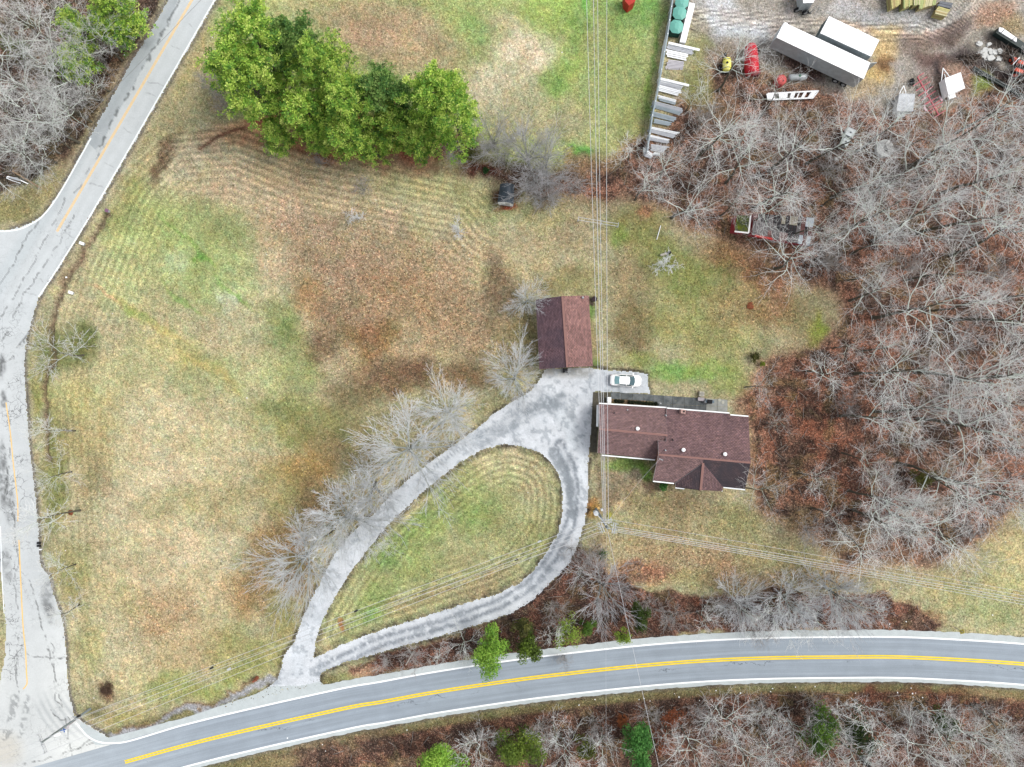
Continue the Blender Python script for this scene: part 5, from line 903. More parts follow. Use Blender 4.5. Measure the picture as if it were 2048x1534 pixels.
ORD = ['', 'second', 'third', 'fourth', 'fifth', 'sixth', 'seventh', 'eighth', 'ninth', 'tenth', 'eleventh', 'twelfth', 'thirteenth', 'fourteenth', 'fifteenth', 'sixteenth']
def resolve_labels():
    g = {}
    for i, (px, py, what) in enumerate(PEND):
        nm, x, y = min(LMK, key=lambda l: math.hypot(px-l[1], py-l[2])); a = DIRS[int(round(math.degrees(math.atan2(y-py, px-x))/45)) % 8]; g.setdefault((what, nm, a), []).append((math.hypot(px-x, py-y), i))
    out = {}
    for (what, nm, a), l in g.items():
        for k, (d, i) in enumerate(sorted(l)): out[i] = f'{what} {a} of {nm}' if len(l) == 1 else (f'{what} {a} of {nm}, nearest to it' if k == 0 else f'{what} {a} of {nm}, {ORD[k]} nearest')
    for o in COL.objects:
        s = o.get('label', '')
        if s.startswith('@'): o['label'] = out[int(s[1:])]
hts = {'D': 8, 'F': 19.5, 'G': 18, 'V': 8.6, 'S': 3, 'B': 4, 'R': 10}
def crown_at(key, cx, cy, sc, rz, label=None, group=None, name=None, what='bare grey tree', cat='tree', stretch=1, zone=None):
    """cx,cy: pixel of the middle of the crown in the photograph; the foot stands under the projected crown"""
    for _ in range(40):
        h = hts[key[0]]*sc*.72; b = P(cx, cy, h, 0); px = b.x/SC+1024; py = 767-b.y/SC
        if zone is None or zone(px, py): break
        l = math.hypot(cx-1024, cy-767); cx += (cx-1024)/l*7; cy += (cy-767)/l*7; sc *= .985
    return plant(key, b, R(rz), (sc, sc, sc*stretch), label or autolabel(px, py, what), cat, group, name)
gD = 'bare trees along the driveway'
for key, cx, cy, sc, rz, lab in (('V0', 803, 905, 1.42, 0, 'big rounded bare tree, widest of the row left of the driveway'), ('V1', 885, 825, .95, 80, 'bare tree with open crown up the row, second from the garage end'), ('V2', 1030, 758, .92, 200, 'pale bare tree at the garage end of the driveway row'),
                          ('V1', 733, 978, 1.05, 10, 'bare tree between the widest crown and the greenish one'), ('V2', 668, 1050, 1.35, 120, 'large greenish-limbed bare tree reaching across the driveway'), ('V0', 590, 1130, 1.2, 240, 'lowest bare tree of the driveway row, with fine twigs'),
                          ('R0', 640, 1080, 1.1, 160, 'sprawling bare tree at the left of the driveway row'), ('R1', 745, 1085, .8, 320, 'thin bare crown hanging over the lower driveway'), ('D1', 1213, 1195, 1.3, 30, 'big pale radial bare tree right of the driveway bend')): crown_at(key, cx, cy, sc, rz, lab, gD)
plant('V2', P(1052, 600, 2.5, 0), 2.0, (.62, .62, .6), 'white-limbed bare tree touching the northwest corner of the garage')
for key, cx, cy, sc, rz, lab in (('S0', 712, 432, .9, 0, 'small pale leafless fruit tree, middle of the three in the mown field'), ('S1', 915, 460, 1.0, 90, 'small pale leafless fruit tree east in the mown field'), ('B0', 722, 372, .75, 0, 'faint brown leafless shrub north in the mown field'), ('B1', 632, 318, .8, 20, 'brown leafless shrub on the red straw edge below the pines'), ('S0', 1327, 530, 1.2, 200, 'small round leafless tree beside the white log in the back lawn')): crown_at(key, cx, cy, sc, rz, lab, None)
gL = 'bare trees along the side road'
for key, cx, cy, sc, rz, lab in (('R0', 92, 705, 1.15, 200, 'northernmost twiggy bare tree beside the side road, dark ditch under it'), ('R1', 92, 868, .9, 150, 'bare tree leaning over the verge, second from the north along the side road'), ('R0', 88, 955, .85, 60, 'thin bare tree over the verge, third along the side road'), ('R1', 78, 1045, 1.25, 190, 'largest whitish bare tree overhanging the side road'), ('R0', 100, 1150, .8, 300, 'low dark bare tree at the bulge of the side road edge'), ('R1', 108, 1235, .8, 30, 'southernmost bare tree leaning over the side road')): crown_at(key, cx, cy, sc, rz, lab, gL)
zN = lambda x, y: inpoly(WOODN, x, y) and float(pdist(OLD, np.array([[x]]), np.array([[y]]), True)[0, 0]) > 9
zB = lambda x, y: y > 1380 and float(pdist(HWY, np.array([[x]]), np.array([[y]]))[0, 0]) > 84
def inpoly(poly, x, y): return bool(poly_in(poly, np.array([[float(x)]]), np.array([[float(y)]]))[0, 0])
gS = 'brush thicket north of the garden shed'
for i, (key, cx, cy, sc) in enumerate((('D0', 985, 268, .9), ('D1', 1060, 300, 1.15), ('B1', 1010, 312, 1.3), ('D0', 1098, 325, 1.05), ('B0', 1085, 372, 1.1), ('D0', 1070, 345, 1.0), ('B1', 968, 292, 1.1), ('B0', 430, 165, 1.0), ('B1', 448, 205, .9), ('D1', 1085, 385, .75), ('B1', 900, 305, 1.0), ('B0', 1150, 375, .8))): crown_at(key, cx, cy, sc, 70*i, None, gS, None, 'grey thicket shrub', 'shrub')
gH = 'bare trees between driveway and highway'
for i, (key, cx, cy, sc) in enumerate((('B0', 820, 1320, 1.1), ('R1', 872, 1322, .62), ('R0', 925, 1295, .8), ('B1', 770, 1330, .8), ('B0', 1115, 1225, 1.0), ('R0', 1160, 1150, .6), ('B1', 1185, 1110, 1.1), ('B0', 1145, 1105, .9), ('R1', 1105, 1275, .7), ('R1', 1415, 1250, .8), ('B0', 1350, 1240, 1.1), ('R0', 1500, 1235, .9),
                                      ('R1', 1560, 1235, 1.05), ('G0', 1620, 1200, .62), ('R0', 1650, 1255, .95), ('G1', 1700, 1205, .6), ('R1', 1745, 1230, .9), ('B1', 1450, 1215, 1.2), ('B0', 1300, 1215, .9), ('R0', 1590, 1270, .8), ('B1', 1130, 1320, .7), ('R0', 1690, 1180, .8), ('B0', 1520, 1270, 1.0), ('V1', 1590, 1208, .95), ('V2', 1690, 1200, 1.0), ('V0', 1492, 1222, .8))): crown_at(key, cx, cy, sc, 47*i, None, gH, None, 'bare roadside tree' if key[0] != 'B' else 'bare roadside shrub')
gE = 'bare trees of the east woods'
KE = [('F0', 1860, 615, 1.0), ('F1', 1612, 510, .78), ('F2', 1378, 400, .72), ('F3', 1340, 330, .6), ('F1', 1290, 370, .55), ('F0', 1565, 375, .8), ('F2', 1500, 320, .75), ('F3', 1440, 260, .85), ('F1', 1510, 250, .7), ('F0', 1600, 290, .8), ('F2', 1690, 270, .85), ('F3', 1800, 245, .8), ('F1', 1850, 330, .9), ('F0', 1940, 265, 1.0), ('F2', 2010, 330, .95), ('F3', 2030, 200, .85),
      ('F0', 1740, 440, .85), ('F1', 1740, 350, .8), ('F2', 1850, 440, .95), ('F3', 1960, 420, 1.0), ('F1', 2040, 470, 1.0), ('F3', 1800, 745, .85), ('F2', 1965, 740, 1.05), ('F0', 1980, 850, 1.1), ('F1', 1760, 840, .8), ('F2', 1850, 830, .9), ('F3', 1660, 740, .55), ('G0', 1530, 775, .62), ('G1', 1560, 850, .4), ('F1', 1910, 950, .95), ('F2', 1880, 1060, .85), ('F3', 1790, 1050, .8), ('F0', 1990, 980, .9), ('G0', 1640, 960, .6), ('G1', 1520, 990, .75), ('G0', 1680, 1040, .7), ('F2', 2045, 620, 1.0), ('F3', 2040, 760, 1.0), ('G1', 1930, 530, 1.0), ('G0', 1990, 600, 1.0), ('G1', 1640, 440, .8), ('G0', 1480, 400, .7), ('F0', 1480, 120, .7), ('G1', 1570, 180, .75), ('F2', 1540, 420, .6), ('G1', 1720, 690, .6), ('G0', 1760, 540, .7)]
for i, (key, cx, cy, sc) in enumerate(KE): crown_at(key, cx, cy, sc, 53*i+17*(i % 5), None, gE, None, ['tall bare tree with pale limbs', 'bare whitish-limbed tree', 'bare tree with wide grey crown'][i % 3])
rg = random.Random(5); placed = [(c[1], c[2]) for c in KE]; cnt = 0
def inpoly(poly, x, y): return bool(poly_in(poly, np.array([[float(x)]]), np.array([[float(y)]]))[0, 0])
for it in range(2600):
    if cnt >= 36: break
    x, y = rg.uniform(1270, 2180), rg.uniform(190, 1130)
    if not inpoly(WOODE, (x-1024)/1.08+1024, (y-767)/1.08+767): continue
    if 1440 < x < 1640 and 405 < y < 500 or (1520 < x < 1940 and y < 235) or (1740 < x < 1800 and y < 320) or (1675 < x < 1715 and 245 < y < 300): continue
    if min(math.hypot(x-a, y-b) for a, b in placed) < 42 or (x < 1700 and 680 < y < 1000): continue
    placed.append((x, y)); cnt += 1; k = rg.choice(['G0', 'G1', 'G0', 'G1', 'F0', 'F1', 'F2', 'F3', 'R0', 'R1']); sc = rg.uniform(.5, .85) if k[0] != 'R' else rg.uniform(.8, 1.2)
    if x < 1560: sc *= .75
    crown_at(k, x, y, sc, rg.uniform(0, 360), None, gE, None, rg.choice(['slender bare grey tree', 'thin brownish bare tree', 'bare understorey tree']))
for i in range(24):
    while True:
        x, y = rg.uniform(1250, 2060), rg.uniform(200, 1120)
        if inpoly(WOODE, x, y) and not (1440 < x < 1640 and 405 < y < 500) and not (x > 1500 and y < 215): break
    crown_at(rg.choice(['B0', 'B1']), x, y, rg.uniform(.8, 1.3), rg.uniform(0, 360), None, 'low grey shrubs in the east woods', None, 'low grey-brown leafless shrub', 'shrub')
gN = 'bare trees of the northwest woods'; placed = []
NK = [('F0', 60, 60, .75), ('F1', 110, 140, .7), ('F2', 20, 150, .75), ('F3', 60, 230, .75), ('F1', 20, 300, .7), ('F0', 130, 210, .6), ('G0', 170, 60, .7), ('G1', 120, 30, .7), ('G0', 70, 170, .8), ('G1', 10, 220, .8), ('G0', 160, 140, .6), ('R0', 150, 240, 1.0), ('G1', 90, 100, .75), ('R1', 110, 280, 1.0), ('G0', 20, 20, .9), ('F3', 5, 90, .7), ('R0', 60, 300, 1.0), ('G1', 270, 20, .5), ('R1', 190, 190, .9), ('F2', -20, 330, .7), ('B0', 60, 330, 1.2), ('B1', 150, 190, 1.2), ('B0', 90, 240, 1.3), ('B1', 180, 100, 1.2), ('B0', 240, 80, 1.2), ('B1', 20, 270, 1.3), ('G1', 45, 270, .6), ('R0', 215, 60, .9), ('R1', 95, 190, 1.0), ('G0', 140, 90, .7)]
for i, (key, cx, cy, sc) in enumerate(NK): crown_at(key, cx, cy, sc, 61*i, None, gN, None, ['bare grey-green tree', 'bare pale tree', 'leafless tree'][i % 3] if key[0] != 'B' else 'grey leafless shrub', 'tree' if key[0] != 'B' else 'shrub', zone=zN)
gB = 'bare trees below the highway'
KB = [('R0', 955, 1500, .9), ('R1', 1110, 1490, .9), ('R0', 1130, 1520, 1.0), ('R1', 1215, 1500, .9), ('F0', 1385, 1500, .62), ('F1', 1470, 1470, .6), ('R0', 1430, 1440, .9), ('F2', 1500, 1520, .65), ('R1', 1555, 1445, .9), ('F3', 1560, 1510, .6), ('F0', 1660, 1500, .6), ('R0', 1680, 1450, .9), ('F1', 1780, 1480, .68), ('R1', 1745, 1430, .9), ('F2', 1840, 1510, .66), ('F3', 1910, 1480, .66), ('R0', 1880, 1440, 1.0), ('F0', 1970, 1500, .68), ('F1', 2030, 1470, .64), ('R1', 2000, 1440, .9), ('F2', 1720, 1530, .6), ('R0', 1600, 1470, .8), ('R1', 1340, 1480, .8), ('G0', 920, 1535, .5), ('R1', 1000, 1450, .5), ('B0', 1080, 1470, 1.2), ('B1', 1190, 1460, 1.2), ('B0', 1300, 1440, 1.0), ('B1', 1400, 1420, 1.1), ('B0', 1640, 1420, 1.1), ('B1', 1820, 1430, 1.2), ('G1', 2045, 1530, .7), ('G0', 1440, 1530, .6), ('B0', 1520, 1430, 1.1), ('B1', 960, 1470, 1.0), ('B0', 1960, 1430, 1.0)]
for i, (key, cx, cy, sc) in enumerate(KB): crown_at(key, cx, cy, sc, 67*i, None, gB, None, ['bare pale tree', 'bare crooked tree', 'leafless grey tree'][i % 3] if key[0] != 'B' else 'leafless twiggy shrub', 'tree' if key[0] != 'B' else 'shrub', zone=zB)

# ============================================================ utility poles and wires
POLE = plain('pole_wood_grey', (150, 160, 162), .85, var=.15, sc=4); WIRE = plain('bare_aluminium_wire', (232, 233, 236), .5, .0, var=.05); INS = plain('insulator_white', (218, 222, 224), .3, var=.05); TRF = plain('transformer_paint', (232, 236, 238), .5, var=.05)
def pole(name, label, bx_, by_, tx, ty, h, r=.16, mat=None):
    b = P(bx_, by_); t = P(tx, ty, h); rt = thing(name, label, 'utility pole', b); rt['_abs'] = tuple(rt.location); mb = MB(); mb.tube([b-Vector((0, 0, .1)), t], [r*1.1, r*.75], 8); part(rt, 'pole', mb, mat or POLE); return rt, b, t
def crossarm(rt, c, d, L, off=.14):
    d = Vector(d).normalized(); n = Vector((-d.y, d.x, 0)); mb = MB()
    mb.bar(c-d*L/2+n*off, c+d*L/2+n*off, .1, .13); part(rt, 'crossarm', mb, INS)
def insul(rt, c, d, L=.5, k=3):
    d = Vector(d).normalized(); mb = MB(); mb.tube([c, c+d*L], .03, 5)
    for i in range(k): q = c+d*L*(i+.7)/(k+.3); mb.tube([q-d*.025, q+d*.025], .085, 8)
    part(rt, 'insulator', mb, INS)
rt, b, t = pole('utility_pole', 'tall grey utility pole with white transformer where three wire runs meet', 1192, 1018, 1215, 1057, 12.4, .19)
A = P(1204, 1055, 12.0); B = P(1229, 1057, 12.0); C_ = P(1214, 1040, 12.0)
we = (P(85, 1485)-P(1203, 1055)).normalized(); ea = (P(2048, 1205)-P(1229, 1055)).normalized(); no = Vector((-.02, 1, 0)); pe = Vector((-we.y, we.x, 0))
for z, c, d in ((11.9, P(1203, 1054, 11.9), Vector((-we.y, we.x, 0))), (11.9, P(1228, 1056, 11.9), Vector((-ea.y, ea.x, 0))), (12.1, P(1213, 1042, 12.1), Vector((1, .02, 0)))): crossarm(rt, c, d, 1.5); crossarm(rt, c, d, 1.5, -.14)
mb = MB(); mb.bar(P(1200, 1052, 11.6), P(1231, 1060, 11.6), .1, .12); mb.bar(P(1206, 1042, 11.3), P(1226, 1062, 11.3), .08, .1); part(rt, 'brace', mb, INS)
for s in (-.6, -.2, .2, .6):
    insul(rt, P(1203, 1054, 12.05)+pe*s, we); insul(rt, P(1228, 1056, 12.05)+Vector((-ea.y, ea.x, 0))*s, ea); insul(rt, P(1213, 1042, 12.2)+Vector((s, 0, 0)), no)
for x, y in ((1222, 1050), (1216, 1046), (1210, 1049), (1224, 1062)): insul(rt, P(x, y, 11.7), Vector((.2, .1, 1)), .4, 3)
mb = MB(); c = P(1191.5, 1026, 8.2); mb.cyl(c, .30, 7.6, 8.6, 14); mb.cyl(c, .33, 8.6, 8.68, 14); mb.bar(Vector((c.x, c.y, 8.2)), b.lerp(t, .66), .08, .1); tf = part(rt, 'transformer', mb, TRF)
mb = MB()
for s in (-.12, .12): mb.cyl((c.x+s, c.y+.1), .05, 8.68, 8.95, 8, r2=.03)
g = bpy.data.objects.new('bushing', mb.mesh('bushing', INS, Vector(rt['_abs']))); COL.objects.link(g); g.parent = tf
mb = MB(); mb.box(P(1203.5, 1019, 7.0), (.25, .3, .7)); part(rt, 'meter_box', mb, TRF)
rt2, b2, t2 = pole('utility_pole', 'grey utility pole with double white crossarm and street lamp over the road junction', 180, 1418, 83, 1485, 10.6, .17)
for off in (-.16, .16):
    mb = MB(); a1, a2 = P(78.5, 1469, 10.3), P(92, 1506, 10.3); n = Vector(((a2-a1).y, -(a2-a1).x, 0)).normalized()*off*.9; mb.bar(a1+n, a2+n, .1, .13); part(rt2, 'crossarm', mb, INS)
for x, y in ((76, 1470), (80, 1481), (84, 1490), (89, 1506)): insul(rt2, P(x, y, 10.45), (.2, .1, 1), .35, 3)
q = b2.lerp(t2, .62); e = P(108, 1471, 8.6); mb = MB(); mb.tube([q, q.lerp(e, .5)+Vector((0, 0, .5)), e], .045, 6); part(rt2, 'lamp_arm', mb, GALV); mb = MB(); d = (e-q); d.z = 0; d.normalize(); mb.tube([e-d*.15, e+d*.1, e+d*.5, e+d*.85, e+d*.95], [.06, .2, .26, .2, .05], 10); part(rt2, 'lamp_head', mb, WHT)
mb = MB(); q = b2.lerp(t2, .27); mb.box(q+Vector((.05, .1, 0)), (.3, .3, .7)); part(rt2, 'cable_box', mb, DRK); mb = MB(); q = t2; mb.tube([q, P(62, 1489, 11.4)], .04, 5); part(rt2, 'pole_top_pin', mb, INS)
rt3, b3, t3 = pole('lamp_pole', 'bare wooden lamp pole leaning outward at the edge of the northwest woods', 79, 375, 25.5, 342.5, 8.0, .13, plain('pole_wood_tan', (196, 168, 138), .85, var=.12)); rt3['category'] = 'lamp pole'
mb = MB(); a = b3.lerp(t3, .62); pts = [P(56, 367.5, 6.3), P(40, 360, 7.2), P(26, 355, 7.8), P(15, 353.5, 7.8), P(13, 356, 7.5), P(24, 361, 7.2), P(41, 366.5, 6.8)]; mb.tube(pts, [.06, .07, .08, .1, .08, .06, .05], 6); part(rt3, 'lamp_arm', mb, WHT); mb = MB(); mb.tube([P(20, 355, 7.9), P(34, 358, 7.7), P(42, 362, 7.3)], [.12, .22, .05], 8); part(rt3, 'lamp_head', mb, GALV)
def wire(label, a, b, sag, r=.03, group=None, mat=None, n=26, name='power_line'):
    a, b = Vector(a), Vector(b); pts = []
    for i in range(n+1): u = i/n; p = a.lerp(b, u); p.z -= 4*sag*u*(1-u); pts.append(p)
    mb = MB(); mb.tube(pts, r*.85, 4); single(name, label, 'power line', mb, mat or WIRE, a, group)
gN_ = 'wires running north from the tall pole'
for i, (x0, y0, x1, ww_) in enumerate(((1207, 1040, 1163, .035), (1210, 1040, 1181, .03), (1212, 1040, 1192, .035), (1217, 1040, 1216, .035), (1209, 1050, 1183, .02))):
    a = P(x0, y0, 12.1); e = P(x1, -420, 12.5); wire(['westernmost wire of the run north over the house and lawn', 'second wire from the west in the run north', 'third wire from the west in the run north', 'easternmost wire of the run north over the house and lawn', 'thin low cable in the run north, close to the second wire'][i], a, e, 1.6+.5*(i == 4), ww_, gN_)
for i, (x0, y0, x1, y1, hh) in enumerate(((1186, 1044, 74, 1468, 11.0), (1198, 1049, 79, 1481, 12.2), (1201, 1055, 84, 1491, 12.1), (1204, 1062, 90, 1506, 12.0))):
    wire(['northernmost wire of the run across the teardrop lawn to the junction pole', 'second wire from the north in the run to the junction pole', 'third wire from the north in the run to the junction pole', 'southernmost wire of the run across the teardrop lawn'][i], P(x0, y0, hh), P(x1, y1, 10.6), .9+.2*i, .03, 'wires running southwest to the junction pole')
    wire(['northern wire leaving the junction pole to the left edge', 'upper middle wire leaving the junction pole to the left edge', 'lower middle wire leaving the junction pole to the left edge', 'southern wire leaving the junction pole to the left edge'][i], P(x1, y1, 10.6), P(x1-900, y1+390, 10.6), 1.2, .022, 'wires leaving the junction pole westward')
wire('thin low wire crossing the drive mouth to the junction pole', P(1206, 1066, 9.5), P(150, 1440, 7.5), 1.6, .018, 'wires running southwest to the junction pole')
for i, (y0, y1, r_) in enumerate(((1038, 1187, .022), (1053, 1196, .03), (1057, 1203, .035), (1060, 1208, .03), (1063, 1214, .03))): 
    sl_ = (y1-y0)/(2048-1228); wire(['northernmost thin wire of the run east', 'second wire from the north in the run east', 'thick middle wire of the run east', 'fourth wire from the north in the run east', 'southernmost wire of the run east'][i], P(1229-14*(i == 0), y0, 12.1), P(2900, y1+852*sl_, 12.3), 1.6, r_, 'wires running east from the tall pole')
wire('cable running south from the tall pole across the highway', P(1215, 1060, 11.8), P(1356, 1700, 8.5), 1.2, .03); wire('faint thin wire running straight south from the tall pole', P(1213, 1060, 9), P(1215, 1720, 7), 1.0, .012)
wire('service cable dropping to the mast on the house roof', P(1213, 1048, 9.5), P(1320, 918, 6.1), 1.0, .014); wire('long cable along the upper road into the northwest woods', P(-300, 690, 7.5), P(520, -125, 7.5), 1.0, .03, None, plain('dark_cable', (150, 150, 150), .6))
mb = MB(); c = P(1033, 1120, 10.8); mb.box(c, (.5, .12, .12), math.atan2(we.y, we.x)); single('line_fuse', 'dark cable splice hanging on the wire above the teardrop lawn', 'cable box', mb, DRK, c)
for x, y, l in ((1079, 1083, 'white cutout hanging on the north wire over the teardrop lawn'), (712, 1222, 'dark splice on the wires near the drive'), (458, 1338, 'small white tag on the wires above the field corner'), (423, 1336, 'dark splice on the wires above the field corner')):
    mb = MB(); c = P(x, y, 10.9); mb.box(c, (.5, .2, .16), math.atan2(we.y, we.x)); mb.box(c-Vector((0, 0, .2)), (.16, .16, .3)); single('line_fuse', l, 'cable box', mb, INS if 'white' in l else DRK, c)

# ============================================================ vehicles
CARP = plain('white_car_paint', (250, 250, 248), .25, var=.02, spec=.5); CARG = plain('car_glass_blue', (58, 96, 106), .08, var=.3, sc=1.2, spec=.7); CARG2 = plain('rear_glass_pale', (150, 196, 200), .1, var=.1, spec=.7); REDL = plain('tail_lamp_red', (190, 30, 30), .3)
def car(label, px, py, rz, name='parked_car'):
    rt = thing(name, label, 'car', P(px, py)); rt.rotation_euler = (0, 0, rz); Z0 = Vector((0, 0, 0)); rt['_abs'] = (0, 0, 0)
    st = [(-2.35, .50, .42, .62), (-2.28, .70, .32, .82), (-2.0, .84, .26, .98), (-1.4, .89, .22, 1.02), (-.6, .91, .2, 1.0), (.4, .91, .2, .98), (1.2, .90, .2, .95), (1.8, .86, .24, .86), (2.15, .76, .30, .76), (2.33, .55, .40, .62)]
    mb = MB(); rings = []
    for x, w, z0, z1 in st:
        pr = [(-w*.92, z0), (-w, z0+.15), (-w, (z0+z1)/2+.05), (-w*.94, z1-.06), (-w*.8, z1), (0, z1+.03), (w*.8, z1), (w*.94, z1-.06), (w, (z0+z1)/2+.05), (w, z0+.15), (w*.92, z0)]; rings.append([Vector((x, y, z)) for y, z in pr])
    for a, b in zip(rings, rings[1:]):
        for i in range(10): mb.face([a[i], b[i], b[i+1], a[i+1]][::-1])
    mb.face(rings[0][::-1]); mb.face(rings[-1]); bo = part(rt, 'body', mb, CARP, smooth=True)
    lo = [(-1.75, .76), (-1.1, .80), (0, .80), (.9, .78), (1.28, .70)]; z = 1.0
    rf = [Vector((-1.0, -.58, 1.42)), Vector((.42, -.60, 1.44)), Vector((.52, 0, 1.46)), Vector((.42, .60, 1.44)), Vector((-1.0, .58, 1.42)), Vector((-1.08, 0, 1.44))]
    mb = MB(); mb.face(rf); mb.face([p-Vector((0, 0, .05)) for p in rf][::-1]); 
    for i in range(6): j = (i+1) % 6; mb.face([rf[j], rf[i], rf[i]-Vector((0, 0, .05)), rf[j]-Vector((0, 0, .05))])
    part(rt, 'roof', mb, CARP)
    def pane(nm, pts, m, th=.03):
        pts = [Vector(p) for p in pts]; n = (pts[1]-pts[0]).cross(pts[-1]-pts[0]).normalized()*th; mb = MB(); mb.face(pts); mb.face([p-n for p in pts][::-1])
        for i in range(len(pts)): j = (i+1) % len(pts); mb.face([pts[j], pts[i], pts[i]-n, pts[j]-n])
        return part(rt, nm, mb, m)
    pane('windscreen', [(.44, -.58, 1.42), (1.18, -.72, .99), (1.32, -.3, .99), (1.34, 0, .99), (1.32, .3, .99), (1.18, .72, .99), (.44, .58, 1.42), (.53, 0, 1.44)], CARG)
    pane('rear_window', [(-1.02, .54, 1.40), (-1.08, 0, 1.42), (-1.02, -.54, 1.40), (-1.66, -.60, 1.06), (-1.74, 0, 1.06), (-1.66, .60, 1.06)], CARG2)
    for s in (-1, 1):
        q = [(-1.45, s*.80, 1.0), (1.05, s*.80, .98), (.40, s*.62, 1.41), (-.98, s*.60, 1.40)]; pane('side_window', q if s < 0 else q[::-1], CARG)
        q = [(-1.05, s*.585, 1.43), (-.92, s*.62, 1.42), (-1.62, s*.84, 1.0), (-1.9, s*.8, 1.0), (-1.7, s*.62, 1.06)]; pane('rear_pillar', q if s > 0 else q[::-1], CARP); q = [(-.02, s*.635, 1.42), (.06, s*.635, 1.42), (.1, s*.83, .99), (-.06, s*.83, .99)]; pane('door_pillar', q if s > 0 else q[::-1], CARP)
        mb = MB(); mb.box((1.0, s*1.0, 1.0), (.16, .24, .15)); mb.bar((1.02, s*.84, .98), (1.0, s*.98, 1.0), .05, .05); part(rt, 'wing_mirror', mb, CARP)
        mb = MB(); mb.box((2.2, s*.6, .66), (.22, .3, .14)); part(rt, 'headlight', mb, CHR); mb = MB(); mb.box((-2.24, s*.62, .68), (.08, .26, .14)); part(rt, 'tail_light', mb, REDL)
        for x in (-1.4, 1.4):
            mb = MB(); mb.tube([(x, s*.70, .32), (x, s*.90, .32)], .32, 16); w = part(rt, 'wheel', mb, BLK); mb = MB(); mb.tube([(x, s*.88, .32), (x, s*.915, .32)], .19, 10); g = bpy.data.objects.new('rim', mb.mesh('rim', CHR)); COL.objects.link(g); g.parent = w
    return rt
car('white four-door saloon parked on the gravel beside the house', 1250, 761, R(-2.5)); car('white car cut by the left edge of the photo near the side road', -22, 1366, R(84))
def wheel(rt, c, ax, r, w, rim=CHR):
    ax = Vector(ax).normalized(); c = Vector(c); mb = MB(); mb.tube([c-ax*w/2, c+ax*w/2], r, 14); o = part(rt, 'wheel', mb, BLK); mb = MB(); mb.tube([c-ax*(w/2+.02), c+ax*(w/2+.02)], r*.55, 10)
    g = bpy.data.objects.new('rim', mb.mesh('rim', rim, Vector(rt['_abs']))); COL.objects.link(g); g.parent = o; return o
TRW = plain('trailer_roof_white', (252, 252, 252), .45, var=.04); TRS = plain('trailer_side_aluminium', (220, 230, 234), .45, .35, var=.14, sc=1.2); TEAL = plain('dark_teal_trim', (40, 84, 94), .5)
def semi(label, nw, ne, se, sw, h, z0=1.15, seed=0, trim=None):
    q = [P(*p, h) for p in (nw, ne, se, sw)]; ctr = sum((Vector(p) for p in q), Vector())/4; rt = thing('box_trailer', label, 'trailer', (ctr.x, ctr.y, 0)); rt['_abs'] = tuple(rt.location)
    mb = MB(); mb.prism([p[:2] for p in q], z0, h-.06); part(rt, 'body', mb, TRS); qq = [ctr+(p-ctr)*1.006 for p in q]; mb = MB(); mb.prism([p[:2] for p in qq], h-.06, h); part(rt, 'roof', mb, TRW)
    ex = (q[1]-q[0]); ex.z = 0; L = ex.length; ex.normalize(); ey = (q[3]-q[0]); ey.z = 0; W = ey.length; ey.normalize(); o = Vector((q[0].x, q[0].y, 0))
    mb = MB(); n = int(L/.6)
    for i in range(n+1):
        for s in (-.02, W+.02): p = o+ex*(L*i/n)+ey*s; mb.box((p.x, p.y, (z0+h)/2), (.06, .05, h-z0-.1), math.atan2(ex.y, ex.x))
    part(rt, 'side_rib', mb, TRS, kind='stuff')
    for s in (.25, W-.25):
        mb = MB(); a = o+ey*s+Vector((0, 0, z0-.1)); mb.bar(a+ex*.3, a+ex*(L-.3), .12, .22); part(rt, 'chassis_rail', mb, DRK)
    for x in (L-1.2, L-2.5):
        for s in (.15, W-.15): wheel(rt, o+ex*x+ey*s+Vector((0, 0, .5)), ey, .5, .3)
    for s in (.5, W-.5): mb = MB(); p = o+ex*2.2+ey*s; mb.bar((p.x, p.y, 0), (p.x, p.y, z0-.1), .12, .12); part(rt, 'landing_leg', mb, DRK)
    if trim:
        mb = MB(); a = o+ey*(W+.04)+Vector((0, 0, 2.3)); mb.bar(a+ex*.1, a+ex*(L*.55), .03, .5); mb.bar(o+ex*-.04+ey*.1+Vector((0, 0, 2.6)), o+ex*-.04+ey*(W-.1)+Vector((0, 0, 2.6)), .03, 1.6); part(rt, 'teal_panel', mb, TEAL)
    return rt, o, ex, ey, L, W
rt, o, ex, ey, L, W = semi('long white-roofed semi trailer with grey sides, the longer of two', (1568.5, 45), (1740, 125), (1727, 157.5), (1553.5, 75), 4.1)
mb = MB(); p = o+ex*(L+.02); mb.bar(p+Vector((0, 0, 2.6)), p+ex*.9-ey*.5+Vector((0, 0, 2.6)), .06, 2.7); part(rt, 'door', mb, TRS); mb = MB(); p = o+ex*-.03+ey*W*.5; mb.box((p.x, p.y, 2.4), (.1, W*.8, 1.9), math.atan2(ex.y, ex.x)); part(rt, 'nose_panel', mb, TRS); mb = MB(); p = o+ex*.3+ey*.2; mb.box((p.x, p.y, 4.16), (.4, .5, .1), math.atan2(ex.y, ex.x)); part(rt, 'roof_patch', mb, TRW)
semi('shorter white-roofed box trailer with dark teal trim behind the long one', (1658.5, 32.5), (1758.5, 80), (1742, 112.5), (1641, 66), 4.0, trim=True)
semi('white box trailer corner cut by the top edge of the yard', (1602, -24), (1634, -14), (1627, 5), (1607, 6), 2.6, .6)

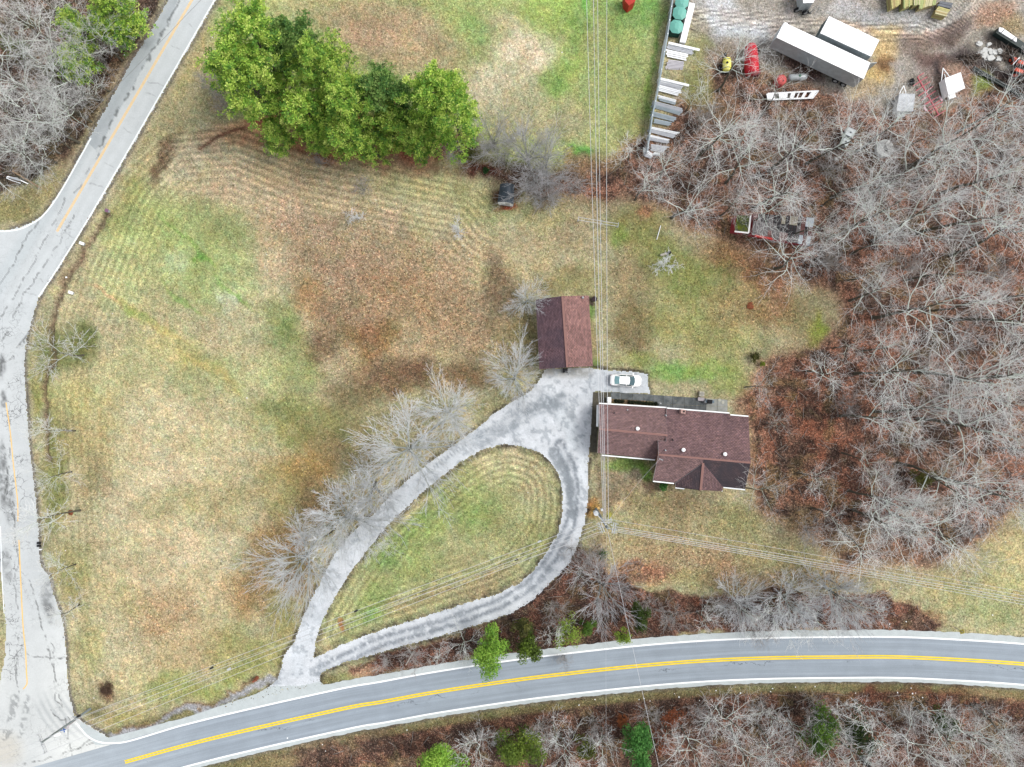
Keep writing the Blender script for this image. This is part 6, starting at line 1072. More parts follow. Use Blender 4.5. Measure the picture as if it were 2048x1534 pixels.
# utility trailers
def small_trailer(label, q, tongue, h, wheels, mottled=False):
    pts = [P(*p, h) for p in q]; c = sum((Vector(p) for p in pts), Vector())/4; rt = thing('cargo_trailer', label, 'trailer', (c.x, c.y, 0)); rt['_abs'] = tuple(rt.location)
    m = plain('trailer_grey_white', (214, 218, 222), .6, var=.25, sc=2) if mottled else WHT  # greyer paint with stronger random mottling
    mb = MB(); mb.prism([p[:2] for p in pts], .55, h-.05); part(rt, 'body', mb, m); mb = MB(); mb.prism([(c+(p-c)*1.02)[:2] for p in pts], h-.05, h+.02); part(rt, 'roof', mb, m)
    t = P(*tongue, .6); a, b = [Vector((p.x, p.y, .6)) for p in pts[:2]]; mid_ = (a+b)/2; mb = MB(); mb.bar(a.lerp(b, .15), t, .09, .1); mb.bar(a.lerp(b, .75), t, .09, .1); mb.bar(a.lerp(b, .45), a.lerp(b, .45).lerp(t, .5), .07, .08); part(rt, 'drawbar', mb, WHT)
    ax = (b-a).normalized()
    for p in wheels: p = P(*p, .32); wheel(rt, (p.x, p.y, .32), ax, .34, .2); q2 = Vector((p.x, p.y, .32))+ax*((b-a).length+.25); wheel(rt, q2, ax, .34, .2)
    back = [Vector((p.x, p.y, 0)) for p in pts[2:]]; bm = (back[0]+back[1])/2; out = (bm-Vector((c.x, c.y, 0))).normalized(); mb = MB(); mb.box(bm+out*.25+Vector((0, 0, .7)), ((b-a).length*.45, .5, .3), math.atan2(ax.y, ax.x)); part(rt, 'rear_step', mb, m)
    return rt
small_trailer('white twin-axle cargo trailer with drawbar, right of the red hay rake', [(1889.7, 157), (1921, 145), (1929.7, 176), (1897, 190)], (1886, 136), 2.0, [(1882, 174), (1886.5, 187)])
small_trailer('greyish single-axle cargo trailer with mottled paint, left of the red hay rake', [(1798.7, 187.5), (1830, 188), (1826, 222.4), (1793, 221.7)], (1807.5, 171), 1.7, [(1786.5, 205)], True)

# red rake frame
RP = plain('faded_red_steel', (206, 108, 116), .6, var=.15); rt = thing('hay_rake', 'faded red steel frame with rows of arms lying between two white trailers', 'farm implement', P(1856, 192)); rt['_abs'] = tuple(rt.location)
a, b = P(1835, 154, .6), P(1877, 229.5, .6); d = (b-a).normalized(); n = Vector((d.y, -d.x, 0))
if n.x < 0: n = -n
n = Vector((.80, .52, 0)).normalized(); mb = MB(); mb.bar(a, b, .16, .16); part(rt, 'spine', mb, RP)
for i, (u, l, r_) in enumerate(((0, 0, 1.1), (.12, 1.25, 1.25), (.25, 1.25, 1.3), (.38, 1.3, 1.35), (.5, 1.3, 1.35), (.62, 1.2, 0), (.74, .9, 1.3), (.86, 1.2, 1.0), (1, 0.9, 1.25))):
    c = a.lerp(b, u); mb = MB(); mb.bar(c-n*l+Vector((0, 0, .03)), c+n*r_+Vector((0, 0, .03)), .13, .12); part(rt, 'arm', mb, RP)
for u in (.64, .80): c = a.lerp(b, u); mb = MB(); mb.bar(c-n*1.35+Vector((0, 0, .12)), c+n*1.35+Vector((0, 0, .12)), .13, .12); part(rt, 'axle_bar', mb, RP)
for s in (-1, 1): c = a.lerp(b, .72)+n*s*1.4; mb = MB(); mb.box(c+Vector((0, 0, .1)), (.32, .75, .1), math.atan2(n.y, n.x)); part(rt, 'wheel_guard', mb, plain('pale_pink_steel', (226, 190, 196), .6))
wheel(rt, a-n*.7+Vector((-.1, -.4, -.25)), n, .33, .2); mb = MB(); c = P(1831, 152, .3); wheel(rt, (c.x-.5, c.y-.7, .33), n, .35, .22)

# tractor at the right edge
OR = plain('orange_tractor_paint', (236, 88, 52), .45, var=.08); rt = thing('tractor', 'orange tractor with front loader cut by the right edge of the yard', 'tractor', P(2040, 136)); rt['_abs'] = tuple(rt.location)
d = Vector((.93, -.36, 0)).normalized(); n = Vector((-d.y, d.x, 0)); c = P(2040, 137, 1.0); c.z = 0; up_ = Vector((0, 0, 1)); rz = math.atan2(d.y, d.x)
mb = MB(); mb.box(c+d*1.5+up_*1.15, (1.7, .7, .6), rz); mb.box(c+d*2.25+up_*1.1, (.3, .6, .5), rz); part(rt, 'bonnet', mb, OR); mb = MB(); mb.box(c+d*.4+up_*.75, (2.2, .5, .4), rz); part(rt, 'chassis', mb, DRK)
for s in (-1, 1):
    wheel(rt, c-d*.2+n*s*.85+up_*.75, n, .75, .42, OR); wheel(rt, c+d*1.9+n*s*.75+up_*.45, n, .45, .28, OR); mb = MB(); mb.box(c-d*.15+n*s*.62+up_*1.45, (1.05, .5, .08), rz); mb.box(c-d*.75+n*s*.62+up_*1.2, (.08, .5, .5), rz); part(rt, 'mudguard', mb, OR)
mb = MB(); mb.box(c-d*.2+up_*1.25, (.5, .5, .14), rz); mb.box(c-d*.45+up_*1.5, (.1, .5, .4), rz); part(rt, 'seat', mb, BLK); mb = MB(); mb.tube([c-d*.5-n*.5+up_*1.2, c-d*.5-n*.5+up_*2.3, c-d*.5+n*.5+up_*2.3, c-d*.5+n*.5+up_*1.2], .05, 6); part(rt, 'roll_bar', mb, GALV); mb = MB(); mb.tube([c+d*.35+up_*1.4, c+d*.2+up_*1.6], .03, 5); mb.tube([c+d*.2+up_*1.6, c+d*.18+up_*1.63], .2, 12); part(rt, 'steering_wheel', mb, BLK)
rt = thing('post_digger', 'small orange implement with a white bar behind the tractor', 'farm implement', P(2033, 120)); rt['_abs'] = tuple(rt.location); mb = MB(); p = P(2033, 119, .8); mb.tube([(p.x, p.y, .1), (p.x, p.y, .5), (p.x, p.y, .8)], [.5, .5, .2], 12); part(rt, 'housing', mb, OR); mb = MB(); mb.bar(P(2026, 129, 1), P(2039, 115, 1), .12, .1); part(rt, 'bar', mb, WHT)
wheel(rt, P(2022, 120, .4), (1, .4, 0), .42, .3, OR)

# tanks
YL = plain('yellow_tank', (270, 262, 130), .4, var=.06); rt = rooted('spray_tank_trailer', 'yellow poly tank on a small black trailer in the yard', 'tank trailer', 1454, 129); c = P(1454, 129, 1.0)
mb = MB(); mb.tube([(c.x, c.y-.98, .95), (c.x, c.y-.9, .95), (c.x, c.y-.7, .95), (c.x, c.y+.7, .95), (c.x, c.y+.9, .95), (c.x, c.y+.98, .95)], [.3, .52, .62, .62, .52, .3], 16); tk = part(rt, 'tank', mb, YL, smooth=True)
for s in (-.62, .62): mb = MB(); mb.tube([(c.x, c.y+s-.04, .95), (c.x, c.y+s+.04, .95)], .64, 16); part(rt, 'strap', mb, DRK)
mb = MB(); mb.cyl((c.x-.12, c.y+.05), .17, 1.45, 1.63, 12); part(rt, 'filler_cap', mb, BLK); mb = MB(); mb.box((c.x, c.y, .34), (1.1, 2.1, .12)); mb.bar((c.x-.4, c.y+1.0, .34), (c.x-.1, c.y+1.9, .34), .08, .08); mb.bar((c.x+.4, c.y+1.0, .34), (c.x-.1, c.y+1.9, .34), .08, .08); mb.box((c.x-.1, c.y+1.75, .5), (.3, .4, .35)); part(rt, 'frame', mb, BLK)
for s in (-1, 1): wheel(rt, (c.x+s*.85, c.y-.25, .32), (1, 0, 0), .33, .22)
RT = plain('red_tank_paint', (216, 44, 60), .4, var=.12, sc=1.5); rt = rooted('grain_tank', 'large red tapered tank wagon under pale twigs beside the yellow tank', 'tank', 1504, 114); a = P(1504.5, 84, 2.0); b = P(1507, 144, 2.0)
mb = MB(); dd = (b-a); dd.z = 0; pts = [Vector((a.x, a.y, 1.35))+dd*u for u in (0, .04, .12, .3, .7, .86, .97, 1)]; mb.tube(pts, [.5, .72, .88, .95, 1.05, 1.05, 1.0, .9], 18); part(rt, 'shell', mb, RT, smooth=True); mb = MB(); mb.box(P(1507, 146, .7), (1.8, .6, 1.0)); part(rt, 'auger_housing', mb, plain('dark_red', (132, 24, 36), .5)); mb = MB(); e = P(1495, 120, .9); mb.bar(P(1494, 92, .9), P(1496, 143, .9), .3, .25); part(rt, 'side_rail', mb, RT)
for y in (100, 134):
    for x in (1496, 1516): wheel(rt, P(x, y, .45), (1, 0, 0), .45, .25)
rt = rooted('red_drum_tank', 'small faded red upright tank half hidden by a grey trunk', 'tank', 1564, 159, 1.4); mb = MB(); c = P(1564, 158, 1.5); mb.cyl(c, .75, 0, 1.35, 20); part(rt, 'shell', mb, plain('faded_red', (214, 92, 92), .6, var=.1)); mb = MB(); mb.cyl(c, .75, 1.35, 1.55, 20, r2=.5); part(rt, 'lid', mb, plain('faded_red_lid', (224, 104, 100), .6, var=.12)); mb = MB(); mb.cyl((c.x+.15, c.y-.3), .09, 1.5, 1.62, 8); part(rt, 'cap', mb, DRK)
rt = rooted('gas_tank', 'long silver-grey gas tank with green valve cover below the long trailer', 'gas tank', 1596, 153, 1.0); a, b = P(1577, 153.5, 1.0), P(1615, 152, 1.0); d = b-a; mb = MB(); mb.tube([a+d*u+Vector((0, 0, -.25)) for u in (0, .04, .12, .85, .95, 1)], [.15, .38, .48, .48, .4, .28], 16); part(rt, 'tank', mb, plain('tank_silver', (196, 202, 204), .4, .2, var=.08), smooth=True); mb = MB(); c = a.lerp(b, .58); mb.cyl(c, .18, 1.1, 1.32, 12); part(rt, 'valve_cover', mb, plain('green_cap', (44, 110, 84), .5))
mb = MB(); mb.tube([b+Vector((-.35, 0, -.25)), b+Vector((-.28, 0, -.25))], .43, 14); part(rt, 'band', mb, DRK)
for u in (.2, .8): mb = MB(); c = a.lerp(b, u); mb.box((c.x, c.y, .15), (.12, .7, .3)); part(rt, 'saddle', mb, DRK)

# white lattice beam
rt = rooted('lattice_beam', 'long white metal ladder-like frame lying under branches below the gas tank', 'metal frame', 1587, 190); a0_, a1_, b0_, b1_ = P(1535, 187.5, .4), P(1637, 182, .4), P(1538, 199.5, .4), P(1626, 196, .4); WMF = mat_paint('weathered_white_metal', (240, 240, 242), .9)
for a, b in ((a0_, a1_), (b0_, b1_)): mb = MB(); mb.bar(a, b, .2, .16); part(rt, 'rail', mb, WMF)
for i in range(9): u = i/8; mb = MB(); mb.bar(a0_.lerp(a1_, u), b0_.lerp(b1_, u), .14 if i % 3 else .4, .1); part(rt, 'rung', mb, WMF)
for u0, u1 in ((.02, .12), (.22, .34), (.46, .55), (.88, .98)): mb = MB(); q = [a0_.lerp(a1_, u0), a0_.lerp(a1_, u1), b0_.lerp(b1_, u1), b0_.lerp(b1_, u0)]; mb.prism([p[:2] for p in q], .46, .5); part(rt, 'plate', mb, WMF)
# totes, concrete lid
def tote(label, px, py, s, rz, h):
    rt = rooted('tank_cage', label, 'tank', px, py, h); c = P(px, py, h); mb = MB(); mb.box((c.x, c.y, h*.5+.05), (s, s*.92, h-.15), rz); part(rt, 'bottle', mb, plain('milky_plastic', (222, 230, 230), .5, var=.12, sc=3)); m = Matrix.Rotation(rz, 3, 'Z')
    for sx in (-1, 1):
        for sy in (-1, 1): mb = MB(); q = m@Vector((sx*s*.52, sy*s*.48, 0)); mb.bar((c.x+q.x, c.y+q.y, 0), (c.x+q.x, c.y+q.y, h), .05, .05); part(rt, 'cage_post', mb, GALV)
    for t_ in (-.48, 0, .48):
        mb = MB(); a = m@Vector((-s*.52, s*t_, 0)); b = m@Vector((s*.52, s*t_, 0)); mb.bar((c.x+a.x, c.y+a.y, h), (c.x+b.x, c.y+b.y, h), .05, .04); part(rt, 'cage_bar', mb, GALV)
    mb = MB(); mb.cyl(c, .11, h-.1, h+.05, 10); part(rt, 'cap', mb, DRK)
tote('white caged liquid tank, the larger of two in the woods', 1701.5, 264.5, 1.25, R(-25), 1.3); tote('smaller broken white caged tank below the larger one', 1692, 283.5, 1.0, R(-32), 1.1)
rt = rooted('concrete_lid', 'round pale concrete ring with dark diamond-shaped hole under crossing branches', 'concrete ring', 1771, 295.5, .7); c = P(1771, 295.5, .8); CONC = plain('pale_concrete', (230, 230, 226), .9, var=.14, sc=2); mb = MB(); n = 28; hole = [(.0, .7), (.22, .1), (.42, -.7), (.05, -.46), (-.36, .0), (-.16, .3)]; 
mb.cyl(c, 1.28, 0, .75, n); part(rt, 'ring', mb, CONC); mb = MB(); mb.prism([(c.x+x, c.y+y) for x, y in hole], .74, .765); part(rt, 'hole', mb, plain('dark_hole', (58, 52, 50), 1))
for x, y, r_ in ((1672, 318, .25), (1513, 109, .12), (1553, 100, .1), (1597, 135, .1)):
    mb = MB(); c = P(x, y, .1); mb.tube([(c.x, c.y, 0), (c.x, c.y, .1), (c.x, c.y, .2)], [r_*.8, r_, r_*.4], 8); single('pale_stone', autolabel(x, y, 'pale stone on leaf litter'), 'stone', mb, CONC, c, 'pale stones in the woods')

# fence
FN = plain('fence_grey_vinyl', (176, 190, 198), .6, var=.1); FW = plain('fence_white_vinyl', (236, 240, 242), .5, var=.05); rt = rooted('boundary_fence', 'long pale grey panel fence between the green meadow and the storage yard', 'fence', 1310, 150); a, b = P(1350, -90, 1.8), P(1284.5, 312, 1.8); pts = [P(1352, -90, 0), P(1341.5, 0, 0), P(1330, 80, 0), P(1312, 185, 0), P(1300, 240, 0), P(1290, 312, 0)]
pts = [Vector(((p.x), p.y, 0)) for p in pts]; seg = []
for p, q in zip(pts, pts[1:]): k = max(1, round((q-p).length/2.4)); seg += [p.lerp(q, i/k) for i in range(k)]
seg.append(pts[-1])
for i, (p, q) in enumerate(zip(seg, seg[1:])):
    d = (q-p).normalized(); lean_ = Vector((-.0, 0, 0)); mb = MB(); mb.bar(p+Vector((0, 0, .95))+d*.05, q+Vector((0, 0, .95))-d*.05, .06, 1.7); part(rt, 'panel', mb, FW if 5 < i < 10 else FN); mb = MB(); mb.bar(p+Vector((0, 0, 1.86)), q+Vector((0, 0, 1.86)), .2, .1); part(rt, 'top_rail', mb, FN)
for p in seg: mb = MB(); mb.box(p+Vector((0, 0, .95)), (.14, .14, 1.96)); part(rt, 'post', mb, FW)
rt = rooted('loose_fence_rails', 'white rails leaning in a line along the yard side of the fence', 'rails', 1322, 115)
for (x0, y0, x1, y1) in ((1326, 92, 1317.5, 146), (1329, 80, 1320, 140), (1341, 18, 1330, 78)): mb = MB(); mb.bar(P(x0, y0, .3), P(x1, y1, .3), .12, .3); part(rt, 'rail', mb, FW)

# stacks of white panels
PNL = [plain('vinyl_white', (244, 246, 248), .5, var=.06, sc=2), plain('vinyl_greyed', (230, 233, 240), .6, var=.1, sc=2), plain('vinyl_blue_grey', (206, 220, 228), .6, var=.1, sc=2), plain('vinyl_lilac_grey', (230, 226, 232), .6, var=.1, sc=2)]
STK = [((1337, 85), (1388, 97), (1386, 108), (1335, 95), 5, (0, 1), (1337, 84, 1399, 98.5), 'stack of white panels with one long plank on top, right below the long white beam'), ((1332, 98), (1377, 108), (1371, 120), (1334, 112), 4, (0, 0), None, 'second panel stack from the top, almost pure white'),
       ((1338, 119), (1369, 123), (1365, 137), (1331, 136), 7, (3, 3), None, 'third panel stack from the top, lilac grey and slatted'), ((1317, 156), (1370, 168), (1364, 179), (1315, 167), 6, (0, 1), (1317, 155, 1378, 169.5), 'fourth panel stack from the top, with a long overhanging plank'),
       ((1318, 169.5), (1363, 181.5), (1357, 191), (1315, 180), 4, (0, 0), None, 'fifth panel stack from the top, wide and bright white'), ((1317, 190), (1355, 200.5), (1350, 208), (1319, 200), 4, (0, 2), None, 'sixth panel stack from the top, short with rounded ends'),
       ((1306, 201), (1366, 217), (1362, 229), (1303, 212), 6, (1, 2), None, 'seventh and longest panel stack, grey with dark gaps'), ((1302, 222), (1354, 235), (1348, 242), (1301, 230), 5, (2, 2), None, 'eighth panel stack from the top, blue grey'),
       ((1307, 237), (1344, 244.5), (1340, 251), (1308, 245), 4, (2, 2), None, 'ninth panel stack from the top, small and blue grey'), ((1299, 252.5), (1359, 265), (1345, 275), (1296, 262), 5, (0, 1), None, 'tenth panel stack from the top, white upper plank over grey ones'),
       ((1296, 268.5), (1340, 279), (1337, 286), (1293, 278), 5, (0, 1), None, 'eleventh panel stack from the top, bright above and grey below'), ((1303, 288), (1339, 293.5), (1325, 304), (1302, 299), 5, (1, 1), None, 'twelfth panel stack from the top, half under branches'),
       ((1288, 295), (1306, 308), (1302, 316), (1289, 312), 4, (0, 1), None, 'small tilted panel stack at the foot of the fence'), ((1307, 304.5), (1321, 305.5), (1321, 311), (1307, 310), 3, (0, 1), None, 'tiny white panel stack right of the tilted one')]
for a, b, c_, d_, n, mm, longp, lab in STK:
    ctr = ((a[0]+c_[0])/2, (a[1]+c_[1])/2); rt = rooted('panel_stack', lab, 'panel stack', *ctr, .5, 'white panel stacks along the fence'); A_, B_, C2, D2 = P(*a, .5), P(*b, .5), P(*c_, .5), P(*d_, .5)
    for k in range(n):
        u0, u1 = (k+.06)/n, (k+.82)/n; j0, j1 = random.uniform(-.12, .12), random.uniform(-.15, .15); q = [A_.lerp(D2, u0), B_.lerp(C2, u0), B_.lerp(C2, u1), A_.lerp(D2, u1)]; e = (B_-A_).normalized(); q[0] += e*j0; q[3] += e*j0; q[1] += e*j1; q[2] += e*j1; h = .5-.07*k+random.uniform(0, .04); mb = MB(); mb.prism([p[:2] for p in q], h-.14, h); part(rt, 'panel', mb, PNL[mm[0] if k < n*.4 else mm[1]])
    mb = MB(); 
    for u in (.15, .85): p, q = A_.lerp(B_, u), D2.lerp(C2, u); mb.bar((p.x, p.y, .06), (q.x, q.y, .06), .1, .12)
    part(rt, 'bearer', mb, WOODG)
    if longp: mb = MB(); mb.bar(P(longp[0], longp[1]+1.5, .58), P(longp[2], longp[3]+1.5, .58), .34, .08); part(rt, 'plank', mb, PNL[0], 'longer plank lying on top')
# green octagonal bins
GB = plain('green_bin_lid', (126, 200, 184), .5, var=.04); GBd = plain('green_bin_body', (24, 84, 76), .5, var=.1)
for x, y, lab in ((1364.5, 2, 'northernmost green octagonal-lidded bin, cut by the top edge'), (1359.7, 24.5, 'middle green octagonal-lidded bin by the fence'), (1353.4, 52, 'southernmost green octagonal-lidded bin, dark body showing below')):
    rt = rooted('green_bin', lab, 'bin', x, y, 1.9, 'green bins beside the fence'); c = P(x, y, 1.9); rz = R(-8); s = .98; m = Matrix.Rotation(rz, 3, 'Z'); oc = [(s, .5*s), (.5*s, s), (-.5*s, s), (-s, .5*s), (-s, -.5*s), (-.5*s, -s), (.5*s, -s), (s, -.5*s)]; ring = [m@Vector((p, q, 0))+Vector((c.x, c.y, 1.75)) for p, q in oc]; in_ = [m@Vector((p*.3, q*.5, 0))+Vector((c.x, c.y, 2.0)) for p, q in oc]
    mb = MB(); mb.face(in_)
    for i in range(8): j = (i+1) % 8; mb.face([ring[i], ring[j], in_[j], in_[i]]); mb.face([ring[j], ring[i], ring[i]-Vector((0, 0, .1)), ring[j]-Vector((0, 0, .1))])
    mb.face([p-Vector((0, 0, .1)) for p in ring][::-1]); part(rt, 'lid', mb, GB); mb = MB(); mb.box((c.x, c.y, .83), (1.45, 1.45, 1.66), rz); part(rt, 'body', mb, GBd); mb = MB(); q = m@Vector((0, -.76, 0)); mb.box((c.x+q.x, c.y+q.y, 1.3), (1.0, .05, .25), rz); part(rt, 'slot', mb, BLK)
    mb = MB(); q = m@Vector((.85, -.8, 0)); mb.bar((c.x+q.x, c.y+q.y, .1), (c.x+q.x, c.y+q.y, 1.6), .07, .07); part(rt, 'strut', mb, GALV)
q = [P(1379, 4.7, .8), P(1390.5, 7.5, .8), P(1371.5, 85, .8), P(1359.7, 83.4, .8)]; rt = rooted('white_beam', 'long plain white box beam lying beside the green bins', 'beam', 1375, 45); mb = MB(); mb.prism([p[:2] for p in q], .12, .8); part(rt, 'beam', mb, TRW); mb = MB(); mb.box(P(1377, 20, .06), (1.1, .12, .12)); mb.box(P(1366, 75, .06), (1.1, .12, .12)); part(rt, 'bearer', mb, WOODG)
for x0, y0, x1, y1 in ((1386.5, 27.5, 1399, 30.5), (1380, 56, 1392, 60.5)): mb = MB(); mb.bar(P(x0, y0, .08), P(x1, y1, .08), .12, .1); single('loose_pole', autolabel(x0, y0, 'thin pale pole lying on the ground'), 'pole', mb, WOODG, P(x0, y0), 'thin poles beside the white beam')
# lumber
LM = [plain('fresh_lumber_yellow', (214, 206, 140), .8, var=.16, sc=3), plain('fresh_lumber_green', (190, 200, 136), .8, var=.16, sc=3), plain('lumber_tan', (196, 176, 124), .8, var=.16, sc=3), plain('lumber_grey', (132, 136, 142), .85, var=.2, sc=3), plain('lumber_pale', (224, 216, 170), .8, var=.12, sc=3)]
def lumber(label, q, n, h, mats, layers=3):
    A_, B_, C2, D2 = [P(*p, h) for p in q]; ctr = (A_+C2)/2; rt = thing('lumber_stack', label, 'lumber stack', (ctr.x, ctr.y, 0), 'lumber stacks at the top of the yard'); rt['_abs'] = tuple(rt.location)
    for k in range(n):
        u0, u1 = (k+.06)/n, (k+.94)/n; e = (D2-A_).normalized(); j = random.uniform(-.12, .12); z = h-random.uniform(0, .05); qq = [A_.lerp(B_, u0)+e*j, A_.lerp(B_, u1)+e*j, D2.lerp(C2, u1)+e*j, D2.lerp(C2, u0)+e*j]; mb = MB(); mb.prism([p[:2] for p in qq], z-.1, z); part(rt, 'board', mb, random.choice(mats))
    for l in range(layers):
        z1 = (h-.12)*(l+1)/layers-.03; z0 = (h-.12)*l/layers+.04; s = .94+.02*(l % 2); mb = MB(); mb.prism([(ctr+(p-ctr)*s)[:2] for p in (A_, B_, C2, D2)], z0, z1); part(rt, 'layer', mb, LM[2] if l % 2 else mats[0])
lumber('westernmost yellow lumber stack at the top edge, rusty ends', [(1780, -30), (1803, -30), (1802, 8), (1784, 16)], 7, 1.4, [LM[0], LM[2]]); lumber('second yellow-green lumber stack from the west', [(1807, -30), (1826, -30), (1825, 10), (1808, 16)], 7, 1.4, [LM[1], LM[0]]); lumber('third lumber stack from the west, narrow and yellow-green', [(1827, -30), (1844, -30), (1843, 7), (1828, 12)], 6, 1.4, [LM[1], LM[4]])
lumber('fourth lumber stack from the west, wide with a pale lower board', [(1845, -26), (1880, -30), (1872, 8), (1838, 18)], 9, 1.2, [LM[4], LM[1], LM[0]]); lumber('grey-topped lumber stack right of the yellow ones', [(1880, 1), (1876, 11), (1902, 17), (1905, 6)], 4, 1.2, [LM[3]]); lumber('slanting yellow-green lumber stack below the grey one', [(1877, 12), (1870, 27), (1893, 33), (1901, 19)], 5, 1.2, [LM[0], LM[4], LM[2]])
# steel boxes and beams upper right
DKG = plain('dark_green_steel', (48, 62, 60), .5, var=.2); rt = rooted('flatbed_body', 'long dark trailer bed with white top lying at the right edge of the yard', 'trailer bed', 2025, 80); q = [P(1999, 54, 1.0), P(2006, 56, 1.0), P(2070, 98, 1.0), P(2062, 108, 1.0), P(1993, 65, 1.0)]; mb = MB(); mb.prism([p[:2] for p in q], .1, .9); part(rt, 'bed', mb, DKG); mb = MB(); mb.prism([P(1999, 54.5, 1.05)[:2], P(2006, 56, 1.05)[:2], P(2034, 76, 1.05)[:2], P(2033, 84, 1.05)[:2], P(1998, 62, 1.05)[:2]], .9, 1.05); part(rt, 'white_cover', mb, TRW)
for x, y in ((2004, 64), (2026, 79)): mb = MB(); mb.bar(P(x-1, y+1, 1.1), P(x+5, y-5, 1.1), .08, .06); part(rt, 'strap', mb, DKG)
rt = rooted('steel_beams', 'pair of long black beams lying below the rubble left of the tractor', 'beams', 1985, 153)
for o_ in (0, 5): mb = MB(); mb.bar(P(1947, 134+o_, .3), P(2052, 194+o_, .3), .22, .3); part(rt, 'beam', mb, DKG)
mb = MB(); q = [P(1262-13, -12, 2), P(1262+13, -12, 2), P(1270, 3, 2), P(1258, 11, 2), P(1250, 2, 2)]; mb.prism([p[:2] for p in q], 0, 2); single('red_shed_corner', 'red shed corner cut by the top edge above the green meadow', 'shed', mb, plain('red_shed_paint', (206, 66, 52), .6, var=.1), P(1262, 0))
for i in range(26):
    x = random.gauss(1978, 16); y = random.gauss(108, 9)+(x-1978)*.3; s = random.uniform(.25, .75); mb = MB(); c = P(x, y); k = random.randint(5, 7); mb.prism([(c.x+s*math.cos(6.28*j/k+random.uniform(-.3, .3))*random.uniform(.7, 1), c.y+s*.8*math.sin(6.28*j/k)*random.uniform(.7, 1)) for j in range(k)], -.05, random.uniform(.08, .28)); single('rubble_slab', 'pale broken concrete chunk in the heap left of the tractor', 'rubble', mb, CONC, c, 'broken concrete heap')
rt = rooted('loader_bucket', 'dark muddy pile beside the red rake and rubble', 'pile', 1880, 150) if False else None

for x, y, rx, ry, n_, l_ in ((2022, 108, 2.6, 1.6, 900, 'dark muddy brush heap between the rubble and the tractor'), (1935, 118, 2.2, 1.2, 500, 'low dark brown debris heap left of the concrete rubble'), (2030, 175, 2.8, 1.2, 600, 'dark heap of branches below the tractor at the right edge')):
    r = thing('debris_heap', l_, 'debris heap', P(x, y)); V, q, c_ = leafcloud('d', [((random.gauss(0, rx*.4), random.gauss(0, ry*.4), .2), (rx*.4, ry*.4, .35)) for _ in range(7)], n_, .16, [(50, 44, 40), (78, 66, 58), (120, 104, 92)], .6, int(x)); o = bpy.data.objects.new('rubbish', npmesh('rubbish', V, q, c_, BARK)); COL.objects.link(o); o.parent = r; o['kind'] = 'stuff'
    T = Tree(int(x))
    for _ in range(26): pts, _d = T.path((T.rg.gauss(0, rx*.5), T.rg.gauss(0, ry*.5), .3), (T.rg.gauss(0, 1), T.rg.gauss(0, 1), .15), T.rg.uniform(.8, 2.2), 3, .15, 0); T.tube(pts, [.05, .04, .03, .02], 3, (150, 140, 132))
    o = bpy.data.objects.new('branches', npmesh('branches', np.array(T.v), np.array(T.f), s2l(np.array(T.c, float))/KALB, BARK)); COL.objects.link(o); o.parent = r
# lawn things
rt = rooted('clothesline', 'clothesline with two T-posts and a middle post on the back lawn', 'clothesline', 1197, 443); ps = [(1157, 437), (1203, 445), (1236.5, 450)]
for x, y in ps:
    c = P(x, y, 1.9); mb = MB(); mb.tube([(c.x, c.y, 0), (c.x, c.y, 1.9)], .05, 6); part(rt, 'post', mb, GALV); d = (P(1236, 450)-P(1157, 437)).normalized(); n = Vector((-d.y, d.x, 0)); mb = MB(); mb.bar(Vector((c.x, c.y, 1.9))-n*.42, Vector((c.x, c.y, 1.9))+n*.42, .07, .07); part(rt, 'crossbar', mb, GALV)
for s in (-.2, .2):
    a, b = P(1157, 437, 1.92), P(1236.5, 450, 1.92); mb = MB(); mb.tube([a+n*s, a.lerp(b, .3)+n*s-Vector((0, 0, .1)), a.lerp(b, .58)+n*s, a.lerp(b, .8)+n*s-Vector((0, 0, .08)), b+n*s], .035, 4); part(rt, 'line', mb, WIRE)
mb = MB(); a = P(1321.5, 451, .1); b = P(1313.5, 479, .1); mb.tube([a, b], .06, 7); single('white_pipe', 'thin white pipe lying in the grass north of the small tree', 'pipe', mb, WHT, a)
mb = MB(); a = P(1321, 510.5, .25); b = P(1336, 506, .25); mb.tube([a, a.lerp(b, .3), b], [.18, .2, .17], 9); lg = single('cut_log', 'short pale log lying beside the small tree on the back lawn', 'log', mb, plain('pale_log', (204, 198, 186), .9), a)
mb = MB(); c = P(1338, 505.5, .3); mb.box(c, (.5, .4, .5), .4); mb.cyl((c.x, c.y), .12, .5, .7, 8); single('black_crate', 'small black box at the east end of the pale log', 'box', mb, BLK, c)
V, q, c_ = leafcloud('p', [((0, 0, .1), (.55, .6, .18)), ((.2, -.2, .15), (.3, .3, .15))], 420, .09, [(176, 96, 64), (214, 140, 100)], .8, 3); o = bpy.data.objects.new('leaf_pile', npmesh('leaf_pile', V, q, c_, LEAFM)); COL.objects.link(o); o.location = P(1500, 611.5); o['label'] = 'small orange pile of raked leaves on the back lawn'; o['category'] = 'leaf pile'
V, q, c_ = leafcloud('p', [((0, 0, .1), (.4, .45, .16))], 200, .09, [(166, 92, 62), (200, 120, 84)], .8, 5); o = bpy.data.objects.new('leaf_pile', npmesh('leaf_pile', V, q, c_, LEAFM)); COL.objects.link(o); o.location = P(142, 1025); o['label'] = 'rust-red leaf pile under the bare tree by the side road'; o['category'] = 'leaf pile'
mb = MB(); c = P(1189, 598, .3); mb.cyl(c, .38, 0, .28, 12, r2=.42); single('fire_pit', 'dark round fire pit right of the garage', 'fire pit', mb, plain('charred', (66, 52, 56), .95), c)
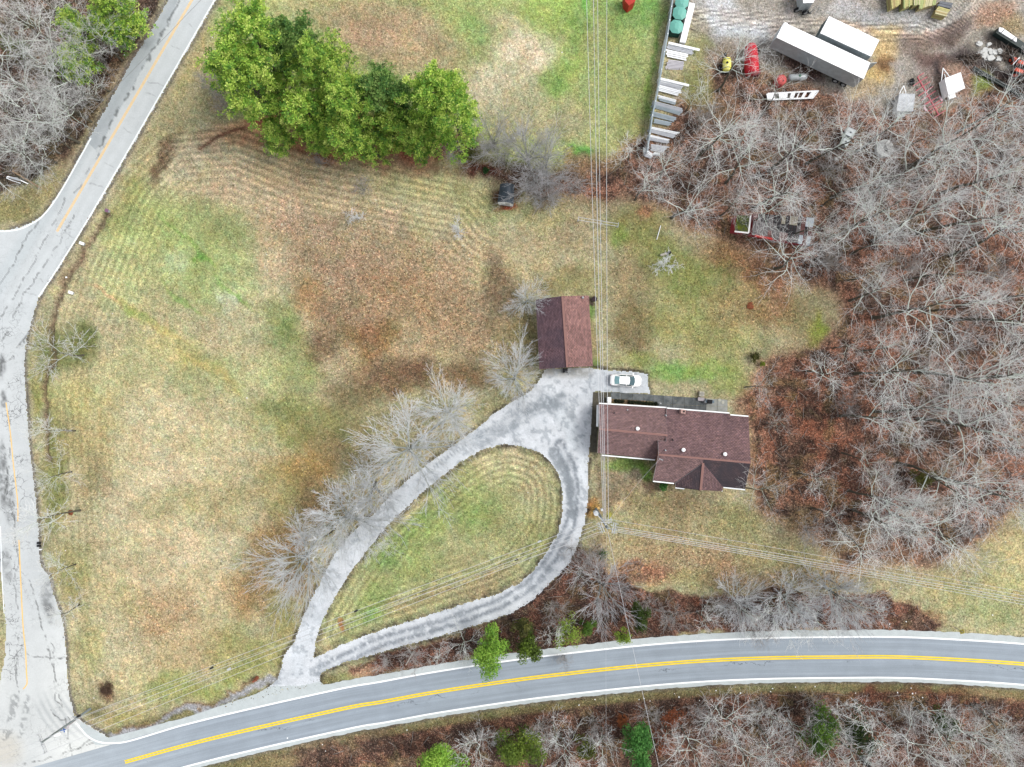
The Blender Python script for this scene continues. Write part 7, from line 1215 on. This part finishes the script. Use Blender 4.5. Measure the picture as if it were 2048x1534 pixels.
rt = rooted('push_mower', 'black mower with pale handle standing in front of the garage', 'mower', 1131, 741, .5); mb = MB(); c = P(1131, 741, .5); mb.box((c.x, c.y, .32), (.62, .6, .4)); part(rt, 'deck', mb, BLK); mb = MB(); mb.box((c.x, c.y+.05, .58), (.36, .34, .14)); part(rt, 'engine', mb, DRK); mb = MB(); mb.bar(P(1130, 744, .7), P(1142, 743, .7), .05, .05); mb.bar(P(1133, 741, .5), P(1136, 744, .7), .04, .04); part(rt, 'handle', mb, GALV)
for sx in (-.3, .3):
    for sy in (-.25, .25): wheel(rt, (c.x+sx, c.y+sy, .13), (1, 0, 0), .13, .08)
mb = MB(); c = P(1136, 748, .05); pts = [(c.x+.17*math.cos(a*.5236), c.y+.17*math.sin(a*.5236), .06) for a in range(13)]; mb.tube(pts, .05, 5, cap=False); single('hose_ring', 'small pale ring lying below the black mower', 'ring', mb, GALV, c)
# roadside things
def ground_sign(label, px, py, w, d, h, rz, m, name='white_marker', cat='marker box', g='white markers along the upper road'):
    rt = rooted(name, label, cat, px, py, h, g); c = P(px, py, h); mb = MB(); mb.box((c.x, c.y, h-.03), (w, d, .06), rz); part(rt, 'lid', mb, m); mb = MB(); mb.box((c.x, c.y, (h-.06)/2), (w*.8, d*.8, h-.06), rz); part(rt, 'base', mb, GALV)
ground_sign('white marker plate north of the junction, middle of three on the verge', 163, 486.5, .75, .42, .45, R(-20), WHT); ground_sign('white marker plate furthest south on the verge by the ditch end', 141, 585, .75, .42, .45, R(-20), WHT); ground_sign('purple and white box on the verge, northernmost of three', 213, 420.5, .5, .5, .6, R(-20), plain('purple_lid', (150, 110, 140), .6)); mb = MB(); mb.box(P(214.5, 422.5, .3), (.4, .16, .35), R(-20)); single('white_card', 'white card leaning on the purple box by the road', 'card', mb, WHT, P(214, 422)); mb = MB(); mb.box(P(132.5, 554.5, .15), (.22, .2, .15), .3); single('small_white_block', 'tiny white block in the ditch by the upper road', 'block', mb, WHT, P(132, 554))
rt = rooted('warning_sign', 'yellow roadside warning sign on a post at the edge of the east meadow', 'road sign', 1904, 1252); c = P(1904, 1252); mb = MB(); mb.tube([(c.x, c.y, 0), (c.x, c.y, 2.4)], .04, 6); part(rt, 'post', mb, GALV); mb = MB(); m = Matrix.Rotation(R(60), 3, 'Z')@Matrix.Rotation(R(20), 3, 'X'); mb.box((c.x+.06, c.y-.05, 2.2), (.62, .05, .62), rot=m@Matrix.Rotation(R(45), 3, 'Y')); part(rt, 'plate', mb, plain('sign_yellow', (244, 226, 120), .5))
rt = rooted('mailbox', 'black mailbox with white lettering plate on a post at the side road edge', 'mailbox', 78, 1091, 1.2); c = P(77, 1090, 1.2); mb = MB(); mb.box((c.x, c.y, .5), (.1, .1, 1.0)); part(rt, 'post', mb, WOODG)
for k in range(2): mb = MB(); mb.box((c.x, c.y+.28-k*.42, 1.12), (.5, .3, .26)); part(rt, 'box', mb, BLK)
mb = MB(); mb.box((c.x+.1, c.y-.75, .9), (.36, .16, .2)); part(rt, 'number_plate', mb, WHT)
rt = rooted('street_sign', 'blue street name sign on a post under the junction pole wires', 'street sign', 152, 1444); c = P(152, 1440); BLU = plain('sign_blue', (70, 120, 200), .5); mb = MB(); mb.tube([(c.x, c.y, 0), (c.x, c.y, 2.9)], .035, 6); part(rt, 'post', mb, plain('sign_post_red', (150, 96, 100), .6)); mb = MB(); mb.box((c.x, c.y, 2.8), (.08, .85, .16), R(12)); part(rt, 'blade', mb, BLU); mb = MB(); mb.box((c.x, c.y, 2.98), (.85, .08, .16), R(12)); part(rt, 'blade', mb, BLU)
mb = MB(); k = [Vector((c.x+.1, c.y+.32*math.cos(6.283*j/8), 2.1+.32*math.sin(6.283*j/8))) for j in range(8)]; mb.face(k); mb.face([p+Vector((.03, 0, 0)) for p in k][::-1]); part(rt, 'stop_plate', mb, plain('sign_back_white', (226, 220, 226), .5))
mb = MB(); c = P(511, 1359, .6); mb.cyl(c, .3, 0, .8, 10, r2=.26); mb.tube([(c.x-.3, c.y-.2, .95), (c.x+.3, c.y+.1, .95)], .16, 8); single('brick_mailbox', 'rust-brown mailbox pillar beside the drive mouth', 'mailbox', mb, plain('rust_brick', (160, 96, 72), .9), c)
mb = MB(); mb.tube([P(382-53, 0+1160, 0), P(1, 1, 0)], .01, 3) if False else None
a, b = P(830-3, 1303, .3), P(812, 1330, 2.6); mb = MB(); mb.tube([a, b], [.12, .08], 6); single('broken_trunk', 'pale broken trunk leaning in the brush above the highway', 'trunk', mb, plain('pale_dead_wood', (198, 192, 184), .9), a)
for p0, p1, l in (((1960+9, 1380+144), (1981, 1360), 'x'),): pass
a, b = P(1725, 1515, .4), P(1738, 1532, .4); mb = MB(); mb.tube([a, b], .35, 8); single('fallen_log', 'dark fallen log at the bottom edge of the lower woods', 'log', mb, plain('black_wet_wood', (40, 38, 36), .9), a)
for i, (x, y) in enumerate(((1158, 1410), (1190, 1399), (1278, 1399), (1288, 1397), (1300, 1402), (1349, 1387), (1358, 1394), (1399, 1401), (1432, 1381), (1481, 1386), (1545, 1377), (1541, 1383), (1591, 1374), (1630, 1373), (1711, 1386), (1795, 1385), (1825, 1387), (1831, 1386), (1826, 1394), (1845, 1395), (1822, 1376), (1280, 1433), (1022, 1462), (814, 1460), (645, 1489), (651, 1502), (575, 1476), (1801, 1175), (1779, 1248), (1812, 1243), (1985, 1230), (1918, 1438), (959, 1440), (188, 1396), (131, 1101), (494, 796), (297, 22), (425, 75), (243, 104), (249, 110), (325, 185), (92, 299), (1029, 276), (1124, 105), (1840, 465), (1893, 395))):
    c = P(x, y, .03); s = random.uniform(.10, .2); mb = MB(); mb.box((c.x, c.y, .05), (s, s*random.uniform(.5, 1), .08), random.random()*3); single('litter_scrap', autolabel(x, y, 'scrap of white litter'), 'litter', mb, WHT, c, 'white litter scraps')

# ============================================================ loose leaves, grass and fallen sticks
def scatter(name, n, field, size, pal, zc, flat, bbox=(-20, -20, 2068, 1554), kind='stuff', blade=False, seed=3):
    rg = np.random.default_rng(seed); x = rg.uniform(bbox[0], bbox[2], n*3); y = rg.uniform(bbox[1], bbox[3], n*3); ix = np.clip(np.searchsorted(gx, x), 0, len(gx)-1); iy = np.clip(np.searchsorted(gy, y), 0, len(gy)-1)
    w = field[iy, ix]; keep = rg.random(n*3) < w; keep &= (np.abs(pdist(HWY, x[None], y[None])[0]) > 56) | (y < 1150); x, y, ix, iy = [q[keep][:n] for q in (x, y, ix, iy)]; n = len(x); p = np.stack([(x-1024)*SC, (767-y)*SC, Z[iy, ix]+zc*rg.random(n)+.012], -1)
    if blade:
        a = rg.random(n)*6.28; d = np.stack([np.cos(a), np.sin(a), np.zeros(n)], -1); s = size*(.6+.8*rg.random(n))[:, None]; ln = rg.normal(size=(n, 3))*.5; ln[:, 2] = 1; V = np.stack([p-d*s*.16, p+d*s*.16, p+ln*s], 1).reshape(-1, 3); q = np.arange(n*3).reshape(-1, 3); r = 3
    else:
        nr = rg.normal(size=(n, 3))*flat; nr[:, 2] = 1; nr /= np.linalg.norm(nr, axis=1)[:, None]; a = np.cross(nr, rg.normal(size=(n, 3))); a /= np.linalg.norm(a, axis=1)[:, None]; b = np.cross(nr, a); s = size*(.6+.8*rg.random(n))[:, None]; V = np.stack([p-a*s, p+b*s*.7, p+a*s, p-b*s*.7], 1).reshape(-1, 3); V[:, 2] = np.maximum(V[:, 2], .004); q = np.arange(n*4).reshape(-1, 4); r = 4
    base = C[iy, ix]; pal = np.array(pal, float); k = rg.integers(0, len(pal), n); cc = s2l(np.clip(base*pal[k], 0, 255))/KALB; o = bpy.data.objects.new(name, npmesh(name, V, q, np.repeat(cc, r, 0), BARK)); COL.objects.link(o); o['kind'] = kind; return o
inR = inOld | inD
o = scatter('leaf_litter', 150000, np.clip(LEAF**1.6, 0, 1)*(~inR), .085, [(1.3, 1.25, 1.2), (.62, .55, .5), (1.1, .95, .85), (.85, .8, .78), (1.5, 1.5, 1.5), (.45, .42, .42)], .05, .35); o['label'] = 'fallen brown oak leaves covering the woodland floor and verges'; o['category'] = 'leaf litter'
o = scatter('grass_tufts', 90000, np.clip(GRS, 0, 1)*(~inR), .15, [(1.1, 1.1, 1.0), (.8, .85, .7), (1.25, 1.2, 1.1), (.7, .72, .62)], 0, 0, blade=True); o['label'] = 'short winter grass tufts on the lawns and verges'; o['category'] = 'grass'
def sticks():
    rg = random.Random(9); mb = MB(); n = 0
    while n < 900:
        x, y = rg.uniform(0, 2048), rg.uniform(0, 1534)
        ix = min(np.searchsorted(gx, x), len(gx)-1); iy = min(np.searchsorted(gy, y), len(gy)-1)
        if LEAF[iy, ix] < .7 or inR[iy, ix] or abs(pdist(HWY, np.array([[x]]), np.array([[y]]))[0, 0]) < 58: continue
        n += 1; c = P(x, y, .05); a = rg.random()*6.28; L = rg.uniform(.5, 2.6); d = Vector((math.cos(a), math.sin(a), .04)); mb.tube([c, c+d*L*.5+Vector((rg.uniform(-.1, .1), rg.uniform(-.1, .1), .02)), c+d*L], [.045, .035, .015], 3)
    o = part(None, 'fallen_sticks', mb, plain('stick_grey', (168, 160, 152), .9, var=.3, sc=1)); o['kind'] = 'stuff'; o['label'] = 'grey fallen sticks scattered over the woodland leaf litter'; o['category'] = 'sticks'
sticks()
resolve_labels()
for o in bpy.data.objects:
    if '_abs' in o: del o['_abs']
